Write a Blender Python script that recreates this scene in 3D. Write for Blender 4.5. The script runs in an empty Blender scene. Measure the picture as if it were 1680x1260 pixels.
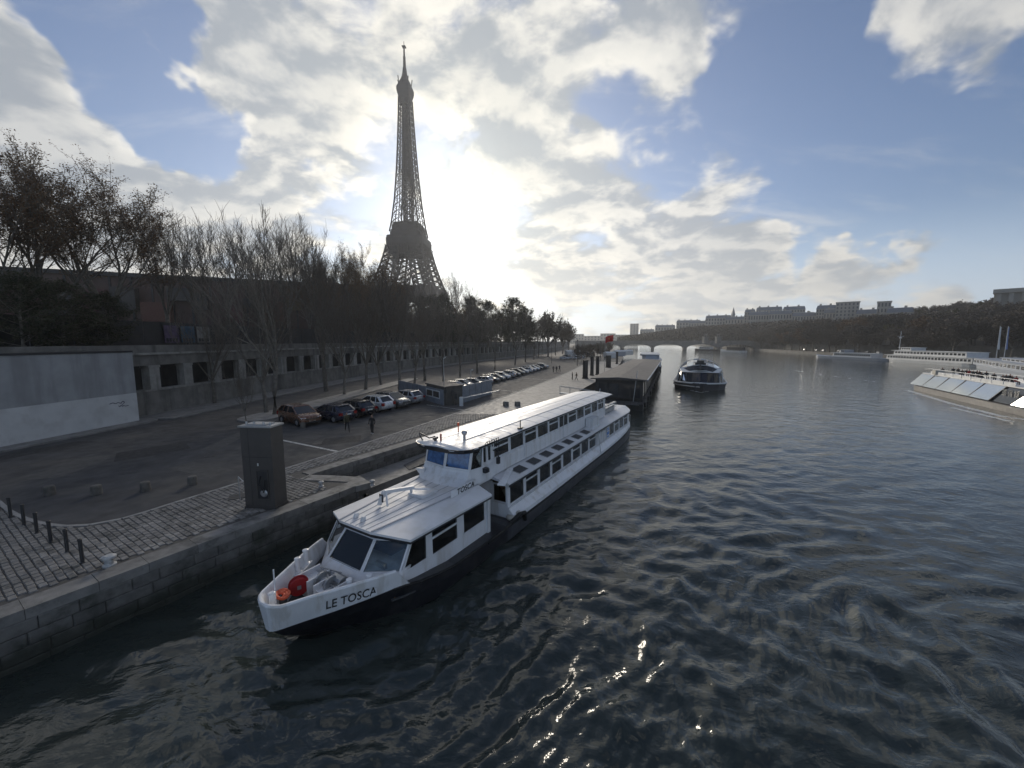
import bpy, math, random
import numpy as np
from mathutils import Vector, Matrix

# ------------------------------------------------------------------ camera
# photo pixels (1680 x 1260), focal length 633 px, horizon at row 559, eye 10 m above the river
F = 633.0; TH = math.atan(71 / 633.0); H = 10.0
CT, ST = math.cos(TH), math.sin(TH)
scene = bpy.context.scene
COL = scene.collection
cam = bpy.data.cameras.new('camera'); cam_o = bpy.data.objects.new('camera', cam); COL.objects.link(cam_o)
cam.sensor_width = 36.0; cam.lens = F / 1680 * 36.0; cam.clip_start = 0.1; cam.clip_end = 12000
cam_o.location = (0, 0, H); cam_o.rotation_euler = (math.pi / 2 - TH, 0, 0)
scene.camera = cam_o

def ray(px, py):
    u = px - 840; v = 630 - py
    return Vector((u, F * CT + v * ST, v * CT - F * ST))
def at(px, py, z=0.0):
    d = ray(px, py); t = (z - H) / d.z
    return Vector((d.x * t, d.y * t, z))
def atd(px, py, dist):
    d = ray(px, py); t = dist / math.hypot(d.x, d.y)
    return Vector((d.x * t, d.y * t, H + d.z * t))

# ------------------------------------------------------------------ sky and sun
SUN_DIR = ray(748, 352).normalized()
SUN_EL = math.asin(SUN_DIR.z); SUN_AZ = math.atan2(SUN_DIR.x, SUN_DIR.y)   # clockwise from +Y
world = bpy.data.worlds.new('World'); scene.world = world; world.use_nodes = True

class NT:
    """small helper round a node tree"""
    def __init__(s, tree): s.t = tree; s.n = tree.nodes; s.l = tree.links
    def new(s, typ, **kw):
        n = s.n.new(typ)
        for k, v in kw.items(): setattr(n, k, v)
        return n
    def put(s, sock, val):
        if val is None: return
        if isinstance(val, bpy.types.NodeSocket): s.l.new(val, sock)
        else: sock.default_value = val
    def math(s, op, a, b=None, c=None, clamp=False):
        n = s.new('ShaderNodeMath', operation=op); n.use_clamp = clamp
        s.put(n.inputs[0], a); s.put(n.inputs[1], b)
        if c is not None: s.put(n.inputs[2], c)
        return n.outputs[0]
    def vmath(s, op, a, b=None, out=0, scale=None):
        n = s.new('ShaderNodeVectorMath', operation=op)
        s.put(n.inputs[0], a); s.put(n.inputs[1], b)
        if scale is not None: s.put(n.inputs['Scale'], scale)
        return n.outputs[out]
    def mix(s, fac, a, b, mode='MIX'):
        n = s.new('ShaderNodeMix', data_type='RGBA', blend_type=mode)
        s.put(n.inputs[0], fac); s.put(n.inputs[6], a); s.put(n.inputs[7], b)
        return n.outputs[2]
    def ss(s, x, lo, hi, a=0.0, b=1.0):
        n = s.new('ShaderNodeMapRange', interpolation_type='SMOOTHSTEP')
        s.put(n.inputs[0], x); s.put(n.inputs[1], lo); s.put(n.inputs[2], hi); s.put(n.inputs[3], a); s.put(n.inputs[4], b)
        return n.outputs[0]
    def noise(s, vec, scale, detail=4.0, rough=0.5, dist=0.0, out='Fac', dims='3D'):
        n = s.new('ShaderNodeTexNoise', noise_dimensions=dims)
        s.put(n.inputs['Vector'], vec); s.put(n.inputs['Scale'], scale); s.put(n.inputs['Detail'], detail)
        s.put(n.inputs['Roughness'], rough); s.put(n.inputs['Distortion'], dist)
        return n.outputs[out]
    def comb(s, x, y, z):
        n = s.new('ShaderNodeCombineXYZ'); s.put(n.inputs[0], x); s.put(n.inputs[1], y); s.put(n.inputs[2], z)
        return n.outputs[0]

def build_world():
    t = NT(world.node_tree); t.n.clear()
    out = t.new('ShaderNodeOutputWorld'); bg = t.new('ShaderNodeBackground'); t.l.new(bg.outputs[0], out.inputs[0])
    sky = t.new('ShaderNodeTexSky', sky_type='NISHITA'); sky.sun_disc = False
    sky.sun_elevation = SUN_EL; sky.sun_rotation = SUN_AZ
    sky.altitude = 40; sky.air_density = 1.0; sky.dust_density = 0.7; sky.ozone_density = 2.2
    tc = t.new('ShaderNodeTexCoord'); d = tc.outputs['Generated']
    sep = t.new('ShaderNodeSeparateXYZ'); t.l.new(d, sep.inputs[0])
    x, y, z = sep.outputs
    zz = t.math('ADD', t.math('MAXIMUM', z, 0.0), 0.27)
    P = t.comb(t.math('DIVIDE', x, zz), t.math('DIVIDE', y, zz), 0.0)      # flat cloud layer seen from below
    warp = t.vmath('SCALE', t.vmath('SUBTRACT', t.noise(P, 1.3, 4.0, out='Color'), (0.5, 0.5, 0.5)), scale=0.34)
    P1 = t.vmath('ADD', P, warp)
    n_big = t.noise(P1, 1.25, 3.0, 0.5)
    n_det = t.noise(P1, 3.4, 9.0, 0.55)
    sun = tuple(SUN_DIR)
    # the same cloud sheet a little nearer to the sun: thickness falling towards the sun lights that rim
    flat = Vector((SUN_DIR.x, SUN_DIR.y, 0)).normalized() * 0.08
    n_sh = t.noise(t.vmath('ADD', P1, tuple(flat)), 3.4, 6.0, 0.55)
    dens = t.math('ADD', t.math('MULTIPLY', n_big, 0.80), t.math('MULTIPLY', n_det, 0.88))
    # cloud banks and clear gaps where the photograph has them (edges broken up by noise)
    dw = t.vmath('NORMALIZE', t.vmath('ADD', d, t.vmath('SCALE', t.vmath('SUBTRACT', t.noise(d, 5.0, 4.0, 0.6, out='Color'), (0.5, 0.5, 0.5)), scale=0.34)))
    for (px, py, deg, w) in CLOUD_BANKS:
        c = ray(px, py).normalized()
        dt = t.vmath('DOT_PRODUCT', dw, tuple(c), out=1)
        dens = t.math('ADD', dens, t.ss(dt, math.cos(math.radians(deg)), 1.0, 0.0, w * (0.72 if w > 0 else 0.9)))
    cov = t.ss(dens, 0.825, 1.02)
    thick = t.ss(dens, 0.93, 1.24)
    sd = t.math('MAXIMUM', t.vmath('DOT_PRODUCT', d, sun, out=1), 0.0)
    g1 = t.math('POWER', sd, 7.0); g2 = t.math('POWER', sd, 60.0); g3 = t.math('POWER', sd, 420.0)
    rim = t.ss(t.math('SUBTRACT', n_det, n_sh), -0.08, 0.10)
    low = t.ss(z, 0.0, 0.30, 1.0, 0.0)
    lit_c = t.mix(low, (5.0, 4.85, 4.5, 1), (5.1, 4.7, 3.95, 1))
    shade_c = t.mix(low, (1.85, 2.05, 2.3, 1), (2.5, 2.6, 2.65, 1))
    cloud = t.mix(t.math('MULTIPLY', rim, t.math('SUBTRACT', 1.0, t.math('MULTIPLY', thick, 0.45))), shade_c, lit_c)
    f = t.math('ADD', 0.66, t.math('ADD', t.math('MULTIPLY', g1, 0.34),
        t.math('MULTIPLY', t.math('ADD', t.math('MULTIPLY', g2, 0.65), t.math('MULTIPLY', g3, 2.6)),
               t.math('SUBTRACT', 1.0, t.math('MULTIPLY', thick, 0.62)))))
    cloud = t.vmath('SCALE', cloud, scale=f)
    cloud = t.mix(t.math('MULTIPLY', t.math('POWER', sd, 14.0), 0.75), cloud, t.vmath('MULTIPLY', cloud, (1.06, 0.99, 0.82)))
    blue = t.vmath('SCALE', sky.outputs[0], scale=SKY_GAIN)
    blue = t.mix(t.ss(z, 0.0, 0.26, 0.80, 0.0), blue, t.vmath('ADD', (3.4, 3.6, 3.65), t.vmath('SCALE', (1.6, 1.15, 0.5), scale=g1)))
    blue = t.vmath('MULTIPLY', blue, (0.82, 0.95, 1.16))
    # thin bright veil round the sun
    veil = t.math('ADD', t.math('MULTIPLY', g2, 0.45), t.math('ADD', t.math('MULTIPLY', g3, 8.0), t.math('MULTIPLY', g1, 0.2)))
    blue = t.vmath('ADD', blue, t.vmath('SCALE', (1.0, 0.95, 0.84), scale=veil))
    # thin high streaks across the whole sky
    PS = t.vmath('MULTIPLY', t.vmath('ADD', P, t.vmath('SCALE', warp, scale=0.7)), (0.55, 2.1, 1.0))
    wisp = t.ss(t.noise(PS, 1.7, 8.0, 0.62), 0.50, 0.80, 0.0, 0.55)
    blue = t.mix(wisp, blue, t.vmath('SCALE', lit_c, scale=t.math('ADD', 0.62, t.math('MULTIPLY', g1, 0.6))))
    colr = t.mix(t.math('MULTIPLY', t.math('MULTIPLY', cov, t.ss(z, -0.02, 0.03)), 0.93), blue, cloud)
    t.l.new(colr, bg.inputs[0]); bg.inputs[1].default_value = SKY_STRENGTH

SKY_STRENGTH = 0.1; SKY_GAIN = 0.33
CLOUD_BANKS = [   # photo pixel, radius in degrees, more (+) or less (-) cloud
    (40, 130, 24, 0.34), (150, 290, 16, 0.26), (430, 250, 13, 0.22), (400, 90, 12, 0.16), (560, 90, 15, 0.20), (720, 170, 14, 0.18), (880, 60, 15, 0.20),
    (900, 220, 13, 0.18), (1070, 95, 7, 0.24), (600, 320, 12, 0.16), (930, 385, 13, 0.28), (1130, 370, 14, 0.26), (1330, 375, 10, 0.22), (1230, 320, 10, 0.16),
    (1490, 85, 9, 0.40), (1610, 50, 10, 0.36), (1185, 115, 6, 0.20), (1010, 480, 8, 0.12), (1400, 482, 7, 0.28), (1600, 445, 8, 0.22), (1180, 500, 8, 0.16),
    (245, 130, 9, -0.34), (170, 30, 8, -0.30), (318, 222, 6, -0.30), (560, 40, 5, -0.12), (640, 215, 5, -0.16), (1330, 200, 17, -0.20), (1540, 240, 15, -0.30),
    (1250, 40, 10, -0.22), (750, 350, 3.8, -0.34), (772, 388, 3.4, -0.22), (730, 308, 2.8, -0.16), (742, 246, 2.6, -0.10), (540, 395, 7, -0.16), (1660, 330, 10, -0.25), (1020, 160, 6, -0.14), (1100, 285, 6, -0.12),
]
build_world()
sl = bpy.data.lights.new('sun', 'SUN'); sl.energy = 1.4; sl.angle = math.radians(20.0); sl.color = (1.0, 0.90, 0.76)
so = bpy.data.objects.new('sun', sl); COL.objects.link(so)
so.rotation_euler = (-SUN_DIR).to_track_quat('-Z', 'Y').to_euler(); so.location = (0, 0, 60)

vs = scene.view_settings
vs.view_transform = 'Standard'; vs.look = 'None'; vs.gamma = 1.0; vs.use_curve_mapping = False; vs.exposure = 1.36
scene.render.engine = 'CYCLES'
cy = scene.cycles
cy.max_bounces = 6; cy.diffuse_bounces = 2; cy.glossy_bounces = 3; cy.transmission_bounces = 4
cy.transparent_max_bounces = 16; cy.volume_bounces = 0; cy.caustics_reflective = False; cy.caustics_refractive = False
cy.sample_clamp_indirect = 6.0; cy.use_denoising = True

# ------------------------------------------------------------------ helpers
def V(*a): return Vector(a)
A_ = Vector((0.518, 0.855, 0)).normalized(); N_ = Vector((A_.y, -A_.x, 0))     # along the quay / towards the river
def AN(a, n, z=0.0): return A_ * a + N_ * n + Vector((0, 0, z))

class MB:
    """collects faces; build() links them as one mesh object"""
    def __init__(s): s.v = []; s.f = []; s.m = []; s.cur = 0
    def add(s, vs, fs):
        b = len(s.v); s.v += [tuple(p) for p in vs]
        s.f += [tuple(b + i for i in f) for f in fs]; s.m += [s.cur] * len(fs); return s
    def box(s, cx, cy, cz, sx, sy, sz, rz=0.0, tx=1.0, ty=1.0):
        c, sn = math.cos(rz), math.sin(rz); P = []
        for k, (z, ax, ay) in enumerate(((-.5, 1, 1), (.5, tx, ty))):
            for (x, y) in ((-.5, -.5), (.5, -.5), (.5, .5), (-.5, .5)):
                X = x * sx * ax; Y = y * sy * ay
                P.append((cx + X * c - Y * sn, cy + X * sn + Y * c, cz + z * sz))
        return s.add(P, [(0, 3, 2, 1), (4, 5, 6, 7), (0, 1, 5, 4), (1, 2, 6, 5), (2, 3, 7, 6), (3, 0, 4, 7)])
    def b2(s, x0, x1, y0, y1, z0, z1): return s.box((x0+x1)/2, (y0+y1)/2, (z0+z1)/2, abs(x1-x0), abs(y1-y0), abs(z1-z0))
    def loft(s, rings, closed=True, cap0=True, cap1=True):
        n = len(rings[0]); P = [p for r in rings for p in r]; fs = []
        for i in range(len(rings) - 1):
            for j in range(n if closed else n - 1):
                k = (j + 1) % n
                fs.append((i*n+j, i*n+k, (i+1)*n+k, (i+1)*n+j))
        if closed and cap0: fs.append(tuple(range(n - 1, -1, -1)))
        if closed and cap1: fs.append(tuple((len(rings)-1)*n + j for j in range(n)))
        return s.add(P, fs)
    def prism(s, poly, z0, z1): return s.loft([[(p[0], p[1], z0) for p in poly], [(p[0], p[1], z1) for p in poly]])
    def tube(s, pts, r, n=6, cap=True):
        pts = [Vector(p) for p in pts]; R = r if isinstance(r, (list, tuple)) else [r] * len(pts); rings = []
        for i, p in enumerate(pts):
            d = (pts[min(i+1, len(pts)-1)] - pts[max(i-1, 0)])
            d = d.normalized() if d.length > 1e-9 else Vector((0, 0, 1))
            u = d.cross(Vector((0, 0, 1)))
            if u.length < 0.05: u = d.cross(Vector((1, 0, 0)))
            u.normalize(); w = u.cross(d)
            rings.append([p + (u * math.cos(2*math.pi*k/n) + w * math.sin(2*math.pi*k/n)) * R[i] for k in range(n)])
        return s.loft(rings, True, cap, cap)
    def beam(s, p, q, w, h=None):
        p, q = Vector(p), Vector(q); d = q - p
        if d.length < 1e-6: return s
        d.normalize(); u = d.cross(Vector((0, 0, 1)))
        if u.length < 0.02: u = d.cross(Vector((1, 0, 0)))
        u.normalize(); k = u.cross(d); h = h or w
        r = [(-.5, -.5), (.5, -.5), (.5, .5), (-.5, .5)]
        return s.loft([[c + u*(x*w) + k*(y*h) for x, y in r] for c in (p, q)])
    def lathe(s, prof, n=12, cx=0, cy=0, cz=0):
        return s.loft([[(cx + r*math.cos(2*math.pi*k/n), cy + r*math.sin(2*math.pi*k/n), cz + z) for k in range(n)] for r, z in prof])
    def ngon(s, pts): return s.add(pts, [tuple(range(len(pts)))])
    def plate(s, pts, th):
        """thick plate from a planar polygon (pushed back along its normal)"""
        P = [Vector(p) for p in pts]; nn = (P[1]-P[0]).cross(P[2]-P[0])
        if nn.length < 1e-9: nn = (P[2]-P[1]).cross(P[3]-P[1])
        nn.normalize(); Q = [p - nn*th for p in P]
        return s.loft([Q, P])
    def mesh(s, name, mats, smooth=False):
        me = bpy.data.meshes.new(name); me.from_pydata(s.v, [], s.f)
        for m in (mats if isinstance(mats, (list, tuple)) else [mats]): me.materials.append(m)
        if len(me.materials) > 1: me.polygons.foreach_set('material_index', s.m)
        if smooth: me.polygons.foreach_set('use_smooth', [True] * len(me.polygons))
        me.update(); return me
    def build(s, name, mats, parent=None, smooth=False, loc=None, rz=0.0):
        return link(name, s.mesh(name, mats, smooth), parent, loc, rz)

def link(name, data, parent=None, loc=None, rz=0.0):
    o = bpy.data.objects.new(name, data); COL.objects.link(o)
    if parent is not None: o.parent = parent
    if loc is not None: o.location = loc
    if rz: o.rotation_euler = (0, 0, rz)
    return o
def tag(o, label, cat, group=None):
    o['label'] = label; o['category'] = cat
    if group: o['group'] = group
    return o
def thing(name, label, cat, loc=(0, 0, 0), rz=0.0, group=None):
    return tag(link(name, None, None, loc, rz), label, cat, group)
def struct(o): o['kind'] = 'structure'; return o
def stuff(o): o['kind'] = 'stuff'; return o
def dup(root, loc, rz=0.0, sc=None, label=None):
    r = root.copy(); COL.objects.link(r); r.location = loc; r.rotation_euler = (0, 0, rz)
    if sc: r.scale = sc if isinstance(sc, (tuple, list)) else (sc, sc, sc)
    if label: r['label'] = label
    for ch in list(root.children):
        c = ch.copy(); COL.objects.link(c); c.parent = r
        for g in list(ch.children):
            d = g.copy(); COL.objects.link(d); d.parent = c
    return r
def retint(root, part, mat):
    for ch in root.children:
        if ch.name.split('.')[0] == part:
            ch.data = ch.data.copy(); ch.data.materials[0] = mat

def poly_pts(pl, step):
    """resample a 2-D polyline: [(point, tangent, s)]"""
    out = []; s = 0.0
    P = [Vector((p[0], p[1], 0)) for p in pl]
    tot = sum((b - a).length for a, b in zip(P, P[1:])); n = max(1, int(round(tot / step)))
    for k in range(n + 1):
        d = tot * k / n; acc = 0
        for a, b in zip(P, P[1:]):
            L = (b - a).length
            if acc + L >= d - 1e-6:
                out.append((a + (b - a) * ((d - acc) / L), (b - a).normalized(), d)); break
            acc += L
    return out
def smooth_pl(pl, it=2):
    P = [Vector((p[0], p[1], 0)) for p in pl]
    for _ in range(it):
        Q = [P[0]]
        for a, b in zip(P, P[1:]): Q += [a * .75 + b * .25, a * .25 + b * .75]
        P = Q + [P[-1]]
    return P
def offset_pl(pl, d):
    """offset a polyline to its left by d"""
    P = [Vector((p[0], p[1], 0)) for p in pl]; Q = []
    for i, p in enumerate(P):
        t = (P[min(i+1, len(P)-1)] - P[max(i-1, 0)]).normalized()
        Q.append(p + Vector((-t.y, t.x, 0)) * d)
    return Q

# ------------------------------------------------------------------ materials
def mat(name, col, rough=0.6, metal=0.0, var=0.12, vs=2.0, bump=0.0, bs=20.0, spec=0.5, dirt=None, dscale=0.7, rand=0.0, coat=0.0, streak=False):
    m = bpy.data.materials.new(name); m.use_nodes = True; t = NT(m.node_tree)
    b = t.n['Principled BSDF']; g = t.new('ShaderNodeNewGeometry'); pos = g.outputs['Position']
    c = (*col, 1.0)
    if var > 0:
        n = t.noise(pos, vs, 5.0, 0.6)
        k = t.ss(n, 0.25, 0.75, 1 - var, 1 + var)
        if rand > 0:
            oi = t.new('ShaderNodeObjectInfo')
            k = t.math('MULTIPLY', k, t.math('ADD', 1 - rand, t.math('MULTIPLY', oi.outputs['Random'], 2 * rand)))
        c = t.vmath('SCALE', c[:3], scale=k)
    if dirt:
        v = pos
        if streak: v = t.vmath('MULTIPLY', pos, (1.0, 1.0, 0.12))
        dn = t.ss(t.noise(v, dscale, 6.0, 0.62), 0.48, 0.68)
        c = t.mix(t.math('MULTIPLY', dn, dirt[3]), c, (*dirt[:3], 1))
    t.put(b.inputs['Base Color'], c)
    b.inputs['Metallic'].default_value = metal; b.inputs['Specular IOR Level'].default_value = spec
    if var > 0: t.put(b.inputs['Roughness'], t.ss(t.noise(pos, vs * 2.3, 3.0), 0.2, 0.8, max(0.02, rough * 0.8), min(1, rough * 1.2)))
    else: b.inputs['Roughness'].default_value = rough
    if coat: b.inputs['Coat Weight'].default_value = coat; b.inputs['Coat Roughness'].default_value = 0.08
    if bump > 0:
        bn = t.new('ShaderNodeBump'); bn.inputs['Strength'].default_value = bump; bn.inputs['Distance'].default_value = 0.02
        t.put(bn.inputs['Height'], t.noise(pos, bs, 6.0, 0.65)); t.l.new(bn.outputs[0], b.inputs['Normal'])
    return m
def glass(name, tint=(0.35, 0.38, 0.40), rough=0.02, refl=1.0):
    m = bpy.data.materials.new(name); m.use_nodes = True; t = NT(m.node_tree); t.n.clear()
    o = t.new('ShaderNodeOutputMaterial'); tr = t.new('ShaderNodeBsdfTransparent'); gl = t.new('ShaderNodeBsdfGlossy')
    tr.inputs[0].default_value = (*tint, 1); gl.inputs['Roughness'].default_value = rough; gl.inputs[0].default_value = (refl, refl, refl, 1)
    fr = t.new('ShaderNodeFresnel'); fr.inputs[0].default_value = 1.6
    mx = t.new('ShaderNodeMixShader'); t.put(mx.inputs[0], t.math('MINIMUM', t.math('MULTIPLY', fr.outputs[0], 1.0), 1.0))
    t.l.new(tr.outputs[0], mx.inputs[1]); t.l.new(gl.outputs[0], mx.inputs[2]); t.l.new(mx.outputs[0], o.inputs[0])
    return m
def leafmat(name, col, col2):
    m = bpy.data.materials.new(name); m.use_nodes = True; t = NT(m.node_tree); b = t.n['Principled BSDF']
    g = t.new('ShaderNodeNewGeometry'); oi = t.new('ShaderNodeObjectInfo')
    n = t.math('ADD', t.math('MULTIPLY', t.noise(g.outputs['Position'], 0.9, 4.0), 1.2), t.math('MULTIPLY', oi.outputs['Random'], 0.5))
    t.put(b.inputs['Base Color'], t.mix(t.ss(n, 0.5, 1.2), (*col, 1), (*col2, 1)))
    b.inputs['Roughness'].default_value = 0.8; b.inputs['Specular IOR Level'].default_value = 0.2
    b.inputs['Subsurface Weight'].default_value = 0.0
    return m

M = {}
M['asphalt'] = mat('asphalt', (0.046, 0.047, 0.051), 0.85, var=0.32, vs=0.5, bump=0.35, bs=60, dirt=(0.082, 0.078, 0.073, 0.85), dscale=0.3)
M['asphalt2'] = mat('road_asphalt', (0.060, 0.060, 0.062), 0.85, var=0.2, vs=0.8, bump=0.3, bs=50, dirt=(0.09, 0.088, 0.082, .6), dscale=.3)
M['sett'] = mat('granite_sett', (0.215, 0.207, 0.195), 0.75, var=0.25, vs=3, bump=0.5, bs=40, rand=0.28, dirt=(0.05, 0.052, 0.048, .8), dscale=1.2)
M['settbed'] = mat('joint_sand', (0.085, 0.081, 0.075), 0.95, var=0.3, vs=4, bump=.4, bs=60)
M['slab'] = mat('quay_slab', (0.215, 0.208, 0.197), 0.7, var=0.18, vs=1.2, bump=0.3, bs=30, rand=0.1, dirt=(0.10, 0.098, 0.092, .6), dscale=.9)
M['coping'] = mat('coping_stone', (0.20, 0.195, 0.185), 0.75, var=0.25, vs=1.6, bump=0.5, bs=22, rand=0.15, dirt=(0.065, 0.066, 0.06, .85), dscale=1.1)
M['ashlar'] = mat('quay_ashlar', (0.125, 0.122, 0.115), 0.85, var=0.3, vs=1.8, bump=0.7, bs=14, rand=0.22, dirt=(0.035, 0.04, 0.03, .85), dscale=1.0)
M['mortar'] = mat('mortar_dark', (0.045, 0.045, 0.042), 0.95, var=0.3, vs=3)
M['kerb'] = mat('kerb_granite', (0.27, 0.265, 0.255), 0.7, var=0.2, vs=2, bump=.3, rand=.12)
M['paint'] = mat('road_paint', (0.52, 0.52, 0.50), 0.7, var=0.15, vs=5, dirt=(0.10, 0.10, 0.10, .75), dscale=3)
M['embank'] = mat('embankment_stone', (0.185, 0.176, 0.16), 0.85, var=0.25, vs=.8, bump=.5, bs=10, dirt=(0.05, 0.05, 0.045, .8), dscale=.5, streak=True)
M['pier'] = mat('pier_stone', (0.31, 0.30, 0.275), 0.85, var=0.2, vs=1.2, bump=.4, bs=12, rand=.15, dirt=(0.09, 0.088, 0.08, .7), dscale=.8, streak=True)
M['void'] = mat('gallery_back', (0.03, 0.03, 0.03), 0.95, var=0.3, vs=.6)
M['render_up'] = mat('grey_render', (0.34, 0.345, 0.35), 0.9, var=0.10, vs=.7, bump=.15, bs=30, dirt=(0.20, 0.20, 0.20, .55), dscale=.55, streak=True)
M['render_lo'] = mat('white_render', (0.58, 0.58, 0.57), 0.9, var=0.06, vs=.7, bump=.1, bs=30, dirt=(0.44, 0.43, 0.42, .5), dscale=.8)
M['earth'] = mat('earth', (0.055, 0.05, 0.04), 0.95, var=0.3, vs=.4, bump=.3, bs=4)
M['white'] = mat('white_paint', (0.76, 0.77, 0.79), 0.36, var=0.06, vs=1.5, dirt=(0.47, 0.44, 0.39, .5), dscale=2.6, coat=.15, streak=True)
M['roofwhite'] = mat('white_roof_paint', (0.72, 0.725, 0.74), 0.50, var=0.06, vs=1.2, dirt=(0.58, 0.57, 0.54, .55), dscale=1.0, bump=.05, bs=6)
M['black'] = mat('black_hull', (0.012, 0.013, 0.017), 0.35, var=0.2, vs=2, dirt=(0.045, 0.045, 0.045, .5), dscale=1.2)
M['greyhull'] = mat('dark_grey_hull', (0.055, 0.058, 0.066), 0.45, var=0.2, vs=1.5, dirt=(0.11, 0.11, 0.11, .4), dscale=1.1)
M['trim'] = mat('dark_trim', (0.018, 0.02, 0.025), 0.4, var=0.1)
M['rubber'] = mat('rubber', (0.015, 0.015, 0.015), 0.8, var=0.2)
M['steel'] = mat('galvanised', (0.42, 0.43, 0.44), 0.4, metal=0.8, var=0.12)
M['deck'] = mat('deck_grey', (0.06, 0.062, 0.066), 0.75, var=0.2, vs=3)
M['red'] = mat('red_enamel', (0.32, 0.012, 0.015), 0.4, var=0.15)
M['orange'] = mat('orange_vinyl', (0.62, 0.10, 0.04), 0.6, var=0.15)
M['wood'] = mat('saloon_wood', (0.20, 0.10, 0.045), 0.5, var=0.25, vs=3)
M['cream'] = mat('cream_fabric', (0.45, 0.43, 0.38), 0.8, var=0.1)
M['bluegrey'] = mat('hoarding_blue_grey', (0.20, 0.225, 0.26), 0.6, var=0.12, dirt=(0.13, 0.14, 0.15, .5), dscale=.8)
M['brownmetal'] = mat('brown_cabinet_paint', (0.066, 0.060, 0.056), 0.45, var=0.12, vs=1.5, dirt=(0.06, 0.056, 0.052, .5), dscale=1.0)
M['darkmetal'] = mat('dark_metal', (0.03, 0.03, 0.032), 0.5, var=0.15)
M['bark'] = mat('bark', (0.13, 0.115, 0.095), 0.9, var=0.35, vs=3, bump=.5, bs=8, rand=.2)
M['twig'] = mat('twig', (0.125, 0.105, 0.085), 0.9, var=0.2, vs=1, rand=.25)
M['leaf_brown'] = leafmat('brown_leaf', (0.12, 0.072, 0.042), (0.16, 0.098, 0.05))
M['leaf_dark'] = leafmat('dark_leaf', (0.036, 0.044, 0.024), (0.065, 0.066, 0.034))
M['leaf_olive'] = leafmat('olive_leaf', (0.045, 0.048, 0.020), (0.10, 0.085, 0.03))
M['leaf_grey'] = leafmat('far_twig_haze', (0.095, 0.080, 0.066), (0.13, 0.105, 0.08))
M['glass'] = glass('window_glass', (0.88, 0.91, 0.90))
M['glassdark'] = glass('tinted_glass', (0.10, 0.11, 0.13))
M['glassblue'] = glass('blue_glass', (0.16, 0.30, 0.55))
M['iron'] = mat('eiffel_brown_iron', (0.075, 0.058, 0.045), 0.7, var=0.1, vs=.05)

def tide(m, lo, hi, col):
    """algae and wet stain that reaches up from the waterline with a ragged edge"""
    t = NT(m.node_tree); b = t.n['Principled BSDF']; g = t.new('ShaderNodeNewGeometry'); sp = t.new('ShaderNodeSeparateXYZ'); t.l.new(g.outputs['Position'], sp.inputs[0])
    k = t.ss(t.math('ADD', sp.outputs[2], t.math('MULTIPLY', t.math('SUBTRACT', t.noise(g.outputs['Position'], 1.6, 5.0, .65), .5), 0.9)), lo, hi, 1.0, 0.0)
    src = b.inputs['Base Color'].links[0].from_socket
    t.put(b.inputs['Base Color'], t.mix(t.math('MULTIPLY', k, .85), src, (*col, 1)))
tide(M['ashlar'], .25, .95, (0.022, 0.026, 0.018))
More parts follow.
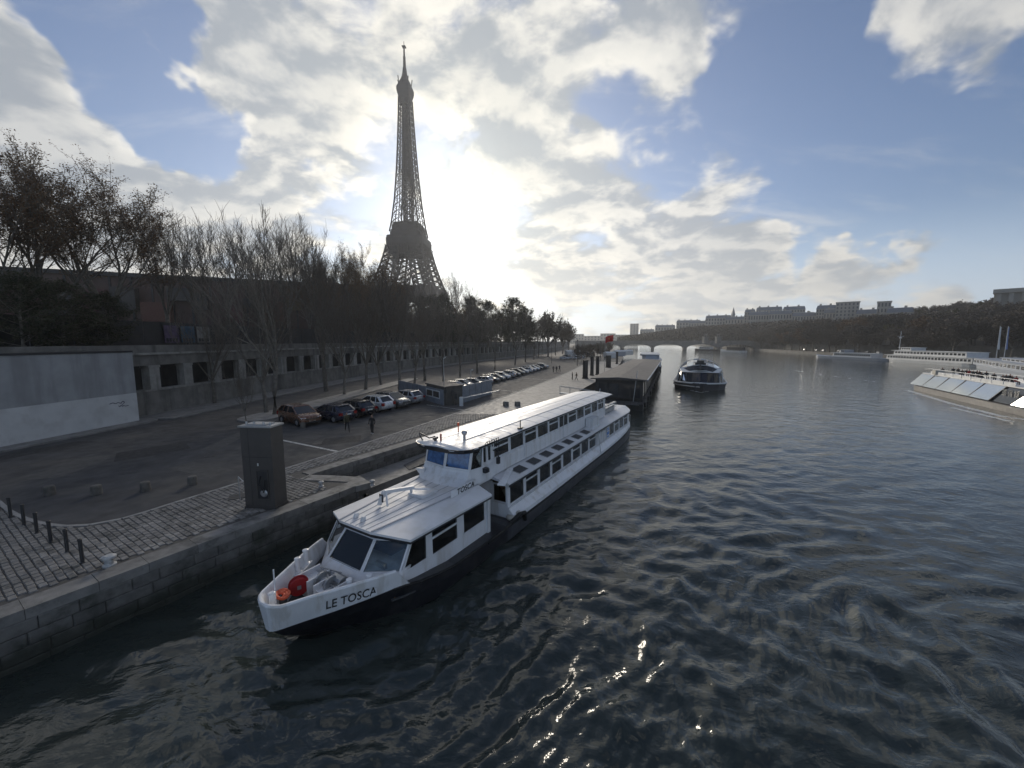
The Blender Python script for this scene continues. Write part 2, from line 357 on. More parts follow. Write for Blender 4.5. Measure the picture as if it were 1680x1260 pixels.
# ------------------------------------------------------------------ river
QZ = 1.75
def build_water():
    nr, nt = 430, 760
    r = 3.5 * np.exp(np.linspace(0, math.log(1500 / 3.5), nr))
    th = np.radians(np.linspace(-125, 125, nt))
    R, T = np.meshgrid(r, th, indexing='ij'); X = R * np.sin(T); Y = R * np.cos(T)
    rng = np.random.RandomState(4)
    gap = R * 0.0145
    # swirling current: bend the coordinates with slow eddies
    def eddies(X, Y, lam, amp, k, seed):
        g = np.random.RandomState(seed); dx = np.zeros_like(X); dy = np.zeros_like(X)
        for _ in range(k):
            a = g.uniform(0, 6.283); q = 6.283 / (lam * g.uniform(.6, 1.6)); ph = g.uniform(0, 6.283)
            s = np.sin(q * (X * math.cos(a) + Y * math.sin(a)) + ph)
            dx += -math.sin(a) * s; dy += math.cos(a) * s
        return amp * dx / math.sqrt(k), amp * dy / math.sqrt(k)
    d1 = eddies(X, Y, 13.0, 1.2, 7, 1); U = X + d1[0]; W = Y + d1[1]
    d2 = eddies(U, W, 4.2, 0.34, 7, 2); U = U + d2[0]; W = W + d2[1]
    Z = np.zeros_like(X)
    for i in range(84):
        lam = 0.26 * (4.0 / 0.26) ** rng.uniform(0, 1)
        a = math.radians(rng.normal(118, 38)); q = 6.283 / lam; ph = rng.uniform(0, 6.283)
        fade = np.clip((lam / gap - 2.6) / 2.6, 0, 1)
        w = np.sin(q * (U * math.cos(a) + W * math.sin(a)) + ph + 0.9 * np.sin(0.23 * X + i) + 0.8 * np.sin(.31 * Y + 2 * i))
        w = 1 - 2 * np.abs(w) ** 1.25 if i % 2 else w
        Z += fade * (0.0060 * lam ** 0.60) * w
    amp = 0.75 + 0.5 * np.sin(X * .085 + 1.3 * np.sin(Y * .06)) * np.sin(Y * .07 + .8)
    Z *= np.clip(amp, .35, 1.3)
    foam = np.zeros_like(X)
    for pts, wd in WAKES:
        P = [np.array(p) for p in pts]
        for a, b in zip(P, P[1:]):
            ab = b - a; L2 = ab @ ab
            s = np.clip(((X - a[0]) * ab[0] + (Y - a[1]) * ab[1]) / L2, 0, 1)
            dd = np.hypot(X - a[0] - s * ab[0], Y - a[1] - s * ab[1])
            foam = np.maximum(foam, np.exp(-(dd / wd) ** 2))
    me = bpy.data.meshes.new('river')
    vs_ = np.stack([X, Y, Z], -1).reshape(-1, 3)
    i = np.arange(nr - 1)[:, None] * nt + np.arange(nt - 1)[None]
    q = np.stack([i, i + 1, i + nt + 1, i + nt], -1).reshape(-1, 4)[:, ::-1]
    me.vertices.add(len(vs_)); me.vertices.foreach_set('co', vs_.ravel().astype(np.float32))
    me.loops.add(q.size); me.loops.foreach_set('vertex_index', q.ravel().astype(np.int32))
    me.polygons.add(len(q)); me.polygons.foreach_set('loop_start', np.arange(0, q.size, 4, dtype=np.int32))
    me.polygons.foreach_set('use_smooth', np.ones(len(q), bool))
    at_ = me.attributes.new('foam', 'FLOAT', 'POINT'); at_.data.foreach_set('value', foam.ravel().astype(np.float32))
    me.update(); me.validate()
    m = bpy.data.materials.new('river_water'); m.use_nodes = True; t = NT(m.node_tree); b = t.n['Principled BSDF']
    g = t.new('ShaderNodeNewGeometry'); pos = g.outputs['Position']
    wp = t.vmath('ADD', pos, t.vmath('SCALE', t.noise(pos, 0.35, 2.0, out='Color'), scale=1.6))
    h = t.math('ADD', t.math('MULTIPLY', t.noise(t.vmath('MULTIPLY', wp, (1.0, 1.8, 1.0)), 1.3, 4.0, 0.55), 1.0), t.math('MULTIPLY', t.noise(wp, 4.6, 3.0, 0.5, 0.6), 0.30))
    h = t.math('ADD', h, t.math('MULTIPLY', t.noise(t.vmath('MULTIPLY', wp, (1.0, 1.7, 1.0)), 0.50, 3.0, 0.5, 0.4), 2.0))
    bn = t.new('ShaderNodeBump'); bn.inputs['Strength'].default_value = 0.75; bn.inputs['Distance'].default_value = 0.050
    t.put(bn.inputs['Height'], h); t.l.new(bn.outputs[0], b.inputs['Normal'])
    fa = t.new('ShaderNodeAttribute', attribute_name='foam')
    fm = t.ss(t.math('ADD', fa.outputs['Fac'], t.math('MULTIPLY', t.math('SUBTRACT', t.noise(pos, 2.2, 5.0, .7), .5), 1.5)), .62, .95)
    t.put(b.inputs['Base Color'], t.mix(fm, (0.030, 0.038, 0.034, 1), (0.55, 0.57, 0.58, 1)))
    t.put(b.inputs['Roughness'], t.math('ADD', 0.035, t.math('MULTIPLY', fm, .6)))
    b.inputs['IOR'].default_value = 1.48
    me.materials.append(m)
    return struct(link('river', me))
WAKES = [([at(1488, 640).xy[:], at(1560, 662).xy[:], at(1640, 682).xy[:], at(1720, 694).xy[:]], 0.9),
         ([at(1250, 600).xy[:], at(1400, 622).xy[:], at(1488, 632).xy[:]], 0.35),
         ([at(1560, 668).xy[:], at(1660, 692).xy[:]], 0.7),
         ([at(1112, 636).xy[:], at(1150, 644).xy[:], at(1190, 636).xy[:]], 0.5)]
build_water()

# ------------------------------------------------------------------ left-bank quay
EDGE_A = [AN(-60, -18.55), AN(12.4, -18.55), AN(13.7, -18.62), AN(14.4, -18.95), AN(14.55, -19.5), AN(14.0, -20.8), AN(13.4, -22.0), AN(13.2, -22.6)]
EDGE_B = [AN(13.2, -22.6), AN(24, -22.6), AN(36, -22.6), AN(46, -23.0), V(9.0, 58.0, 0), V(14.2, 71, 0), V(22, 90, 0), V(32, 118, 0), V(45, 158, 0), V(60, 208, 0), V(80, 282, 0), V(98, 360, 0), V(112, 470, 0), V(140, 700, 0), V(170, 1000, 0)]
EDGE_B = [EDGE_B[0]] + smooth_pl(EDGE_B[1:], 1)
WALL = smooth_pl([V(-40.3, -60, 0), V(-40.2, 10, 0), V(-40.2, 36, 0), V(-40, 52, 0), V(-37.8, 73, 0), V(-32.8, 103, 0), V(-23.5, 136, 0), V(-11, 171, 0), V(5, 215, 0), V(23, 272, 0), V(42, 345, 0), V(62, 430, 0), V(72, 480, 0)], 1)
KERB = smooth_pl([AN(2.4, -60), AN(2.5, -32), AN(3.0, -27.4), AN(3.9, -25.0), AN(5.4, -24.3), AN(7.6, -24.6), AN(11.2, -24.9), AN(17.5, -25.6), AN(28, -27), AN(42.2, -29.4), AN(71.6, -34.6), AN(107, -42.8)] + [V(34, 165, 0), V(50, 215, 0), V(70, 290, 0), V(90, 370, 0), V(104, 470, 0)], 2)

edge = EDGE_A + EDGE_B[1:]
low = MB()
lp = [(p.x, p.y) for p in edge] + [(120, 1000), (72, 480)] + [(p.x - 3, p.y) for p in reversed(WALL)]
low.loft([[(x, y, -2.0) for x, y in lp], [(x, y, QZ) for x, y in lp]])
struct(low.build('lower_quay', M['asphalt']))
# paved strip between the kerb and the river (a sheet 4 mm above the asphalt)
strip = MB()
sp = [p for p in edge if p.y < 168] + [p for p in reversed(KERB) if p.y < 166]
strip.ngon([(p.x, p.y, QZ + 0.004) for p in sp]); struct(strip.build('quay_pavement', M['slab']))
bed = MB(); bp_ = [AN(-20, -18.7), AN(12.2, -18.7), AN(13.9, -19.2), AN(13.2, -22.3), AN(13.4, -23.45), AN(36, -23.45)] + [p for p in reversed(KERB) if p.dot(A_) < 36.3]
bed.ngon([(p.x, p.y, QZ + 0.008) for p in bp_]); bedo = struct(bed.build('sett_paving', M['settbed']))

def inside(pt, poly):
    c = False; j = len(poly) - 1
    for i in range(len(poly)):
        if (poly[i].y > pt.y) != (poly[j].y > pt.y) and pt.x < (poly[j].x - poly[i].x) * (pt.y - poly[i].y) / (poly[j].y - poly[i].y) + poly[i].x: c = not c
        j = i
    return c
rs = random.Random(7)
def sett_mesh(k):
    m = MB(); w, d = 0.305, 0.195
    m.box(0, 0, 0, w, d, 0.05); m.v = [(x, y, z) for x, y, z in m.v]
    b = m.v; ins = 0.022
    top = [(b[4+i][0] - math.copysign(ins, b[4+i][0]) + rs.uniform(-.006, .006), b[4+i][1] - math.copysign(ins, b[4+i][1]) + rs.uniform(-.006, .006), .027 + rs.uniform(-.004, .004)) for i in range(4)]
    m2 = MB(); m2.loft([[b[i] for i in range(4)], [(p[0], p[1], .012) for p in b[4:8]], top], cap0=False)
    return m2.mesh('sett', M['sett'])
SETT = [sett_mesh(k) for k in range(5)]
spots = []
a = -2.0; row = 0
while a < 36:
    n = -19.78 - (row % 2) * 0.165
    while n > -34:
        p = AN(a + rs.uniform(-.012, .012), n + rs.uniform(-.012, .012))
        if inside(p, bp_):
            dk = min((p - q).length for q in KERB[:120]) if a > 1.5 else 9
            if dk > 0.26 and not (a > 12.6 and n > -23.9): spots.append(p)
        n -= 0.335
    a += 0.222; row += 1
spots.sort(key=lambda p: (p - V(-2, 0, 0)).length if p.x / max(p.y, .1) > -1.30 else 999)
rz0 = math.atan2(A_.y, A_.x) + math.pi / 2
for p in spots[:300]:
    link('sett', rs.choice(SETT), bedo, (p.x, p.y, QZ + .018 + rs.uniform(-.004, .006)), rz0 + rs.uniform(-.035, .035))
rest = MB()
for p in spots[300:]:
    z = QZ + .008; hgt = .034 + rs.uniform(-.005, .006); r0 = rz0 + rs.uniform(-.035, .035)
    rest.box(p.x, p.y, z + hgt/2, .305, .195, hgt, r0, .88, .82)
stuff(rest.build('granite_setts', M['sett'], bedo))

# kerb stones along the asphalt
kerb = MB(); kpts = poly_pts([p for p in KERB if p.y < 240], 1.0)
kr = thing('kerb', 'long pale granite kerb curving between the paved quay and the asphalt', 'kerb')
kshort = MB(); kshort.box(0, 0, 0, .985, .2, .16, 0, 1.0, .9); km = kshort.mesh('kerb_stone', M['kerb'])
for (p, t, s) in kpts:
    if -45 < p.x and p.y < 95: link('kerb_stone', km, kr, (p.x, p.y, QZ - .035), math.atan2(t.y, t.x))
    elif p.y >= 95: kerb.box(p.x, p.y, QZ - .035, .985, .2, .16, math.atan2(t.y, t.x))
stuff(kerb.build('far_kerb_stones', M['kerb'], kr))

# quay wall: coping slabs and ashlar blocks
qw = thing('quay_wall', 'weathered grey stone quay wall with pale coping beside the moored white boat', 'quay wall')
core = MB(); cp_ = [p for p in EDGE_A]
core.loft([[(p.x, p.y, -2.2) for p in offset_pl(cp_, -.02)] , [(p.x, p.y, QZ - .02) for p in offset_pl(cp_, -.02)]], closed=False); core.build('wall_core', M['mortar'], qw)
def wall_blocks(pl, parent, z0, z1, course, blen, matl, cop=True, depth=.10, amin=-1e9, nm='stone_block', over=.05):
    tot = sum((b - a).length for a, b in zip(pl, pl[1:]))
    def P(s):
        acc = 0
        for a, b in zip(pl, pl[1:]):
            L = (b - a).length
            if s <= acc + L + 1e-6: t = (b - a).normalized(); return a + t * (s - acc), t
            acc += L
        return pl[-1], (pl[-1] - pl[-2]).normalized()
    z = z1; ci = 0
    while z > z0 + .05:
        h = (0.30 if (ci == 0 and cop) else course); s = -rs.uniform(0, blen) if ci else 0
        while s < tot:
            L = blen * (rs.uniform(.7, 1.35) if not (ci == 0 and cop) else rs.uniform(1.2, 1.7))
            a0, a1 = max(0, s), min(tot, s + L)
            if a1 - a0 > .15:
                p, t = P((a0 + a1) / 2); nn = V(t.y, -t.x, 0)
                if p.dot(A_) > amin:
                    m = MB(); ln = a1 - a0 - .014; pr = rs.uniform(0, .028)
                    if ci == 0 and cop: m.b2(-ln/2, ln/2, -over, .82, -h + .012, .055 + rs.uniform(-.006, .006)); mm = M['coping']
                    else:
                        m.loft([[(-ln/2, .1, -h + .015), (ln/2, .1, -h + .015), (ln/2, .1, -.0), (-ln/2, .1, 0)],
                                [(-ln/2, -.03 - pr, -h + .015), (ln/2, -.03 - pr, -h + .015), (ln/2, -.03 - pr, 0), (-ln/2, -.03 - pr, 0)],
                                [(-ln/2 + .03, -.055 - pr, -h + .045), (ln/2 - .03, -.055 - pr, -h + .045), (ln/2 - .03, -.055 - pr, -.03), (-ln/2 + .03, -.055 - pr, -.03)]], cap0=False); mm = matl
                    m.build('coping_stone' if (ci == 0 and cop) else nm, mm, parent, loc=(p.x, p.y, z), rz=math.atan2(t.y, t.x))
            s += L
        z -= h; ci += 1
qa = [AN(-3, -18.55)] + EDGE_A[1:]
wall_blocks(qa, qw, -.45, QZ, .43, 1.05, M['ashlar'])
qr = thing('quay_wall', 'recessed quay wall above the low landing behind the white boat', 'quay wall')
wall_blocks([p for p in EDGE_B if p.y < 47], qr, .6, QZ, .40, 1.0, M['ashlar'])
# low landing and ramp in the recess
ld = MB(); lo = [AN(13.3, -22.5), AN(14.2, -20.6), AN(15.2, -19.9), AN(42, -19.9), AN(42, -22.5)]
ld.prism(lo, -1.5, .72); struct(ld.build('low_landing', M['slab']))
rp = MB(); q0 = [AN(19.2, -20.3), AN(23.5, -20.2), AN(23.5, -21.6), AN(19.8, -21.5)]
rp.loft([[(p.x, p.y, .724) for p in q0], [(p.x, p.y, .724 + (.26 if i in (1, 2) else .03)) for i, p in enumerate(q0)]])
tag(rp.build('ramp_plate', M['deck']), 'dark steel ramp plate lying on the low landing', 'ramp')

# painted bay lines on the asphalt
for (x0, y0, x1, y1, w, lb) in [(462, 722, 560, 742, .24, 'broad faded white line on the asphalt by the two walkers'), (700, 664, 776, 675, .14, 'thin white line on the asphalt in front of the attendant booth'),
                            (812, 639, 872, 645, .16, 'white line on the asphalt below the end of the blue hoarding'), (858, 620.5, 926, 624.5, .18, 'white line on the asphalt beside the far row of cars')]:
    p, q = at(x0, y0, QZ), at(x1, y1, QZ); t = (q - p).normalized(); nn = V(-t.y, t.x, 0) * w / 2
    m = MB(); m.ngon([(v.x, v.y, QZ + .004) for v in (p - nn, q - nn, q + nn, p + nn)])
    tag(m.build('painted_line', M['paint']), lb, 'road marking')

# repair patches and drain covers in the asphalt
M['patch'] = mat('asphalt_patch', (0.028, 0.028, 0.030), .9, var=.2, vs=1.5, bump=.3, bs=50); M['patch2'] = mat('worn_asphalt', (0.075, 0.073, 0.07), .9, var=.2, vs=1.5, bump=.3, bs=50)
for k, (px, py, w_, l_, r_) in enumerate([(120, 765, 1.1, 5.0, .3), (250, 740, 2.2, 3.0, .9), (330, 770, .8, 4.5, 1.2), (560, 722, 1.6, 2.4, .4), (640, 700, .9, 4.0, 1.0), (60, 740, .9, 6, -.2), (380, 720, .7, 7, .2)]):
    b = at(px, py, QZ); m = MB(); m.ngon([(b.x + x * math.cos(r_) - y * math.sin(r_), b.y + x * math.sin(r_) + y * math.cos(r_), QZ + .004) for x, y in ((-w_, -l_/2), (w_ * .9, -l_/2 + .1), (w_, l_/2), (-w_ * .8, l_/2 - .15))]); struct(m.build('asphalt_patch', M['patch'] if k % 2 else M['patch2']))
for k, (px, py) in enumerate([(210, 775), (345, 748), (520, 728), (640, 722)]):
    b = at(px, py, QZ); m = MB(); m.lathe([(.36, -.01), (.36, .008), (.31, .012), (.30, .006), (.05, .007)], 18); tag(m.build('drain_cover', M['darkmetal'], None, loc=(b.x, b.y, QZ + .002)), ['round iron drain cover between the stone bollards and the white wall', 'round iron drain cover left of the tall brown cabinet', 'round iron drain cover near the broad faded line', 'round iron drain cover behind the paved strip by the walkers'][k], 'drain cover')
# ------------------------------------------------------------------ upper left bank: embankment wall with gallery openings
UZ = 8.55
up = MB(); wl_in = offset_pl(WALL, 3.2)
upoly = [(p.x, p.y) for p in wl_in] + [(72, 3000), (-3000, 3000), (-3000, -300), (-43.5, -300)]
up.ngon([(x, y, UZ) for x, y in upoly]); struct(up.build('upper_street', M['asphalt2']))
wallvis = [p for p in WALL if p.y > 8 and p.y < 470]
ew = thing('embankment_wall', 'long grey stone embankment wall with a row of dark gallery openings', 'embankment wall')
def band(pl, off_out, off_in, z0, z1, name, matl):
    a = offset_pl(pl, -off_out); b = offset_pl(pl, off_in); m = MB()
    m.loft([[(p.x, p.y, z0), (p.x, p.y, z1), (q.x, q.y, z1), (q.x, q.y, z0)] for p, q in zip(a, b)])
    return m.build(name, matl, ew)
band(wallvis, .0, .9, QZ - .1, 4.42, 'lower_wall', M['embank']); band(wallvis, .10, .9, 4.42, 4.62, 'sill_course', M['pier'])
band(wallvis, .0, .9, 7.28, 8.45, 'upper_wall', M['embank']); band(wallvis, .16, .9, 8.45, 8.68, 'cornice', M['pier']); band(wallvis, -.15, .75, 8.68, 9.5, 'parapet', M['embank'])
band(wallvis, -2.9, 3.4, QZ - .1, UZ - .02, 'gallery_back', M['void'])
pm = MB(); pm.b2(-.62, .62, -.06, .86, 4.62, 7.28); pm.b2(-.70, .70, -.10, .9, 7.02, 7.279); pme = pm.mesh('pier', M['pier'])
for (p, t, s) in poly_pts(wallvis, 4.45):
    link('pier', pme, ew, (p.x, p.y, 0), math.atan2(t.y, t.x))
# pavement and kerb at the foot of the wall
wk = MB(); a0 = offset_pl(WALL, -4.6); seg = [(p, q) for p, q in zip(a0, WALL) if p.y > 36 and p.y < 260]
wk.loft([[(p.x, p.y, QZ - .05), (p.x, p.y, QZ + .13), (q.x, q.y, QZ + .13), (q.x, q.y, QZ - .05)] for p, q in seg])
struct(wk.build('wall_footway', M['slab']))

# ------------------------------------------------------------------ the white river boat (bow towards us)
# local frame: x from bow to stern, y towards the quay (the river side is y < 0), z above the water
TO = AN(5.6, -12.4); TRZ = math.atan2(A_.y, A_.x)
tosca = thing('river_boat', 'long white two-deck passenger boat moored by the quay with LE TOSCA on its bow', 'boat', (TO.x, TO.y, 0), TRZ)
def interp(tab, x):
    if x <= tab[0][0]: return tab[0][1]
    for (a, b), (c, d) in zip(tab, tab[1:]):
        if x <= c: u = (x - a) / (c - a); return b + (d - b) * u
    return tab[-1][1]
HB = [(0, .10), (.06, .2), (.14, .28), (.3, .38), (.61, .56), (1.0, .80), (1.78, 1.30), (2.5, 1.74), (3.14, 2.08), (3.6, 2.28), (4.2, 2.46), (5, 2.57), (8, 2.66), (14, 2.72), (28, 2.72), (32, 2.62), (35, 2.35), (36.5, 1.95), (37.2, 1.45), (37.4, 1.0)]
hb = lambda x: interp(HB, x)
flare = lambda x: .31 * max(0, 1 - x / 4.1)
sheer = lambda x: interp([(0, .96), (1.5, 1.06), (3.4, 1.26), (4.2, 1.12), (6, .84), (12, .74), (28, .74), (33, .86), (37.4, 1.10)], x)
XS = [0, .03, .06, .12, .2, .35, .5, .75, 1, 1.3, 1.6, 2, 2.4, 2.8, 3.2, 3.6, 4.2, 5, 6, 8, 10, 12, 16, 20, 24, 28, 30, 32, 33.5, 35, 36, 36.6, 37.0, 37.3, 37.4]
def hull_ring(x):
    b = hb(x); s = sheer(x); k = min(1, x / 4.5); rake = (1 - k) ** 2
    wl = b * (.30 + .70 * k ** .7)            # narrower at the waterline near the bow
    dx = rake * 1.1
    return [V(x + dx * 1.3, 0, -.6), V(x + dx * 1.2, -wl * .85, -.6), V(x + dx, -wl, 0.0), V(x + dx * .35, -(wl + b) / 2 - .02, s * .55), V(x, -b, s), V(x, 0, s),
            V(x, b, s), V(x + dx * .35, (wl + b) / 2 + .02, s * .55), V(x + dx, wl, 0.0), V(x + dx * 1.2, wl * .85, -.6)]
def hull_part(x0, x1, matl, name):
    m = MB(); m.loft([hull_ring(x) for x in XS if x0 - 1e-6 <= x <= x1 + 1e-6]); return m.build(name, matl, tosca)
hull_part(0, 10, M['black'], 'bow_hull'); hull_part(10, 37.4, M['greyhull'], 'hull')
# rubbing strakes
for sgn in (-1, 1):
    m = MB(); m.tube([(x, sgn * (hb(x) + .01), sheer(x) - .06) for x in XS if x >= 3.2 and x <= 37.2], .05, 6); m.build('rubbing_strake', M['rubber'], tosca)
# bow bulwark: white, wraps round the stem, slanted cut at its after end
def bul_top(x): return interp([(0, 1.84), (1.0, 1.86), (3.0, 1.84), (3.75, 1.80)], x)
bx = [3.75, 3.3, 3.2, 2.8, 2.4, 2, 1.6, 1.3, 1, .75, .5, .35, .2, .12, .06, .03, 0]
path = [(x, -1) for x in bx] + [(x, 1) for x in reversed(bx)]
m = MB(); rings = []
for (x, sg) in path:
    b = hb(x); zt = bul_top(x); zb = sheer(x) - .03
    if x > 3.7: zt = zb + .05
    fl = .10 * (1 - min(1, x / 4)); bt = b + flare(x) * min(1, .35 + x / .3)
    inn = max(.02, b - .11); int_ = max(.04, bt - .11); xi = x + (.11 if x < .3 else .03)
    rings.append([(x + .04 * fl, sg * (b + .012), zb), (x - fl, sg * (bt + .02), zt), (xi - fl, sg * int_, zt), (xi, sg * inn, zb)])
m.loft(rings); bulw = m.build('bow_bulwark', M['white'], tosca)
m = MB()
for (x, sg), nx in zip(path, path[1:]):
    pass
capr = []
for (x, sg) in path:
    if x > 3.35: continue
    b = hb(x); fl = .10 * (1 - min(1, x / 4)); capr.append((x - fl + (.05 if x < .3 else .01), sg * max(.01, b + flare(x) * min(1, .35 + x / .3) - .045), bul_top(x) + .012))
m.tube(capr, .06, 6); m.build('bulwark_rail', M['white'], tosca)
# fore deck
m = MB(); fd = [(x + .12, -(hb(x) - .12)) for x in XS if .06 <= x <= 3.6]; fd = fd + [(x, -y) for x, y in reversed(fd)]
m.prism(fd, 1.0, 1.06); m.build('fore_deck', M['deck'], tosca)

def bollard_mesh(h=.55, r=.085, mt=None):
    m = MB(); m.lathe([(r * 1.5, 0), (r * 1.5, .03), (r, .05), (r, h - .06), (r * 1.22, h - .05), (r * 1.22, h), (r * .8, h + .015)], 14)
    return m.mesh('mooring_post', mt or M['white'], False)
bm_ = bollard_mesh()
for (x, y, z) in [(1.72, 1.22, 1.55), (2.2, 1.52, 1.55), (2.0, -1.36, 1.45), (2.55, -1.68, 1.42), (.22, 0.05, 1.5)]:
    link('mooring_post', bm_, tosca, (x, y, z))
m = MB(); m.box(1.95, 1.36, 1.42, 1.0, .3, .26, .55); m.build('post_base', M['white'], tosca); m = MB(); m.box(2.28, -1.5, 1.35, 1.1, .32, .22, -.55); m.build('post_base', M['white'], tosca)
m = MB(); m.tube([(.35, .1, 1.5), (.35, .1, 2.75)], .022, 6); m.build('jack_staff', M['white'], tosca)
# windlass on the fore deck
wl_ = MB(); wl_.b2(1.45, 2.1, .15, .75, 1.06, 1.55); wl_.b2(1.45, 2.1, -.95, -.25, 1.06, 1.52)
wl_.b2(1.4, 2.3, .10, .16, 1.06, 1.72); wl_.b2(1.4, 2.3, .74, .80, 1.06, 1.72); wl_.b2(1.4, 2.3, -.28, -.22, 1.06, 1.7); wl_.b2(1.4, 2.3, -1.0, -.94, 1.06, 1.7)
wind = wl_.build('windlass_frame', M['white'], tosca)
m = MB(); m.lathe([(.05, 0), (.30, .0), (.30, .07), (.16, .09), (.16, .5), (.30, .52), (.30, .58), (.05, .58)], 18)
g = m.build('windlass_gear', M['steel'], wind); g.rotation_euler = (math.pi / 2, 0, 0); g.location = (1.9, .05, 1.55)
m = MB(); m.lathe([(.04, 0), (.2, 0), (.2, .5), (.04, .5)], 14); g = m.build('windlass_motor', M['steel'], wind); g.rotation_euler = (math.pi / 2, 0, 0); g.location = (2.15, -.35, 1.6)
m = MB()
for k in range(7):
    q = rs.uniform(0, 6); m.tube([(2.0 + rs.uniform(-.3, .4), rs.uniform(-.9, .6), 1.55 + rs.uniform(0, .2)) for _ in range(4)], .025, 5)
m.build('chain', M['steel'], wind)
# red hose reel
m = MB(); m.lathe([(.06, -.13), (.30, -.13), (.32, -.11), (.30, -.09), (.20, -.08), (.20, .08), (.30, .09), (.32, .11), (.30, .13), (.06, .13)], 28)
reel = m.build('hose_reel', M['red'], tosca); reel.location = (1.28, .42, 1.56); reel.rotation_euler = (math.radians(90), 0, math.radians(-24))
m = MB(); m.box(0, 0, .15, .12, .12, .04); m.build('reel_hub', M['steel'], reel)
m = MB(); m.tube([(.25 * math.cos(k * .5), .25 * math.sin(k * .5), -.06 + .0045 * k) for k in range(30)], .03, 6); m.build('hose', M['red'], reel)
# orange coil of rope and its drum
m = MB()
for k in range(3):
    rr = .13 + .055 * k
    m.tube([(.62 + .03*k + rr * .8 * math.cos(q / 16 * 6.283), .34 + rr * 1.1 * math.sin(q / 16 * 6.283), 1.60 + .012 * k + .02 * math.sin(q)) for q in range(17)], .05, 7)
coil = m.build('orange_rope_coil', M['orange'], tosca, True)
m = MB(); m.lathe([(.12, 0), (.12, .3)], 12, .68, .3, 1.25); m.build('rope_drum', M['deck'], tosca)

# -------- front saloon
BASE = [(2.72, -1.0), (2.72, 1.0)]
def win_ring(z, off=0.0):
    u = (z - 1.62) / (2.66 - 1.62)
    xf = 2.70 + .86 * u - off; xs_ = 3.50 + .62 * u - off * .6
    return dict(f=(xf, .98 - .12 * u), s=(xs_, 2.16 - .04 * u + off * .5))
def ptw(seg, t_, z, off=0.0):
    """point on the windscreen/side surface: seg 0 left corner panel, 1 centre, 2 right corner panel"""
    w = win_ring(z, off); fx, fy = w['f']; sx, sy = w['s']
    if seg == 1: return V(fx, fy - 2 * fy * t_, z)
    if seg == 2: return V(fx + (sx - fx) * t_, -(fy + (sy - fy) * t_), z)
    return V(sx + (fx - sx) * t_, sy + (fy - sy) * t_, z)
# white dash below the windscreen
dash = MB()
prof = [(1.05, .42), (1.25, .40), (1.48, .26), (1.60, .10), (1.66, .0), (1.70, -.02)]
rings = []
for z, o in prof:
    w = win_ring(max(1.62, z)); (fx, fy), (sx, sy) = w['f'], w['s']
    rings.append([V(sx + .0, sy + .02, z), V(fx - o + .25 * o, fy + o * .3, z), V(fx - o, fy * .45, z), V(fx - o, -fy * .45, z), V(fx - o + .25 * o, -fy - o * .3, z), V(sx, -sy - .02, z), V(sx + .5, -sy, z), V(sx + .5, sy, z)])
dash.loft(rings); dash.build('windscreen_dash', M['white'], tosca, True)
def pane_in(seg, t0, t1, z0, z1, parent_name='windscreen', fr=.07):
    c = [ptw(seg, t0, z0), ptw(seg, t1, z0), ptw(seg, t1, z1), ptw(seg, t0, z1)]
    return quad_window(c, parent_name, fr)
def quad_window(c, name, fr=.07, th=.06, glassm=None, split=None, framem=None, frame_out=.012):
    """window in a quad (c: lower-left, lower-right, upper-right, upper-left seen from outside); frame bars plus pane(s)"""
    c = [Vector(p) for p in c]; nn = (c[1] - c[0]).cross(c[3] - c[0]).normalized()
    W = ((c[1] - c[0]).length + (c[2] - c[3]).length) / 2; Hh = ((c[3] - c[0]).length + (c[2] - c[1]).length) / 2
    def P(u, v, o=0.0):
        return (c[0] * (1-u) + c[1] * u) * (1-v) + (c[3] * (1-u) + c[2] * u) * v + nn * o
    fu, fv = fr / W, fr / Hh
    m = MB()
    def bar(u0, u1, v0, v1): m.loft([[P(u0, v0, -th), P(u1, v0, -th), P(u1, v1, -th), P(u0, v1, -th)], [P(u0, v0, frame_out), P(u1, v0, frame_out), P(u1, v1, frame_out), P(u0, v1, frame_out)]])
    bar(0, 1, 0, fv); bar(0, 1, 1 - fv, 1); bar(0, fu, fv, 1 - fv); bar(1 - fu, 1, fv, 1 - fv)
    holes = [(fv, 1 - fv)]
    if split:
        sv = split; bar(fu, 1 - fu, sv - fv * .8, sv + fv * .8); holes = [(fv, sv - fv * .8), (sv + fv * .8, 1 - fv)]
    w = m.build(name, framem or M['white'], tosca)
    for a, b in holes:
        g = MB(); g.loft([[P(fu, a, -.032), P(1 - fu, a, -.032), P(1 - fu, b, -.032), P(fu, b, -.032)], [P(fu, a, -.022), P(1 - fu, a, -.022), P(1 - fu, b, -.022), P(fu, b, -.022)]])
        g.build('pane', glassm or M['glass'], w)
        k = MB()   # dark seal round the glass
        e = .014; uu, vv = e / W, e / Hh
        for (q0, q1, r0, r1) in ((fu, 1-fu, a, a+vv), (fu, 1-fu, b-vv, b), (fu, fu+uu, a, b), (1-fu-uu, 1-fu, a, b)):
            k.loft([[P(q0, r0, -.02), P(q1, r0, -.02), P(q1, r1, -.02), P(q0, r1, -.02)], [P(q0, r0, -.010), P(q1, r0, -.010), P(q1, r1, -.010), P(q0, r1, -.010)]])
        k.build('seal', M['trim'], w)
    return w
pane_in(1, 0.0, 1.0, 1.64, 2.62); 
pane_in(2, 0.0, 1.0, 1.64, 2.62)
pane_in(0, 0.0, 1.0, 1.64, 2.62)
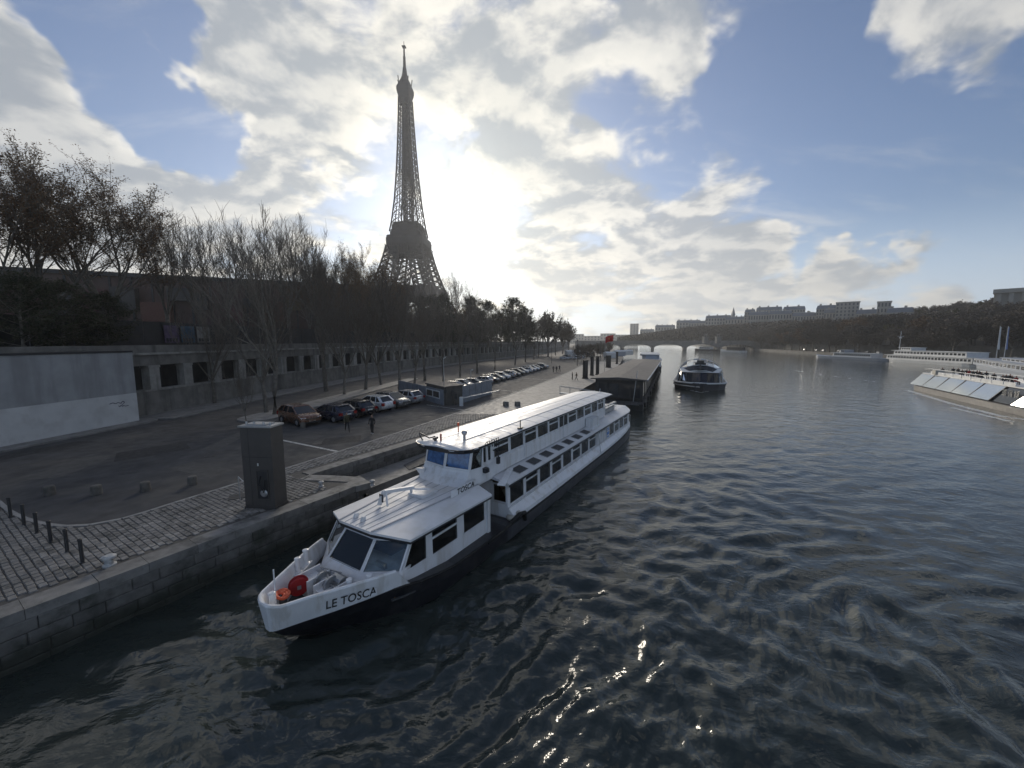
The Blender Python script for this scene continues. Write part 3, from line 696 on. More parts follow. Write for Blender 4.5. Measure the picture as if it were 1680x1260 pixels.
# side walls of the front saloon with openings: (x0, x1, has split)
def side_wall(y0, wins, xa, xb, zb, zt, zw0, zw1, sgn, name, slant_first=False, top_y=None, matl=None, th=.06):
    """wall along x at y = sgn*y0; openings wins; built from the solid pieces round the windows"""
    m = MB(); top_y = y0 if top_y is None else top_y
    def Y(z): u = (z - zb) / (zt - zb); return y0 + (top_y - y0) * u
    def blk(x0, x1, z0, z1):
        a, b = sgn * Y(z0), sgn * Y(z1); t_ = sgn * th
        if x1 - x0 < .005: return
        m.loft([[V(x0, a - t_, z0), V(x1, a - t_, z0), V(x1, b - t_, z1), V(x0, b - t_, z1)], [V(x0, a, z0), V(x1, a, z0), V(x1, b, z1), V(x0, b, z1)]])
    blk(xa, xb, zb, zw0); blk(xa, xb, zw1, zt); x = xa
    for (p, q, sp) in wins: blk(x, p, zw0, zw1); x = q
    blk(x, xb, zw0, zw1)
    m.build(name, matl or M['white'], tosca)
    for (p, q, sp) in wins:
        c = [V(p, sgn * Y(zw0), zw0), V(q, sgn * Y(zw0), zw0), V(q, sgn * Y(zw1), zw1), V(p, sgn * Y(zw1), zw1)]
        if sgn > 0: c = [c[1], c[0], c[3], c[2]]
        quad_window(c, 'window', .055, split=.66 if sp else None)
for sg in (-1, 1):
    side_wall(2.17, [(5.15, 6.80, True), (7.15, 8.82, False)], 4.92, 8.98, .76, 2.66, 1.46, 2.56, sg, 'front_saloon_wall', top_y=2.13)
    # raked first side window next to the windscreen corner
    c = [V(3.52, sg * 2.165, 1.52), V(4.92, sg * 2.165, 1.50), V(4.92, sg * 2.13, 2.60), V(4.14, sg * 2.13, 2.60)]
    if sg > 0: c = [c[1], c[0], c[3], c[2]]
    quad_window(c, 'window', .07)
    m = MB(); t_ = sg * .06
    for q in [[V(3.50, sg * 2.17, 1.50), V(3.62, sg * 2.15, 1.15), V(4.92, sg * 2.18, .76), V(4.92, sg * 2.17, 1.50)]]:
        m.loft([[p - V(0, t_, 0) for p in q], q])
    m.build('lower_side_panel', M['white'], tosca)
m = MB(); m.b2(8.98, 9.10, -2.2, 2.2, .76, 2.0); m.b2(8.92, 9.12, -2.26, -2.05, .62, 2.70); m.b2(8.92, 9.12, 2.05, 2.26, .62, 2.70); m.build('bulkhead', M['white'], tosca)
m = MB(); m.b2(8.9, 9.16, -2.42, -2.22, .45, .72); m.build('fender_bracket', M['white'], tosca)
M['shipgreyseam'] = mat('roof_seam_grey', (0.40, 0.41, 0.44), .6, var=.1)
# roof: raised centre panel with seams, sloping sides, dark fascia
def roof_pts(z, o): return None
rf = MB()
cl = [V(3.28, -.92, 2.98), V(3.28, .92, 2.98), V(9.0, 1.62, 3.06), V(9.0, -1.62, 3.06)]
rf.loft([[p - V(0, 0, .10) for p in cl], cl])
for sg in (-1, 1):
    q = [V(3.28, sg * .92, 2.975), V(3.92, sg * 2.30, 2.76), V(8.98, sg * 2.47, 2.74), V(9.0, sg * 1.62, 3.055)]
    if sg < 0: q = q[::-1]
    rf.loft([[p - V(0, 0, .09) for p in q], q][::1])
roof = rf.build('front_saloon_roof', M['roofwhite'], tosca)
m = MB()
for k in range(1, 6):
    y = -1 + 2 * k / 6; m.beam((3.32, y * .92, 2.985), (8.2, y * 1.5, 3.054), .028, .02)
for sg in (-1, 1): m.beam((3.3, sg * .93, 3.0), (9.0, sg * 1.63, 3.078), .06, .03)
m.build('roof_seam', M['shipgreyseam'], roof)
m = MB(); fas = [V(8.98, -2.46, 0), V(3.93, -2.29, 0), V(3.30, -.9, 0), V(3.30, .9, 0), V(3.93, 2.29, 0), V(8.98, 2.46, 0)]; fz = [2.655, 2.675, 2.86, 2.86, 2.675, 2.655]
m.loft([[V(p.x + .05, p.y * .97, z - .10), V(p.x, p.y * .995, z - .10), V(p.x, p.y * .995, z + .03), V(p.x + .05, p.y * .97, z + .03)] for p, z in zip(fas, fz)]); m.build('roof_fascia', M['trim'], tosca)
# hatch and folded frame on the front roof
m = MB(); m.b2(6.35, 7.35, -.55, .35, 3.04, 3.16); m.build('roof_hatch', M['roofwhite'], roof)
m = MB(); m.beam((4.9, .55, 3.07), (5.15, .5, 3.62), .1, .16); m.beam((5.15, .5, 3.58), (6.6, .25, 3.35), .16, .14); m.beam((5.0, .15, 3.07), (5.2, .45, 3.55), .07); m.beam((6.2, .9, 3.3), (6.9, -.5, 3.32), .07); m.beam((6.5, .3, 3.08), (6.5, .3, 3.4), .08); m.build('folded_mast', M['roofwhite'], tosca)
m = MB(); m.box(5.0, .52, 3.35, .03, .22, .34); m.build('mast_panel', M['trim'], tosca)
for (x, y) in [(3.65, .55), (3.6, .05)]:
    m = MB(); m.loft([[(x, y - .06, 3.0), (x + .2, y - .06, 3.0), (x + .2, y + .06, 3.0), (x, y + .06, 3.0)], [(x + .08, y - .05, 3.17), (x + .2, y - .05, 3.17), (x + .2, y + .05, 3.17), (x + .08, y + .05, 3.17)]]); m.build('roof_vent', M['roofwhite'], roof)

# -------- wheelhouse
wh = MB()
def wring(z, f): # f: forward bulge
    return [V(12.5, 1.85, z), V(9.60 - f * .35, 1.85 + f * .1, z), V(8.82 - f, 1.66, z), V(8.58 - f, .16, z), V(8.78 - f, -1.27, z), V(9.60 - f * .35, -1.45 - f * .1, z), V(12.5, -1.45, z)]
wh.loft([wring(3.0, .60), wring(3.15, .42), wring(3.36, .2), wring(3.6, .06), wring(3.71, .03)]); whb = wh.build('wheelhouse_base', M['white'], tosca, False)
m = MB(); m.beam((8.75, .0, 3.86), (8.55, -.02, 3.86), .05); m.build('wiper', M['trim'], whb)
def wpt(i, z):
    u = (z - 3.7) / (4.78 - 3.7); d = .26 * u
    P = [V(9.62 + d * .3, 1.85, z), V(8.84 + d, 1.66, z), V(8.60 + d, .16, z), V(8.80 + d, -1.27, z), V(9.62 + d * .3, -1.45, z)]
    return P[i]
M['skyreflpane'] = mat('painted_sky_reflection_pane', (0.075, 0.16, 0.34), .06, var=.35, vs=5, spec=.8)  # opaque pane: the blue sky's reflection is painted into its base colour
for i, gm in ((0, M['glassdark']), (1, M['skyreflpane']), (2, M['skyreflpane']), (3, M['glass'])):
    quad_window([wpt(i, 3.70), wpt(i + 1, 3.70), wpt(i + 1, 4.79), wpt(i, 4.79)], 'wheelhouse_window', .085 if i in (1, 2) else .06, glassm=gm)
# upper saloon
UW = [(10.72 + 1.66 * k, 12.24 + 1.66 * k, k % 2 == 0) for k in range(11)]
for sg in (-1, 1):
    side_wall(1.42, [(9.75, 10.08, False), (10.16, 10.50, False)] + UW, 9.62, 29.3, 3.0, 4.80, 3.84, 4.70, sg, 'upper_saloon_wall', top_y=1.36)
    for k in range(4):   # clapboard siding below the windows
        m = MB(); z = 3.02 + k * .19
        m.loft([[V(9.7, sg * 1.40, z), V(9.7, sg * 1.455, z), V(9.7, sg * 1.43, z + .18), V(9.7, sg * 1.40, z + .18)], [V(29.25, sg * 1.40, z), V(29.25, sg * 1.455, z), V(29.25, sg * 1.43, z + .18), V(29.25, sg * 1.40, z + .18)]])
        m.build('siding_board', M['white'], tosca)
m = MB(); m.b2(29.2, 29.3, -1.38, 1.38, 3.0, 4.8); m.build('upper_aft_bulkhead', M['white'], tosca)
# top roof: thin cambered shell with curved front brim
tr = MB(); rings = []
for x in [8.0, 8.12, 8.3, 8.6, 9.0, 9.5, 12, 20, 28, 30.6, 30.9]:
    w = interp([(8.0, .75), (8.12, 1.1), (8.3, 1.35), (8.6, 1.55), (9.0, 1.62), (9.5, 1.62), (30.6, 1.62), (30.9, 1.5)], x)
    ys = [1.26, 1.0, .55, .1, -.4, -.8, -1]; top = [V(x, w * q, 4.90 + .17 * (1 - ((q - .13) / 1.13) ** 2) - (.05 if x < 8.2 else 0)) for q in ys]; bot = [V(x, w * q, 4.83 + .11 * (1 - ((q - .13) / 1.13) ** 2) - (.0 if x < 8.2 else 0)) for q in reversed(ys)]
    rings.append(top + bot)
tr.loft(rings); troof = tr.build('top_roof', M['roofwhite'], tosca)
m = MB()
for sg in (-1, 1): m.beam((9.4, sg * .56, 5.055), (30.7, sg * .56, 5.055), .05, .03)
for k in range(1, 14): m.beam((9 + k * 1.6, -1.55, 4.925), (9 + k * 1.6, -.6, 5.045), .03, .015)
m.build('roof_seam', M['roofwhite'], troof)
m = MB(); ar = [(x, y) for x, y in [(9.2, -1.6), (8.6, -1.53), (8.3, -1.33), (8.12, -1.08), (8.02, -.72), (7.98, .1), (8.02, .92), (8.12, 1.37), (8.3, 1.68), (8.6, 1.93), (9.2, 2.02)]]
m.loft([[V(x + .16, y * .92, 4.68), V(x + .02, y * 1.0, 4.70), V(x - .025, y * 1.025, 4.90), V(x + .12, y * .94, 4.87)] for x, y in ar]); m.build('roof_brim', M['trim'], troof)
for sg in (-1, 1):
    m = MB(); m.b2(9.2, 30.8, sg * 1.60 * (1 if sg < 0 else 1.26), sg * 1.645 * (1 if sg < 0 else 1.255), 4.80, 4.88); m.build('gutter', M['trim'], troof)
# roof fittings
def fitting(name, fn, mt, **k): m = MB(); fn(m); return m.build(name, mt, tosca, **k)
fitting('search_light', lambda m: (m.tube([(9.35, -.55, 4.98), (9.35, -.55, 5.3)], .07, 8), m.lathe([(.02, -.13), (.12, -.09), (.15, 0), (.12, .09), (.02, .13)], 12, 9.35, -.55, 5.42)), M['steel'])
fitting('signal_lamp', lambda m: (m.tube([(10.6, .85, 5.0), (10.6, .85, 5.4)], .03, 8), m.tube([(10.6, .85, 5.4), (10.6, .85, 5.56)], .06, 8)), M['orange'])
fitting('red_lamp', lambda m: m.tube([(8.62, .35, 5.0), (8.62, .35, 5.42)], .045, 8), M['red'])
fitting('horn', lambda m: (m.tube([(8.5, .6, 5.02), (8.5, .6, 5.2)], .07, 8), m.tube([(8.35, .6, 5.17), (8.65, .6, 5.17)], .06, 8)), M['darkmetal'])
fitting('left_corner_hook', lambda m: m.tube([(8.5, 1.45, 4.95), (8.35, 1.5, 5.2), (8.4, 1.6, 5.35), (8.6, 1.1, 5.1), (8.7, .8, 5.2)], .035, 6), M['darkmetal'])
fitting('aerial_mast', lambda m: (m.tube([(13.4, -1.45, 4.9), (13.4, -1.45, 5.45)], .035, 6), m.box(13.4, -1.45, 4.98, .34, .2, .08)), M['darkmetal'])
fitting('cable_bundle', lambda m: [m.tube([(9.6 + .2 * k, -1.62, 4.9 + .05 * (k % 2)), (9.7 + .2 * k, -1.7, 5.05), (9.8 + .2 * k, -1.66, 4.8 - .06 * k), (9.9 + .2 * k, -1.62, 4.7)], .02, 5) for k in range(6)], M['darkmetal'])
fitting('white_strip_light', lambda m: m.beam((9.2, -1.15, 4.72), (9.1, -1.5, 4.70), .05), M['white'])
fitting('side_lamp', lambda m: (m.box(9.75, -1.55, 3.55, .26, .2, .24), m.box(9.75, -1.68, 3.55, .2, .08, .18)), M['trim'])
fitting('door_mirror', lambda m: (m.tube([(10.62, -1.42, 4.35), (10.62, -1.75, 4.3), (10.62, -1.75, 3.9)], .03, 6), m.box(10.62, -1.74, 3.85, .18, .14, .34)), M['trim'])
fitting('wheelhouse_side_box', lambda m: (m.loft([[(8.5, 1.4, 3.0), (9.1, 1.4, 3.0), (9.1, 1.6, 3.0), (8.5, 1.6, 3.0)], [(8.45, 1.4, 3.5), (8.6, 1.4, 3.5), (8.6, 2.0, 3.4), (8.45, 2.0, 3.4)]])), M['white'])

# -------- main (lower) saloon
LW = [(10.95 + 1.715 * k, 12.48 + 1.715 * k, k % 2 == 1) for k in range(8)]
LW2 = [(28.15 + 1.6 * k, 29.55 + 1.6 * k, k % 2 == 1) for k in range(4)]
for sg in (-1, 1): side_wall(2.24, LW + LW2, 10.75, 35.0, .90, 2.70, 1.42, 2.56, sg, 'main_saloon_wall', top_y=2.20)
# glazed front of the main saloon, behind the side doorway
c = [V(10.75, -1.3, 1.55), V(10.75, -2.18, 1.55), V(10.75, -2.16, 2.55), V(10.75, -1.3, 2.55)]
m = MB(); m.b2(10.76, 10.82, -2.2, 2.2, .76, 1.5); m.b2(10.76, 10.82, -1.25, 2.2, 1.5, 2.6); m.build('door_bulkhead', M['white'], tosca); quad_window([c[0], c[1], c[2], c[3]], 'door_window', .06)
fitting('entrance_door', lambda m: m.b2(9.15, 9.2, -1.35, -.65, .8, 2.6), M['wood'])
# side deck panels: white sloping panel between sill and hull edge
for sg in (-1, 1):
    m = MB(); L = [10.75, 14, 20, 26, 30, 33, 35, 36.2, 37.0]; rings = []
    for x in L:
        b = hb(x); s = sheer(x); rings.append([V(x, sg * min(2.19, b - .2), s), V(x, sg * (b + .005), s + .01), V(x, sg * (b - .03), s + .20), V(x, sg * min(2.30, b - .12), 1.30), V(x, sg * min(2.19, b - .2), 1.33)])
    m.loft(rings); m.build('side_panel', M['white'], tosca)
    m = MB(); m.loft([[V(x, sg * min(2.26, hb(x) - .15), 1.32), V(x, sg * min(2.33, hb(x) - .09), 1.32), V(x, sg * min(2.33, hb(x) - .09), 1.375), V(x, sg * min(2.26, hb(x) - .15), 1.375)] for x in L]); m.build('sill_rail', M['white'], tosca)
m = MB(); dk = [(x, -(hb(x) - .04)) for x in XS if 3.2 <= x <= 37.3]; dk = dk + [(x, -y) for x, y in reversed(dk)]
m.prism(dk, .70, .765); m.build('side_deck', M['deck'], tosca)
# ledge roof with skylights
led = MB()
for sg in (-1, 1):
    L = [10.55, 34, 35.2, 36.2, 36.7]; rings = []
    for x in L:
        w = interp([(34, 2.45), (35.2, 2.25), (36.2, 1.85), (36.7, 1.5)], x)
        rings.append([V(x, sg * w, 2.66), V(x, sg * w, 2.745), V(x, sg * min(1.30, w - .2), 2.96), V(x, sg * min(1.30, w - .2), 2.80)])
    led.loft(rings)
led.b2(29.2, 36.55, -1.31, 1.31, 2.82, 2.955)
ledge = led.build('main_saloon_roof', M['roofwhite'], tosca)
for sg in (-1, 1):
    m = MB(); m.loft([[V(x, sg * (w - .02), 2.56), V(x, sg * (w + .012), 2.56), V(x, sg * (w + .012), 2.672), V(x, sg * (w - .02), 2.672)] for x, w in [(10.55, 2.45), (34, 2.45), (35.2, 2.25), (36.2, 1.85), (36.7, 1.5)]]); m.build('roof_fascia', M['trim'], tosca)
for k in range(7):
    x = 12.0 + 1.72 * k
    for sg in (-1, 1):
        zf = lambda y: 2.96 - (y - 1.30) * (.215 / 1.15) + .008
        m = MB(); q = [V(x, sg * 1.62, zf(1.62)), V(x + 1.0, sg * 1.62, zf(1.62)), V(x + 1.0, sg * 2.22, zf(2.22)), V(x, sg * 2.22, zf(2.22))]
        m.loft([[p + V(0, 0, -.03) for p in q], [p + V(0, 0, .022) for p in q]]); sk = m.build('skylight', M['steel'], tosca)
        m = MB(); m.loft([[V(p.x * .92 + (x + .5) * .08, p.y * .97 + sg * 1.92 * .03, p.z + .015) for p in q], [V(p.x * .92 + (x + .5) * .08, p.y * .97 + sg * 1.92 * .03, p.z + .028) for p in q]]); m.build('skylight_pane', M['deck'], sk)
# canopy over the side doorway
m = MB(); q = [V(9.35, -1.42, 3.03), V(12.0, -1.55, 3.02), V(12.0, -1.95, 2.95), V(10.2, -2.45, 2.80)]; q = [V(9.9, -2.15, 2.88), V(11.95, -1.52, 3.05), V(12.05, -1.78, 3.02), V(10.2, -2.42, 2.80)]
m.loft([[p - V(0, 0, .06) for p in q], q]); m.build('doorway_canopy', M['white'], tosca)
m = MB(); m.b2(9.1, 10.75, -1.42, 2.2, 2.86, 2.96); m.build('passage_roof', M['roofwhite'], tosca)
# fender cushions beside the doorway
m = MB(); m.lathe([(.05, 0), (.26, .02), (.32, .1), (.26, .2), (.05, .22)], 14, 10.75, -2.5, .8); m.lathe([(.05, 0), (.2, .02), (.25, .08), (.2, .16), (.05, .18)], 12, 11.2, -2.5, .9); m.build('fender', M['cream'], tosca, True)
m = MB(); m.tube([(10.2, -2.72, .85), (11.0, -2.82, 1.05), (11.5, -2.83, .95), (11.6, -2.8, .5)], .11, 8); m.tube([(8.3, -2.68, .72), (9.5, -2.74, .76), (10.4, -2.74, .9)], .08, 8); m.build('rubber_fender', M['rubber'], tosca, True)
# plain doors amidships and the blue-and-white notice
for k in range(3):
    m = MB(); x = 24.75 + k * .75; m.b2(x, x + .7, -2.262, -2.238, 1.45, 2.55); d_ = m.build('locker_door', M['white'], tosca)
    m = MB(); m.b2(x + .1, x + .28, -2.268, -2.262, 2.3, 2.45); m.b2(x + .4, x + .58, -2.268, -2.262, 2.3, 2.45); m.build('vent_slot', M['trim'], d_)
M['noticeblue'] = mat('notice_blue', (0.10, 0.26, 0.62), .5, var=.15, vs=4)
m = MB(); m.b2(27.15, 28.0, -2.285, -2.262, 1.4, 2.5); nt_ = m.build('notice_board', M['white'], tosca)
m = MB(); m.b2(27.25, 27.9, -2.292, -2.285, 1.72, 1.98); m.b2(27.25, 27.9, -2.292, -2.285, 2.1, 2.18); m.b2(27.25, 27.75, -2.292, -2.285, 2.25, 2.32); m.b2(27.25, 27.9, -2.292, -2.285, 1.5, 1.58); m.build('notice_print', M['noticeblue'], nt_)
m = MB(); m.tube([(24.4, -2.42, 2.7), (24.4, -2.72, .8)], .03, 6); m.build('side_pole', M['steel'], tosca)
for x in (19.6, 13.9): fitting('down_pipe', lambda m: m.tube([(x, -1.46, 4.8), (x, -1.47, 3.0)], .025, 6), M['white'])
# aft deck gear: locker, rails with life jackets, life raft, mast
fitting('roof_locker', lambda m: (m.b2(23.6, 25.8, -2.2, -1.46, 2.86, 2.98), m.b2(24.0, 25.5, -2.12, -1.5, 2.98, 3.72)), M['white'])
rail = MB()
for x in (30.0, 31.2, 32.4, 33.6): rail.tube([(x, -1.2, 2.95), (x, -1.2, 3.75)], .025, 6)
for z in (3.3, 3.72): rail.tube([(30.0, -1.2, z), (33.6, -1.2, z)], .025, 6)
rail.b2(30.1, 33.4, -1.12, -.8, 2.96, 3.5); rail.build('aft_rail', M['steel'], tosca)
for k in range(8):
    fitting('life_ring_case', lambda m: m.box(30.25 + k * .42, -1.18, 3.78, .3, .26, .12), M['cream'] if k % 2 else M['white'])
fitting('aft_stair_frame', lambda m: (m.beam((28.2, -1.3, 4.75), (28.2, -1.3, 3.0), .08), m.beam((28.2, -1.32, 4.6), (28.9, -1.32, 3.3), .07), m.beam((28.9, -1.32, 3.3), (29.5, -1.32, 4.6), .07)), M['white'])
fitting('stern_mast', lambda m: (m.tube([(32.2, .3, 2.95), (32.9, .3, 5.1)], .04, 6)), M['steel'])
fitting('life_raft', lambda m: m.tube([(31.0, .55, 3.35), (32.0, .55, 3.35)], [.3, .3], 14), M['white'])
st = MB()
for q in range(12):
    an_ = -math.pi/2 + math.pi * q / 11; st.tube([(36.3 + 1.0 * math.cos(an_), 2.0 * math.sin(an_), 1.1), (36.3 + 1.0 * math.cos(an_), 2.0 * math.sin(an_), 1.95)], .02, 5)
st.tube([(36.3 + 1.0 * math.cos(-math.pi/2 + math.pi * q / 14), 2.0 * math.sin(-math.pi/2 + math.pi * q / 14), 1.95) for q in range(15)], .03, 6); st.build('stern_rail', M['steel'], tosca)
m = MB(); m.b2(34.95, 35.05, -2.1, 2.1, .8, 2.66); m.build('aft_bulkhead', M['white'], tosca)
# interior: floor, tables and seats that show through the glass
m = MB(); m.b2(3.3, 8.95, -2.05, 2.05, .77, .80); m.b2(10.9, 34.9, -2.1, 2.1, .775, .80); m.b2(9.8, 29.1, -1.3, 1.3, 3.005, 3.02); m.build('cabin_floor', M['wood'], tosca)
m = MB(); m.b2(3.9, 8.9, -2.0, 2.0, 2.60, 2.63); m.build('saloon_ceiling', M['cream'], tosca)
sm_ = MB(); sm_.b2(-.28, .28, -.25, .25, .32, .45); sm_.b2(.18, .30, -.25, .25, .45, 1.1); sm_.b2(-.05, .05, -.05, .05, 0, .33); seat_me = sm_.mesh('seat', M['cream'])
tb_ = MB(); tb_.b2(-.55, .55, -.45, .45, .68, .74); tb_.b2(-.06, .06, -.06, .06, 0, .68); tab_me = tb_.mesh('table', M['wood'])
cl_ = MB(); cl_.loft([[(-.6, -.5, .48), (.6, -.5, .48), (.6, .5, .48), (-.6, .5, .48)], [(-.56, -.46, .76), (.56, -.46, .76), (.56, .46, .76), (-.56, .46, .76)]]); cloth_me = cl_.mesh('tablecloth', M['cream'])
for x0, n_, z0, yy in ((4.3, 3, .8, 1.35), (11.9, 7, .8, 1.45), (11.0, 10, 3.02, .85)):
    for k in range(n_):
        for sg in (-1, 1):
            x = x0 + k * 1.75; link('saloon_table', tab_me, tosca, (x, sg * yy, z0)); 
            if z0 < 2: link('tablecloth', cloth_me, tosca, (x, sg * yy, z0 + .01))
            link('saloon_seat', seat_me, tosca, (x + .72, sg * yy, z0)); link('saloon_seat', seat_me, tosca, (x - .72, sg * yy, z0), math.pi)
fitting('helm_console', lambda m: m.b2(9.3, 9.7, -.9, .9, 3.2, 4.0), M['trim'])

# -------- lettering
def text_verts(body, bold=0.0):
    cu = bpy.data.curves.new('lettering', 'FONT'); cu.body = body; cu.size = 1.0; cu.offset = bold; cu.extrude = 0.0; cu.resolution_u = 3
    o = bpy.data.objects.new('lettering', cu); COL.objects.link(o)
    me = bpy.data.meshes.new_from_object(o.evaluated_get(bpy.context.evaluated_depsgraph_get()))
    v = [tuple(p.co) for p in me.vertices]; f = [tuple(p.vertices) for p in me.polygons]
    bpy.data.objects.remove(o); bpy.data.curves.remove(cu); bpy.data.meshes.remove(me)
    x0 = min(p[0] for p in v); x1 = max(p[0] for p in v); y0 = min(p[1] for p in v); y1 = max(p[1] for p in v)
    return [((p[0] - x0) / (x1 - x0), (p[1] - y0) / (y1 - y0)) for p in v], f
def lettering(body, fn, matl, parent, name, bold=0.0):
    v, f = text_verts(body, bold); m = MB(); m.add([fn(u, w) for u, w in v], f); return m.build(name, matl, parent)
M['ink'] = mat('letter_black', (0.01, 0.01, 0.012), .5, var=0)
def bow_pt(u, w):
    x = 1.32 + 1.36 * u; fl = .10 * (1 - min(1, x / 4)); zb = sheer(x) - .03; zt = bul_top(x); z = 1.25 + .34 * w; k = (z - zb) / (zt - zb)
    b = hb(x); y0, y1 = b + .012, b + flare(x) + .02
    return V(x + .04 * fl * (1 - k) - fl * k - .022, -(y0 + (y1 - y0) * k) - .034, z)
lettering('LE TOSCA', bow_pt, M['ink'], bulw, 'bow_name', .008)
m = MB(); m.b2(6.95, 8.75, -1.585, -1.54, 3.04, 3.36); nb = m.build('name_board', M['white'], tosca); nb.location = (.15, .02, 0)
lettering('TOSCA', lambda u, w: V(7.3 + 1.3 * u + .05 * w, -1.600, 3.06 + .27 * w), M['ink'], nb, 'board_name', .02)

# ------------------------------------------------------------------ other boats
def hull_mb(L, W, fb, bow=.22, stern=.08, draft=.5, sheer_=.3, n=14):
    m = MB(); rings = []
    for i in range(n + 1):
        u = i / n; x = L * u
        k = 1.0
        if u < bow: k = math.sin(math.pi/2 * max(.06, u / bow)) ** .8
        if u > 1 - stern: k = .72 + .28 * (1 - u) / stern
        b = W / 2 * k; z = fb + sheer_ * max(0, 1 - u / (bow * 1.3)) ** 2
        rk = .8 * max(0, 1 - u / bow)
        rings.append([V(x + rk, 0, -draft), V(x + rk, -b * .8, -draft), V(x + rk * .5, -b * .96, 0), V(x, -b, z), V(x, b, z), V(x + rk * .5, b * .96, 0), V(x + rk, b * .8, -draft)])
    m.loft(rings); return m
def cabin_mb(poly_lo, poly_hi, z0, z1):
    m = MB(); m.loft([[V(x, y, z0) for x, y in poly_lo], [V(x, y, z1) for x, y in poly_hi]]); return m
def place(name, label, p0, p1, cat='boat', group=None):
    d = p1 - p0
    return thing(name, label, cat, (p0.x, p0.y, 0), math.atan2(d.y, d.x), group), d.length
def win_row(parent, x0, x1, y, z0, z1, n, matl, gap=.25, depth=.04, name='window'):
    w = (x1 - x0) / n; m = MB(); m.b2(-w * (1 - gap) / 2, w * (1 - gap) / 2, -depth / 2, depth / 2, 0, z1 - z0); me = m.mesh(name, matl)
    for k in range(n): link(name, me, parent, (x0 + (k + .5) * w, y, z0))
M['bargedark'] = mat('barge_dark', (0.030, 0.030, 0.031), .6, var=.25, dirt=(0.06, 0.055, 0.05, .5))
M['bargeroof'] = mat('barge_roof_felt', (0.085, 0.08, 0.078), .8, var=.15, vs=.8)
M['duskglass'] = mat('dusk_window', (0.03, 0.033, 0.038), .08, var=0)
M['shipwhite'] = mat('ship_white', (0.62, 0.63, 0.63), .4, var=.08, dirt=(0.45, 0.44, 0.42, .4), dscale=.5)
M['shipgrey'] = mat('ship_grey', (0.30, 0.33, 0.38), .4, var=.08)
M['stonehull'] = mat('hull_taupe', (0.25, 0.24, 0.23), .45, var=.12)
M['mirror'] = mat('bright_glazing', (0.55, 0.57, 0.56), .06, metal=.85, var=0.05)
M['flagred'] = mat('flag_red', (0.45, 0.03, 0.025), .8, var=.1)
M['flagyellow'] = mat('flag_yellow', (0.6, 0.42, 0.04), .8, var=.1)
M['flagblue'] = mat('banner_blue', (0.16, 0.22, 0.42), .8, var=.1)

# dark floating pavilion moored behind the white boat
p0 = V(16.0, 55.5, 0); dq = V(.388, .923, 0)
pav, L = place('floating_pavilion', 'long dark floating pavilion with flat grey roof moored behind the white boat', p0, p0 + dq * 66)
m = MB(); m.b2(0, 64, -2.9, 4.6, -.6, .95); m.build('pontoon', M['bargedark'], pav)
m = MB(); m.b2(2.2, 63, -2.6, 4.2, .95, 1.4); m.build('base_wall', M['bargedark'], pav)
for (y, s) in ((-2.6, 1), (4.2, -1)):
    win_row(pav, 3, 62, y, 1.5, 3.7, 16, M['duskglass'], .16, .05)
    m = MB(); m.b2(2.2, 63, y - .05, y + .05, 3.75, 4.15); m.build('fascia', M['bargedark'], pav)
pm_ = MB(); pm_.b2(-.09, .09, -.09, .09, .95, 4.2); pme_ = pm_.mesh('post', M['bargedark'])
for k in range(17):
    for y in (-2.62, 4.22): link('post', pme_, pav, (2.3 + k * 3.78, y, 0))
m = MB(); m.b2(2.2, 2.3, -2.6, 4.2, .95, 4.1); m.build('end_wall', M['bargedark'], pav)
m = MB(); 
for k in range(4): 
    m = MB(); m.b2(2.14, 2.2, -2.3 + k * 1.6, -1.0 + k * 1.6, 1.5, 3.5); m.build('window', M['duskglass'], pav)
m = MB(); rg = [(-3.3, 4.22), (-3.3, 4.36), (.8, 4.62), (4.9, 4.36), (4.9, 4.22)]; m.loft([[V(x, y, z) for y, z in rg] for x in (1.2, 64.3)]); m.build('roof', M['bargeroof'], pav)
m = MB(); m.b2(1.15, 64.4, -3.42, -3.28, 4.2, 4.40); m.build('roof_edge', M['shipgrey'], pav)
for k in range(9):
    m = MB(); m.lathe([(.1, -.12), (.34, -.14), (.42, 0), (.34, .14), (.1, .12)], 12); o = m.build('tyre_fender', M['rubber'], pav, True); o.location = (3 + k * 7, -3.02, .45); o.rotation_euler = (math.pi / 2, 0, 0)
m = MB(); m.tube([(1.6, -1.4, .9), (2.2, -1.8, 5.6)], .05, 6); m.build('mooring_pole', M['steel'], pav)
m = MB(); m.b2(-1.4, 2.1, -2.4, 3.6, .95, 1.02); 
m.build('fore_platform', M['deck'], pav)
for k in range(7): 
    m = MB(); m.tube([(-1.3 + .1 * k * 0, -2.3 + k * .97, 1.0), (-1.3, -2.3 + k * .97, 2.0)], .03, 5); m.build('rail_post', M['darkmetal'], pav)
m = MB(); m.tube([(-1.3, -2.3, 2.0), (-1.3, 3.55, 2.0)], .03, 5); m.build('rail', M['darkmetal'], pav)

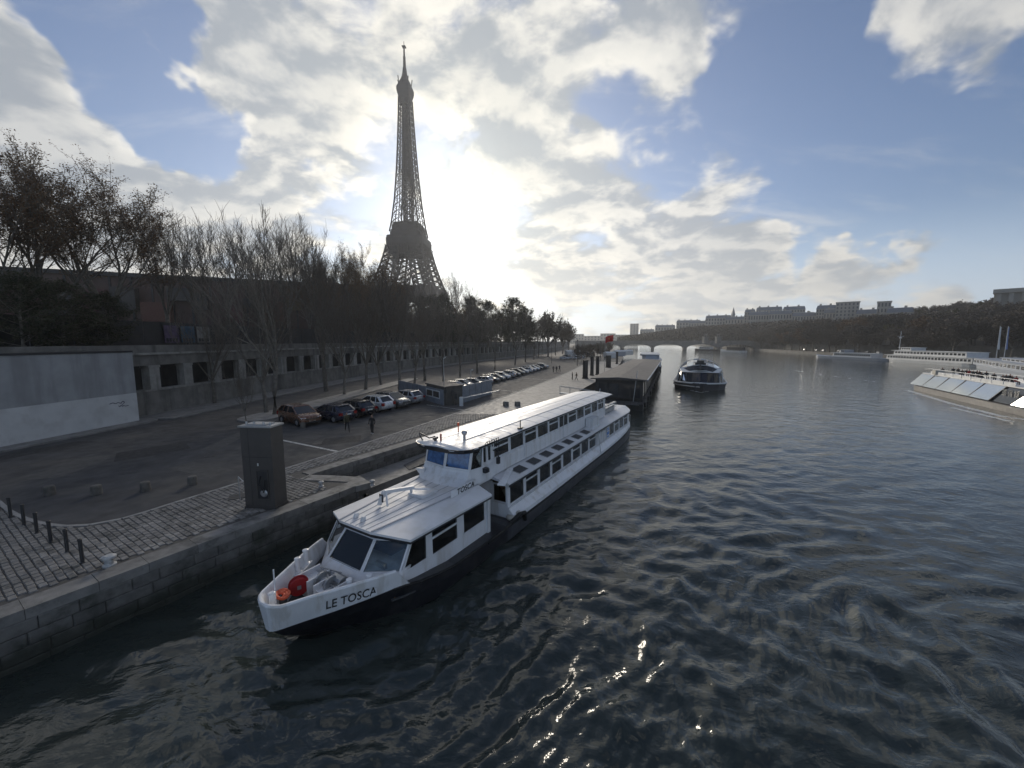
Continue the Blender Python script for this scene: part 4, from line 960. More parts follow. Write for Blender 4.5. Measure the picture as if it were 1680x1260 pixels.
# flag above the pavilion
fb = V(23.3, 97.0, 0); fl_ = thing('flagpole', 'tall pole flying a red flag with a yellow device above the quay', 'flag', (fb.x, fb.y, QZ)); fl_.scale = (.8, .8, 1.0)
m = MB(); m.tube([(0, 0, 0), (0, 0, 9.2)], [.06, .04], 6); m.build('pole', M['steel'], fl_)
m = MB(); rows = []
for i in range(9):
    u = i / 8; rows.append([V(.05 + 2.5 * u, .18 * math.sin(u * 7), 9.1 + .75 * u + .1 * math.sin(u * 5) - 1.55 * v) for v in (0, .5, 1)])
m.loft(rows, closed=False); fm_ = m.build('flag', M['flagred'], fl_, True); fm_.modifiers.new('thickness', 'SOLIDIFY').thickness = .01
m = MB()
for k in range(5):
    a0, a1 = math.pi/2 + k * 1.2566, math.pi/2 + (k + .5) * 1.2566
    m.add([(1.25, -.02, 8.75), (1.25 + .32 * math.cos(a0), -.06, 8.75 + .32 * math.sin(a0)), (1.25 + .14 * math.cos(a1), -.06, 8.75 + .14 * math.sin(a1)), (1.25 + .14 * math.cos(a1 - 1.2566), -.06, 8.75 + .14 * math.sin(a1 - 1.2566))], [(0, 1, 2), (0, 3, 1)])
m.build('flag_device', M['flagyellow'], fm_)

# glass-roofed trimaran sailing towards us
g0 = V(37.2, 76.0, 0); gb, L = place('glass_boat', 'glass-roofed sightseeing boat coming up the middle of the river', g0, g0 + V(.43, .90, 0) * 35)
gh = hull_mb(35, 8.8, 1.15, bow=.16, stern=.1, sheer_=.25); gh.build('hull', M['greyhull'], gb)
m = MB(); m.tube([(.1, 0, 1.42)] + [(x, -4.4 * math.sin(math.pi/2 * min(1, max(.06, x / 35 / .16))) ** .8, 1.17 + .2 * max(0, 1 - x / 7) ** 2) for x in (.5, 1.2, 2.2, 3.4, 4.6, 5.6, 10, 20, 32)], .16, 6); m.build('rubbing_rail', M['shipwhite'], gb)
m = MB(); m.tube([(.1, 0, 1.42)] + [(x, 4.4 * math.sin(math.pi/2 * min(1, max(.06, x / 35 / .16))) ** .8, 1.17 + .2 * max(0, 1 - x / 7) ** 2) for x in (.5, 1.2, 2.2, 3.4, 4.6, 5.6, 10, 20, 32)], .16, 6); m.build('rubbing_rail', M['shipwhite'], gb)
m = MB(); m.tube([(-.1, 0, .75)] + [(x, s_ * 4.45 * math.sin(math.pi/2 * min(1, max(.06, x / 35 / .16))) ** .8, .72) for s_ in (1,) for x in (.5, 1.2, 2.2, 3.4, 4.6, 5.6, 10, 20, 32)], .12, 6); m.build('lower_rail', M['steel'], gb)
def arch(x, w, zt, z0=1.2, k=11):
    return [V(x, w * math.cos(math.pi * i / (k - 1)) * (1 if abs(math.cos(math.pi * i / (k - 1))) < .95 else 1), z0 + (zt - z0) * math.sin(math.pi * i / (k - 1)) ** .62) for i in range(k)]
secs = [(3.6, 3.3, 3.4), (5.2, 3.75, 4.3), (9, 4.0, 4.75), (16, 4.05, 4.85), (24, 4.0, 4.7), (30, 3.7, 4.2), (32.5, 3.3, 3.3)]
m = MB(); m.loft([arch(*s) for s in secs], closed=False); can = m.build('glass_canopy', M['glassdark'], gb)
for s in secs:
    m = MB(); m.tube([p for p in arch(*s)], .09, 5); m.build('canopy_rib', M['shipwhite'], can)
for i in range(1, 10):
    m = MB(); m.tube([arch(*s)[i] + V(0, 0, .02) for s in secs], .05 if i != 5 else .14, 5); m.build('canopy_bar', M['darkmetal'], can)
for (i, mt) in ((3, M['mirror']), (7, M['mirror'])):
    for s, s2 in zip(secs[1:-1], secs[2:]):
        a, b = arch(*s), arch(*s2); m = MB(); m.plate([a[i] + V(.3, 0, .05), b[i] + V(-.3, 0, .05), b[i+1] + V(-.3, 0, .05), a[i+1] + V(.3, 0, .05)], .02); m.build('roof_glazing', mt, can)
fr = [V(3.55, 3.2 * math.cos(t_), 1.2) for t_ in (0, .5, 1.05, math.pi/2, 2.09, 2.64, math.pi)]
m = MB(); lo_ = [V(3.4 - 1.6 * math.sin(t_), 3.2 * math.cos(t_), 1.2) for t_ in [math.pi * q / 8 for q in range(9)]]; hi_ = [V(3.9 - .9 * math.sin(t_), 3.1 * math.cos(t_), 3.05) for t_ in [math.pi * q / 8 for q in range(9)]]
for i in range(8):
    m = MB(); m.plate([lo_[i], lo_[i+1], hi_[i+1], hi_[i]], .03); m.build('front_glass', M['glassblue'] if i in (3, 4) else M['glassdark'], gb)
    m = MB(); m.beam(lo_[i], hi_[i], .10); m.build('front_mullion', M['darkmetal'], gb)
m = MB(); hh = [p + V(-.12, 0, .03) for p in hi_] + [V(5.6, -3.6, 3.7), V(6.2, 0, 4.3), V(5.6, 3.6, 3.7)]; m.ngon(hh); m.ngon([p - V(0, 0, .1) for p in reversed(hh)]); m.build('front_visor', M['shipwhite'], gb)
m = MB(); m.b2(5.2, 7.4, -.9, .9, 4.1, 4.75); m.b2(5.4, 7.0, -.6, .6, 4.75, 5.15); m.build('helm_cover', M['darkmetal'], gb)
m = MB(); m.b2(3.0, 5.2, -.55, .55, 3.62, 3.75); m.build('visor_window', M['duskglass'], gb)
m = MB(); m.b2(3.2, 33, -3.3, 3.3, 1.15, 1.25); m.build('deck', M['deck'], gb)
sm2 = MB(); sm2.b2(-.3, .3, -1.2, 1.2, 0, .45); sm2.b2(.2, .35, -1.2, 1.2, .45, 1.0); se2 = sm2.mesh('bench', M['cream'])
for k in range(12):
    for y in (-1.7, 1.7): link('bench', se2, gb, (6 + k * 2.1, y, 1.25))

gb.scale = (1.1, 1.14, 1.14)
# excursion boat with slanting bright panels on the right
r0 = at(1488, 637) + V(.89, -.455, 0) * 8.3; rb, L = place('excursion_boat', 'excursion boat with slanting shiny side panels and passengers on its open top', r0, r0 + V(-.455, -.89, 0) * 44)
m = hull_mb(44, 8.5, .95, bow=.05, stern=.2, sheer_=0); m.v = [(x, y - 4.2, z) for x, y, z in m.v]; m.build('hull', M['stonehull'], rb)
# slanted glazing: the camera side is y > -... (left of travel is +y)
SY = -8.15
for side in (-8.3, -.1):
    inn = 1 if side < -4 else -1
    n_ = 5; x0 = 1.2; w_ = 5.15
    for k in range(n_):
        a, b = x0 + k * w_, x0 + (k + 1) * w_ - .28
        q = [V(a, side, 1.15), V(b, side, 1.15), V(b + .15, side + inn * 1.7, 3.35), V(a + .15, side + inn * 1.7, 3.35)]
        m = MB(); m.loft([[p - V(0, inn * .04, .03) for p in q], q]); m.build('side_panel', M['mirror'], rb)
        m = MB(); m.beam(V(b + .14, side, 1.1), V(b + .28, side + inn * 1.7, 3.4), .2, .1); m.build('panel_mullion', M['darkmetal'], rb)
    win_row(rb, 27.5, 31.3, side + inn * .9, 1.2, 3.0, 3, M['duskglass'])
    m = MB(); q = [V(31.3, side + inn * .15, 1.1), V(36.0, side + inn * .6, 1.1), V(32.6, side + inn * 1.6, 3.6)]; m.loft([[p + V(0, inn * .05, 0) for p in q], q]); m.build('bow_fin', M['mirror'], rb)
m = MB(); m.loft([[V(1.0, -8.1, 1.1), V(31.5, -8.1, 1.1), V(31.5, -.3, 1.1), V(1.0, -.3, 1.1)], [V(1.6, -6.55, 3.3), V(31.8, -6.55, 3.3), V(31.8, -1.85, 3.3), V(1.6, -1.85, 3.3)]]); m.build('cabin_core', M['duskglass'], rb)
m = MB(); m.b2(1.4, 33.0, -6.7, -1.7, 3.3, 3.5); m.build('top_deck', M['shipwhite'], rb)
for y in (-6.6, -1.8):
    for k in range(9):
        m = MB(); m.loft([[V(4.5 + k * 2.7, y - .05, 3.5), V(7.0 + k * 2.7, y - .05, 3.5), V(7.0 + k * 2.7, y + .05, 3.5), V(4.5 + k * 2.7, y + .05, 3.5)], [V(4.5 + k * 2.7, y - .05, 4.0), V(7.0 + k * 2.7, y - .05, 4.0), V(7.0 + k * 2.7, y + .05, 4.0), V(4.5 + k * 2.7, y + .05, 4.0)]]); m.build('guard_panel', M['shipwhite'], rb)
    m = MB(); m.tube([(2, y, 4.25), (4.5, y, 4.45), (28.5, y, 4.45), (33, y, 3.6)], .05, 6); m.build('guard_rail', M['shipwhite'], rb)
m = MB(); m.loft([[V(31.5, -8.1, 1.0), V(43, -5.5, 1.0), V(43, -3.0, 1.0), V(31.5, -.3, 1.0)], [V(31.8, -6.6, 3.25), V(35.5, -5.0, 1.7), V(35.5, -3.4, 1.7), V(31.8, -1.9, 3.25)]]); m.build('bow_screen', M['glassdark'], rb)
m = MB(); m.b2(5.8, 7.0, -6.9, -5.6, 3.5, 4.3); m.build('deck_box', M['cream'], rb)

# boats moored along the right bank
def liner(name, label, p0, p1, W, decks, hullm, mast=None):
    o, L = place(name, label, p0, p1, 'boat')
    hull_mb(L, W, 1.3, bow=.14, stern=.08, sheer_=.5, n=18).build('hull', hullm, o)
    for (u0, u1, z0, z1, inset, nw, mt) in decks:
        x0, x1 = L * u0, L * u1; y = W / 2 - inset
        lo = [(x0, -y * .6), (x0 + 1.5, -y), (x1, -y), (x1, y), (x0 + 1.5, y), (x0, y * .6)]; hi = [(x0 + .6, -y * .6), (x0 + 2.0, -y), (x1, -y), (x1, y), (x0 + 2.0, y), (x0 + .6, y * .6)]
        cabin_mb(lo, hi, z0, z1).build('deckhouse', mt, o)
        if nw:
            for s in (-1, 1): win_row(o, x0 + 2.2, x1 - .4, s * (y + .012), z0 + (z1 - z0) * .38, z0 + (z1 - z0) * .8, nw, M['duskglass'], .35, .05)
        m = MB(); m.loft([[(x0 + .2, -y - .25, z1), (x1 + .2, -y - .25, z1), (x1 + .2, y + .25, z1), (x0 + .2, y + .25, z1)], [(x0 + .2, -y - .25, z1 + .14), (x1 + .2, -y - .25, z1 + .14), (x1 + .2, y + .25, z1 + .14), (x0 + .2, y + .25, z1 + .14)]]); m.build('deck_roof', mt, o)
    if mast:
        m = MB(); m.tube([(L * mast, 0, 5), (L * mast, 0, 14.5)], .12, 6); m.beam((L * mast, -1.2, 12), (L * mast, 1.2, 12), .15); m.lathe([(.05, 0), (.5, .2), (.5, .5), (.05, .7)], 8, L * mast, 0, 11); m.build('mast', M['shipwhite'], o)
    return o
liner('river_cruiser', 'white two-deck cruise boat with window rows and a mast moored on the far bank', at(1462, 592.5), at(1622, 603), 9.0, [(.03, .97, 1.2, 3.3, .25, 26, M['shipwhite']), (.10, .90, 3.45, 5.4, .9, 20, M['shipwhite']), (.16, .32, 5.55, 6.8, 1.6, 4, M['shipwhite'])], M['shipwhite'], .09)
liner('moored_barge', 'long low white barge with a flat glazed cabin moored before the cruise boat', at(1340, 586.5), at(1468, 593), 8.0, [(.28, .80, 1.2, 3.4, .8, 18, M['shipwhite']), (.36, .46, 3.5, 4.9, 1.4, 3, M['shipgrey'])], M['shipgrey'])
liner('glazed_boat', 'wide grey glass-sided boat moored past the cruise boat', at(1624, 603), at(1760, 628), 10.0, [(.02, .95, 1.2, 3.4, .3, 16, M['shipgrey']), (.35, .75, 3.5, 4.4, 2.4, 6, M['shipgrey'])], M['shipgrey'])
liner('houseboat', 'small white houseboat moored near the far end of the stone bridge', at(1140, 574.5), at(1180, 575.5), 6.0, [(.2, .7, 1.2, 3.6, .6, 6, M['shipwhite'])], M['bargedark'])
liner('dark_barge', 'dark barge with pale bow moored past the houseboat by the bridge', at(1183, 576.5), at(1222, 578), 6.5, [(.3, .9, 1.2, 4.2, .5, 7, M['bargedark'])], M['shipwhite'])
liner('awning_boat', 'passenger boat with pale awnings moored ahead of the dark pavilion', V(46, 128, 0), V(58, 163, 0), 7.5, [(.05, .9, 1.2, 3.6, .4, 14, M['shipwhite']), (.1, .85, 3.7, 5.2, 1.0, 12, M['shipgrey'])], M['bargedark'])
liner('moored_launch', 'small white launch moored beyond the awning boat', V(62, 178, 0), V(72, 208, 0), 6.5, [(.1, .85, 1.2, 3.8, .5, 12, M['shipwhite'])], M['shipgrey'])
# banners on the right bank
for k, px in enumerate((1634, 1647)):
    b = at(px, 585, 3.0) * 1.0; b = atd(px, 588, 215 + 4 * k); o = thing('banner_mast', ['slim mast with a blue and white banner beside the grey glass-sided boat', 'second slim mast with a blue banner behind the first'][k], 'banner', (b.x, b.y, 1.5))
    m = MB(); m.tube([(0, 0, 0), (0, 0, 13.5)], .09, 6); m.build('pole', M['shipwhite'], o)
    m = MB(); m.loft([[(.1, -.03, 5.6), (.8, -.03, 5.4), (.8, .03, 5.4), (.1, .03, 5.6)], [(.1, -.03, 9), (.95, .3, 9), (.95, .36, 9), (.1, .03, 9)], [(.1, -.03, 13), (.4, -.03, 13.2), (.4, .03, 13.2), (.1, .03, 13)]]); m.build('banner', M['flagblue'] if k else M['shipwhite'], o)

# ------------------------------------------------------------------ iron tower
D_T = 480.0; tdir = ray(674, 470); tdir = Vector((tdir.x, tdir.y, 0)).normalized(); TP = tdir * D_T; TB = 8.2
tower = thing('lattice_tower', 'tall brown wrought-iron lattice tower with three platforms rising behind the trees', 'tower', (TP.x, TP.y, TB), math.atan2(-.764, .645) + math.pi / 4)
OUT = [(0, 62.5), (20, 51.5), (40, 42.5), (57, 35.5), (75, 28.6), (95, 23.0), (115, 18.6), (135, 15.0), (160, 12.0), (190, 9.6), (225, 7.6), (255, 6.3), (276, 5.6)]
LEGW = [(0, 25), (57, 19), (115, 14.5), (150, 9.5), (190, 8.2), (276, 5.6)]
def tow(h): return interp(OUT, h), interp(LEGW, h)
def lattice(m, c0, c1, lv, w0, w1, wd):
    """four chords between square sections c(h) and X bracing"""
    for a, b in zip(lv, lv[1:]):
        A = c0(a); B = c0(b)
        for i in range(4):
            j = (i + 1) % 4
            m.beam(A[i], B[i], w0); m.beam(A[i], B[j], wd); m.beam(A[j], B[i], wd); m.beam(B[i], B[j], wd)
def leg_sec(sx, sy):
    def f(h):
        o, w = tow(h); i = max(o - w, .4)
        return [V(sx * o, sy * o, h), V(sx * i, sy * o, h), V(sx * i, sy * i, h), V(sx * o, sy * i, h)]
    return f
for sx in (-1, 1):
    for sy in (-1, 1):
        m = MB(); lattice(m, leg_sec(sx, sy), None, [0, 9, 18, 27, 36, 44, 51], 1.8, 1.4, .9); lattice(m, leg_sec(sx, sy), None, [60, 66, 72, 78, 84, 90, 96, 102, 108], 1.6, 1.2, .85); m.build('leg', M['iron'], tower)
        m = MB(); m.box(sx * 50, sy * 50, 1.5, 28, 28, 7); m.build('masonry_base', M['embank'], tower)
# upper shaft: four corner posts, bracing, lift core
def shaft(h): o, w = tow(h); return [V(o, o, h), V(-o, o, h), V(-o, -o, h), V(o, -o, h)]
lv = [124]; 
while lv[-1] < 268: lv.append(lv[-1] + max(5.2, 9.5 - (lv[-1] - 124) * .03))
lv[-1] = 271
m = MB()
for a, b in zip(lv, lv[1:]):
    A, B = shaft(a), shaft(b); oa, wa = tow(a); ob, wb = tow(b)
    for i in range(4):
        j = (i + 1) % 4; m.beam(A[i], B[i], 1.25)
        # each face: two legs' worth of lattice, closing up as they merge
        ta, tb = min(.5, wa / (2 * oa)), min(.5, wb / (2 * ob))
        a1, b1 = A[i].lerp(A[j], ta), B[i].lerp(B[j], tb); a2, b2 = A[j].lerp(A[i], ta), B[j].lerp(B[i], tb)
        m.beam(a1, b1, .7); m.beam(a2, b2, .7)
        for p, q, r, s in ((A[i], a1, B[i], b1), (a2, A[j], b2, B[j])): m.beam(p, s, .5); m.beam(q, r, .5); m.beam(r, s, .45)
        mid = (a1 + a2) / 2
m.build('upper_shaft', M['iron'], tower)
m = MB()
for a, b in zip(lv, lv[1:]):
    k = min(4.6, tow(a)[0] * .44); k2 = min(4.6, tow(b)[0] * .44)
    A = [V(x * k, y * k, a) for x, y in ((1, 1), (-1, 1), (-1, -1), (1, -1))]; B = [V(x * k2, y * k2, b) for x, y in ((1, 1), (-1, 1), (-1, -1), (1, -1))]
    for i in range(4): j = (i + 1) % 4; m.beam(A[i], B[i], .9); m.beam(A[i], B[j], .8); m.beam(A[j], B[i], .8); m.beam(A[i].lerp(A[j], .5), B[i].lerp(B[j], .5), .9); m.beam(B[i], B[j], .9)
m.build('lift_core', M['iron'], tower)
m = MB(); m.box(0, 0, 192, 11, 11, 4); m.build('intermediate_stage', M['iron'], tower)
def sq(w, h, ch=.15): c = w * (1 - ch); return [V(w, c, h), V(c, w, h), V(-c, w, h), V(-w, c, h), V(-w, -c, h), V(-c, -w, h), V(c, -w, h), V(w, -c, h)]
m = MB(); m.loft([sq(18.2, 101), sq(18.8, 104), sq(20.9, 110), sq(21.1, 116.5), sq(20.5, 118), sq(20.5, 119.6)]); p2_ = m.build('second_platform', M['iron'], tower)
m = MB(); m.loft([sq(17.4, 119.5), sq(17.4, 124), sq(16.0, 126), sq(15.6, 131.5), sq(14.6, 133.5), sq(14.6, 135)]); m.build('platform_pavilion', M['iron'], p2_)
for sgx, sgy in ((1, 0), (-1, 0), (0, 1), (0, -1)):
    m = MB()
    for k in range(-7, 8):
        t_ = k * 2.7
        m.beam(V(sgx * 19.5 + abs(sgy) * t_ * .88, sgy * 19.5 + abs(sgx) * t_ * .88, 94), V(sgx * 22 + abs(sgy) * t_, sgy * 22 + abs(sgx) * t_, 110), .55)
    m.build('platform_bracket', M['iron'], p2_)
m = MB(); m.loft([sq(34.5, 50, .06), sq(35.8, 52.5, .06), sq(36, 60, .06), sq(35.5, 62, .06)]); m.build('first_platform', M['iron'], tower)
for sgx, sgy in ((1, 0), (-1, 0), (0, 1), (0, -1)):     # big arches under the first platform
    m = MB(); P = [V(sgx * (37 + 8 * (1 - math.sin(t_))) + abs(sgy) * 37 * math.cos(t_), sgy * (37 + 8 * (1 - math.sin(t_))) + abs(sgx) * 37 * math.cos(t_), 8 + 40 * math.sin(t_)) for t_ in [math.pi * q / 16 for q in range(17)]]
    for a, b in zip(P, P[1:]): m.beam(a, b, 2.2)
    m.build('arch', M['iron'], tower)
m = MB(); m.loft([sq(5.2, 264, .2), sq(5.8, 270, .2), sq(7.4, 275, .2), sq(7.9, 278, .2), sq(7.9, 281, .2), sq(6.8, 284, .25), sq(6.0, 285, .25)]); p3_ = m.build('third_platform', M['iron'], tower)
m = MB(); m.loft([sq(6.0, 285, .25), sq(5.2, 288, .3), sq(3.4, 292, .3), sq(2.4, 296, .3), sq(1.9, 300, .3), sq(1.6, 303, .3)]); m.build('campanile', M['iron'], tower)
m = MB(); m.tube([(0, 0, 302), (0, 0, 314), (0, 0, 315), (0, 0, 324), (0, 0, 324.5), (0, 0, 330)], [1.7, 1.4, 1.0, .9, .4, .3], 8); m.box(0, 0, 324.3, 4.0, 4.0, .8); m.build('antenna', M['iron'], tower)
for k in range(8):
    m = MB(); a_ = k * .785; m.beam((7.2 * math.cos(a_), 7.2 * math.sin(a_), 284), (8.2 * math.cos(a_), 8.2 * math.sin(a_), 290 + (k % 3)), .7); m.build('aerial', M['iron'], p3_)

# ------------------------------------------------------------------ stone bridge with five arches
M['bridge'] = mat('bridge_stone', (0.22, 0.21, 0.195), .85, var=.15, vs=.3, dirt=(0.12, 0.115, 0.105, .5), dscale=.2)
b0, b1 = V(92, 470, 0), V(262, 408, 0); br = thing('stone_bridge', 'low five-arched stone bridge crossing the river in the distance', 'bridge', (b0.x, b0.y, 0), math.atan2(b1.y - b0.y, b1.x - b0.x))
BL = (b1 - b0).length; n_a = 5; pier = 3.4; span = (BL - 16 - pier * 4) / 5; BW = 17
x = 8.0
m = MB(); m.b2(-14, 8, -BW/2, BW/2, -2, 8.6); m.build('abutment', M['bridge'], br); m = MB(); m.b2(BL - 8, BL + 14, -BW/2, BW/2, -2, 8.6); m.build('abutment', M['bridge'], br)
for k in range(n_a):
    m = MB(); P = [(x + span * (1 - math.cos(math.pi * q / 14)) / 2, 1.6 + 4.4 * math.sin(math.pi * q / 14)) for q in range(15)]
    ring = [(px_, pz_) for px_, pz_ in P] + [(x + span, 8.6), (x, 8.6)]
    m.loft([[V(a, -BW/2, b) for a, b in ring], [V(a, BW/2, b) for a, b in ring]]); m.build('arch_span', M['bridge'], br)
    if k < n_a - 1:
        m = MB(); px_ = x + span; m.b2(px_, px_ + pier, -BW/2, BW/2, -2, 8.6); m.prism([(px_, -BW/2), (px_ + pier/2, -BW/2 - 2.6), (px_ + pier, -BW/2)], -2, 3.4); m.build('pier', M['bridge'], br)
    x += span + pier
m = MB(); m.b2(-14, BL + 14, -BW/2 - .5, BW/2 + .5, 8.6, 9.1); m.build('cornice', M['bridge'], br)
for s in (-1, 1): m = MB(); m.b2(-14, BL + 14, s * BW/2 - .2, s * BW/2 + .2, 9.1, 10.1); m.build('parapet', M['bridge'], br)
for k, px in enumerate((1157, 1178)):
    b = atd(px, 560, 440 - k * 20); o = thing('statue_pedestal', ['pale stone pedestal with a horseman statue at the bridge end', 'pale pedestal with a horseman statue standing right of the bridge end'][k], 'statue', (b.x, b.y, 7.5))
    m = MB(); m.b2(-2, 2, -2, 2, 0, 6); m.b2(-2.4, 2.4, -2.4, 2.4, 6.0, 6.5); m.build('pedestal', M['bridge'], o)
    m = MB(); m.tube([(-1.4, 0, 8.2), (1.2, 0, 8.4), (1.9, 0, 9.4), (2.4, 0, 9.3)], [.5, .55, .3, .2], 8); 
    for q in (-1.1, 1.0): m.tube([(q, .3, 8.2), (q + .1, .3, 6.5)], [.2, .12], 6); m.tube([(q, -.3, 8.2), (q + .1, -.3, 6.5)], [.2, .12], 6)
    m.tube([(.6, -.9, 6.5), (.6, -.9, 8.3), (.6, -.9, 9.2)], [.3, .35, .2], 8); m.build('statue', M['bridge'], o)

# ------------------------------------------------------------------ white rendered ramp wall on the left
ww = thing('ramp_wall', 'tall plain rendered wall, grey above and white below, with a graffiti tag', 'wall')
wa, wb = V(-41.6, 8.0, 0), V(-38.2, 38.9, 0); wd_ = (wb - wa).normalized(); wn = V(-wd_.y, wd_.x, 0)
def wall_face(z0, z1, o, name, matl, th=1.6, ztilt=0):
    m = MB(); P = [wa - wn * o, wb - wn * o, wb + wn * th, wa + wn * th]; m.loft([[V(p.x, p.y, z0) for p in P], [V(p.x, p.y, z1) for p in P]]); return m.build(name, matl, ww)
wall_face(QZ - .2, 4.75, 0.0, 'white_band', M['render_lo']); wall_face(4.75, 8.85, .0, 'grey_band', M['render_up']); wall_face(8.85, 9.02, .08, 'capping', M['darkmetal'], 1.7)
m = MB()
def wpt_(s, z): p = wb - wd_ * s - wn * .012; return V(p.x, p.y, z)
def stroke(pts, w):
    pts = [(1.0 + (a_ - 1.0) * .75, 3.75 + (b_ - 3.75) * .75) for a_, b_ in pts]
    for (a, b), (c, d) in zip(pts, pts[1:]):
        L_ = math.hypot(c - a, d - b) or 1; nx, nz = -(d - b) / L_ * w / 2, (c - a) / L_ * w / 2
        m.ngon([wpt_(a - nx, b - nz), wpt_(c - nx, d - nz), wpt_(c + nx, d + nz), wpt_(a + nx, b + nz)][::-1])
stroke([(3.0, 4.05), (2.6, 4.15), (2.3, 4.0), (2.0, 4.1), (1.7, 3.95), (1.45, 4.2), (1.25, 4.05), (1.4, 3.85)], .07); stroke([(2.0, 3.7), (1.85, 3.5), (1.7, 3.72), (1.55, 3.5), (1.4, 3.6), (1.2, 3.5), (.8, 3.52)], .06); stroke([(1.6, 3.9), (1.45, 3.6)], .05)
m.build('graffiti', mat('graffiti_ink', (0.06, 0.05, 0.09), .8, var=.2), ww)
m = MB(); P = [wa - wn * 1.6, wb - wn * 1.6 + wd_ * .2, wb - wn * 1.1 + wd_ * .9, wb + wn * .2 + wd_ * 1.2, wb + wn * 1.4 + wd_ * .9, wa + wn * 1.4]; m.loft([[V(p.x, p.y, QZ - .05) for p in P], [V(p.x, p.y, QZ + .14) for p in P]]); struct(m.build('wall_kerb_walk', M['slab']))

# ------------------------------------------------------------------ museum building behind the trees
M['museum'] = mat('museum_cladding', (0.075, 0.042, 0.032), .7, var=.25, vs=.25)
M['museumdark'] = mat('museum_dark', (0.028, 0.026, 0.026), .6, var=.25, vs=.3)
mu0, mu1 = V(-178, 90, 0), V(-40, 148, 0); mu = thing('museum', 'long dark reddish museum block with a flat roof behind the bare trees', 'building', (mu0.x, mu0.y, UZ), math.atan2(mu1.y - mu0.y, mu1.x - mu0.x)); ML = (mu1 - mu0).length
m = MB(); m.b2(0, ML, 0, 24, 3.5, 20.2); m.build('wall', M['museum'], mu); m = MB(); m.b2(-1, ML + 1, -1.0, 25, 20.2, 21.3); m.build('roof', M['museumdark'], mu)
m = MB(); m.b2(2, ML - 2, 2, 20, 0, 3.5); m.build('undercroft', M['museumdark'], mu)
rm = random.Random(3); boxcols = [mat('museum_box_' + str(i), c, .7, var=.15) for i, c in enumerate([(0.11, 0.045, 0.03), (0.10, 0.075, 0.03), (0.05, 0.045, 0.04), (0.085, 0.03, 0.028)])]
for k in range(22):
    w_ = rm.uniform(3, 7); h_ = rm.uniform(3, 7); x = 4 + k * (ML - 12) / 22; z = rm.uniform(6, 19 - h_); m = MB(); m.b2(x, x + w_, -rm.uniform(1, 3), 0.02, z, z + h_); m.build('projecting_box', rm.choice(boxcols), mu)
for k in range(30):
    m = MB(); x = 3 + k * (ML - 6) / 30; m.b2(x, x + .5, -.25, .01, 3.5, 20.2); m.build('facade_fin', M['museumdark'], mu)
# street fence with bright posters above the wall
fpl = [p for p in offset_pl(WALL, 9.0) if 20 < p.y < 200]
fence = thing('street_fence', 'dark tall glass street fence standing along the upper embankment', 'fence')
for (p, t, s) in poly_pts(fpl, 4.0):
    m = MB(); m.box(0, 0, 2.0, 3.9, .06, 4.0); o = m.build('fence_panel', M['museumdark'], fence, loc=(p.x, p.y, UZ), rz=math.atan2(t.y, t.x))
pcol = [(0.22, 0.15, 0.03), (0.05, 0.04, 0.10), (0.20, 0.04, 0.03), (0.09, 0.06, 0.11), (0.04, 0.08, 0.12), (0.2, 0.19, 0.17), (0.18, 0.10, 0.03)]
fp = poly_pts(fpl, 2.6); k = 0
for (p, t, s) in fp:
    px = 840 + F * p.x / (p.y * CT + (H - 10) * ST)
    if 225 < px < 345 or 20 < px < 90 and k % 2:
        if rm.random() < .8:
            c = pcol[k % 7]; o = thing('poster', 'coloured poster with dark block shapes on the street fence above the embankment', 'poster', (p.x + .12, p.y - .05, UZ + 1.2), math.atan2(t.y, t.x), 'posters on the street fence')
            m = MB(); m.b2(-1.1, 1.1, -.12, -.07, 0, 2.4); m.build('sheet', mat('poster_ink_%d' % k, c, .7, var=.35, vs=1.2), o)
            m = MB()
            for q in range(4): m.b2(-.9 + q * .46, -.55 + q * .46, -.13, -.12, .12, .62)
            m.build('print', M['ink'], o)
    k += 1

# ------------------------------------------------------------------ right bank: quay, road wall, hill
RB = smooth_pl([V(172, -200, 0), V(182, -20, 0), V(190, 60, 0), V(197, 130, 0), V(205, 190, 0), V(213, 250, 0), V(224, 310, 0), V(240, 370, 0), V(262, 430, 0), V(300, 560, 0), V(360, 760, 0), V(460, 1000, 0)], 2)
def stripq(pl, o0, o1, z0, z1, name, matl, base=-2.0, solid=True):
    a, b = offset_pl(pl, -o0), offset_pl(pl, -o1); m = MB()
    m.loft([[(p.x, p.y, base), (p.x, p.y, z0), (q.x, q.y, z1), (q.x, q.y, base)] for p, q in zip(a, b)]); return m.build(name, matl)
M['quayfar'] = mat('far_quay_stone', (0.15, 0.144, 0.132), .85, var=.2, vs=.3, dirt=(0.12, 0.12, 0.11, .6), dscale=.25, streak=True)
struct(stripq(RB, 0, 14, 1.9, 1.9, 'far_quay', M['quayfar']))
tag(stripq(RB, 14, 15.2, 7.4, 7.4, 'far_quay_wall', M['quayfar']), 'long pale stone embankment wall on the far bank below the trees', 'embankment wall')
struct(stripq(RB, 15.2, 32, 6.6, 6.6, 'far_street', M['asphalt2']))
def hill_z(d, y): # d: distance inland
    s = min(1, max(0, (d - 34) / 190)); s = s * s * (3 - 2 * s)
    return 6.4 + s * interp([(-200, 40), (100, 38), (200, 34), (300, 31), (420, 29), (560, 28), (700, 20), (900, 10), (1200, 8)], y)
hm_ = MB(); offs = [32, 40, 60, 80, 105, 130, 160, 190, 225, 300, 600, 2200]; rows = []
pls = [offset_pl(RB, -o) for o in offs]
for i in range(len(RB)): rows.append([V(pl[i].x, pl[i].y, hill_z(o, pl[i].y)) for pl, o in zip(pls, offs)])
hm_.loft(rows, closed=False); struct(hm_.build('hill', M['earth'], None, True))
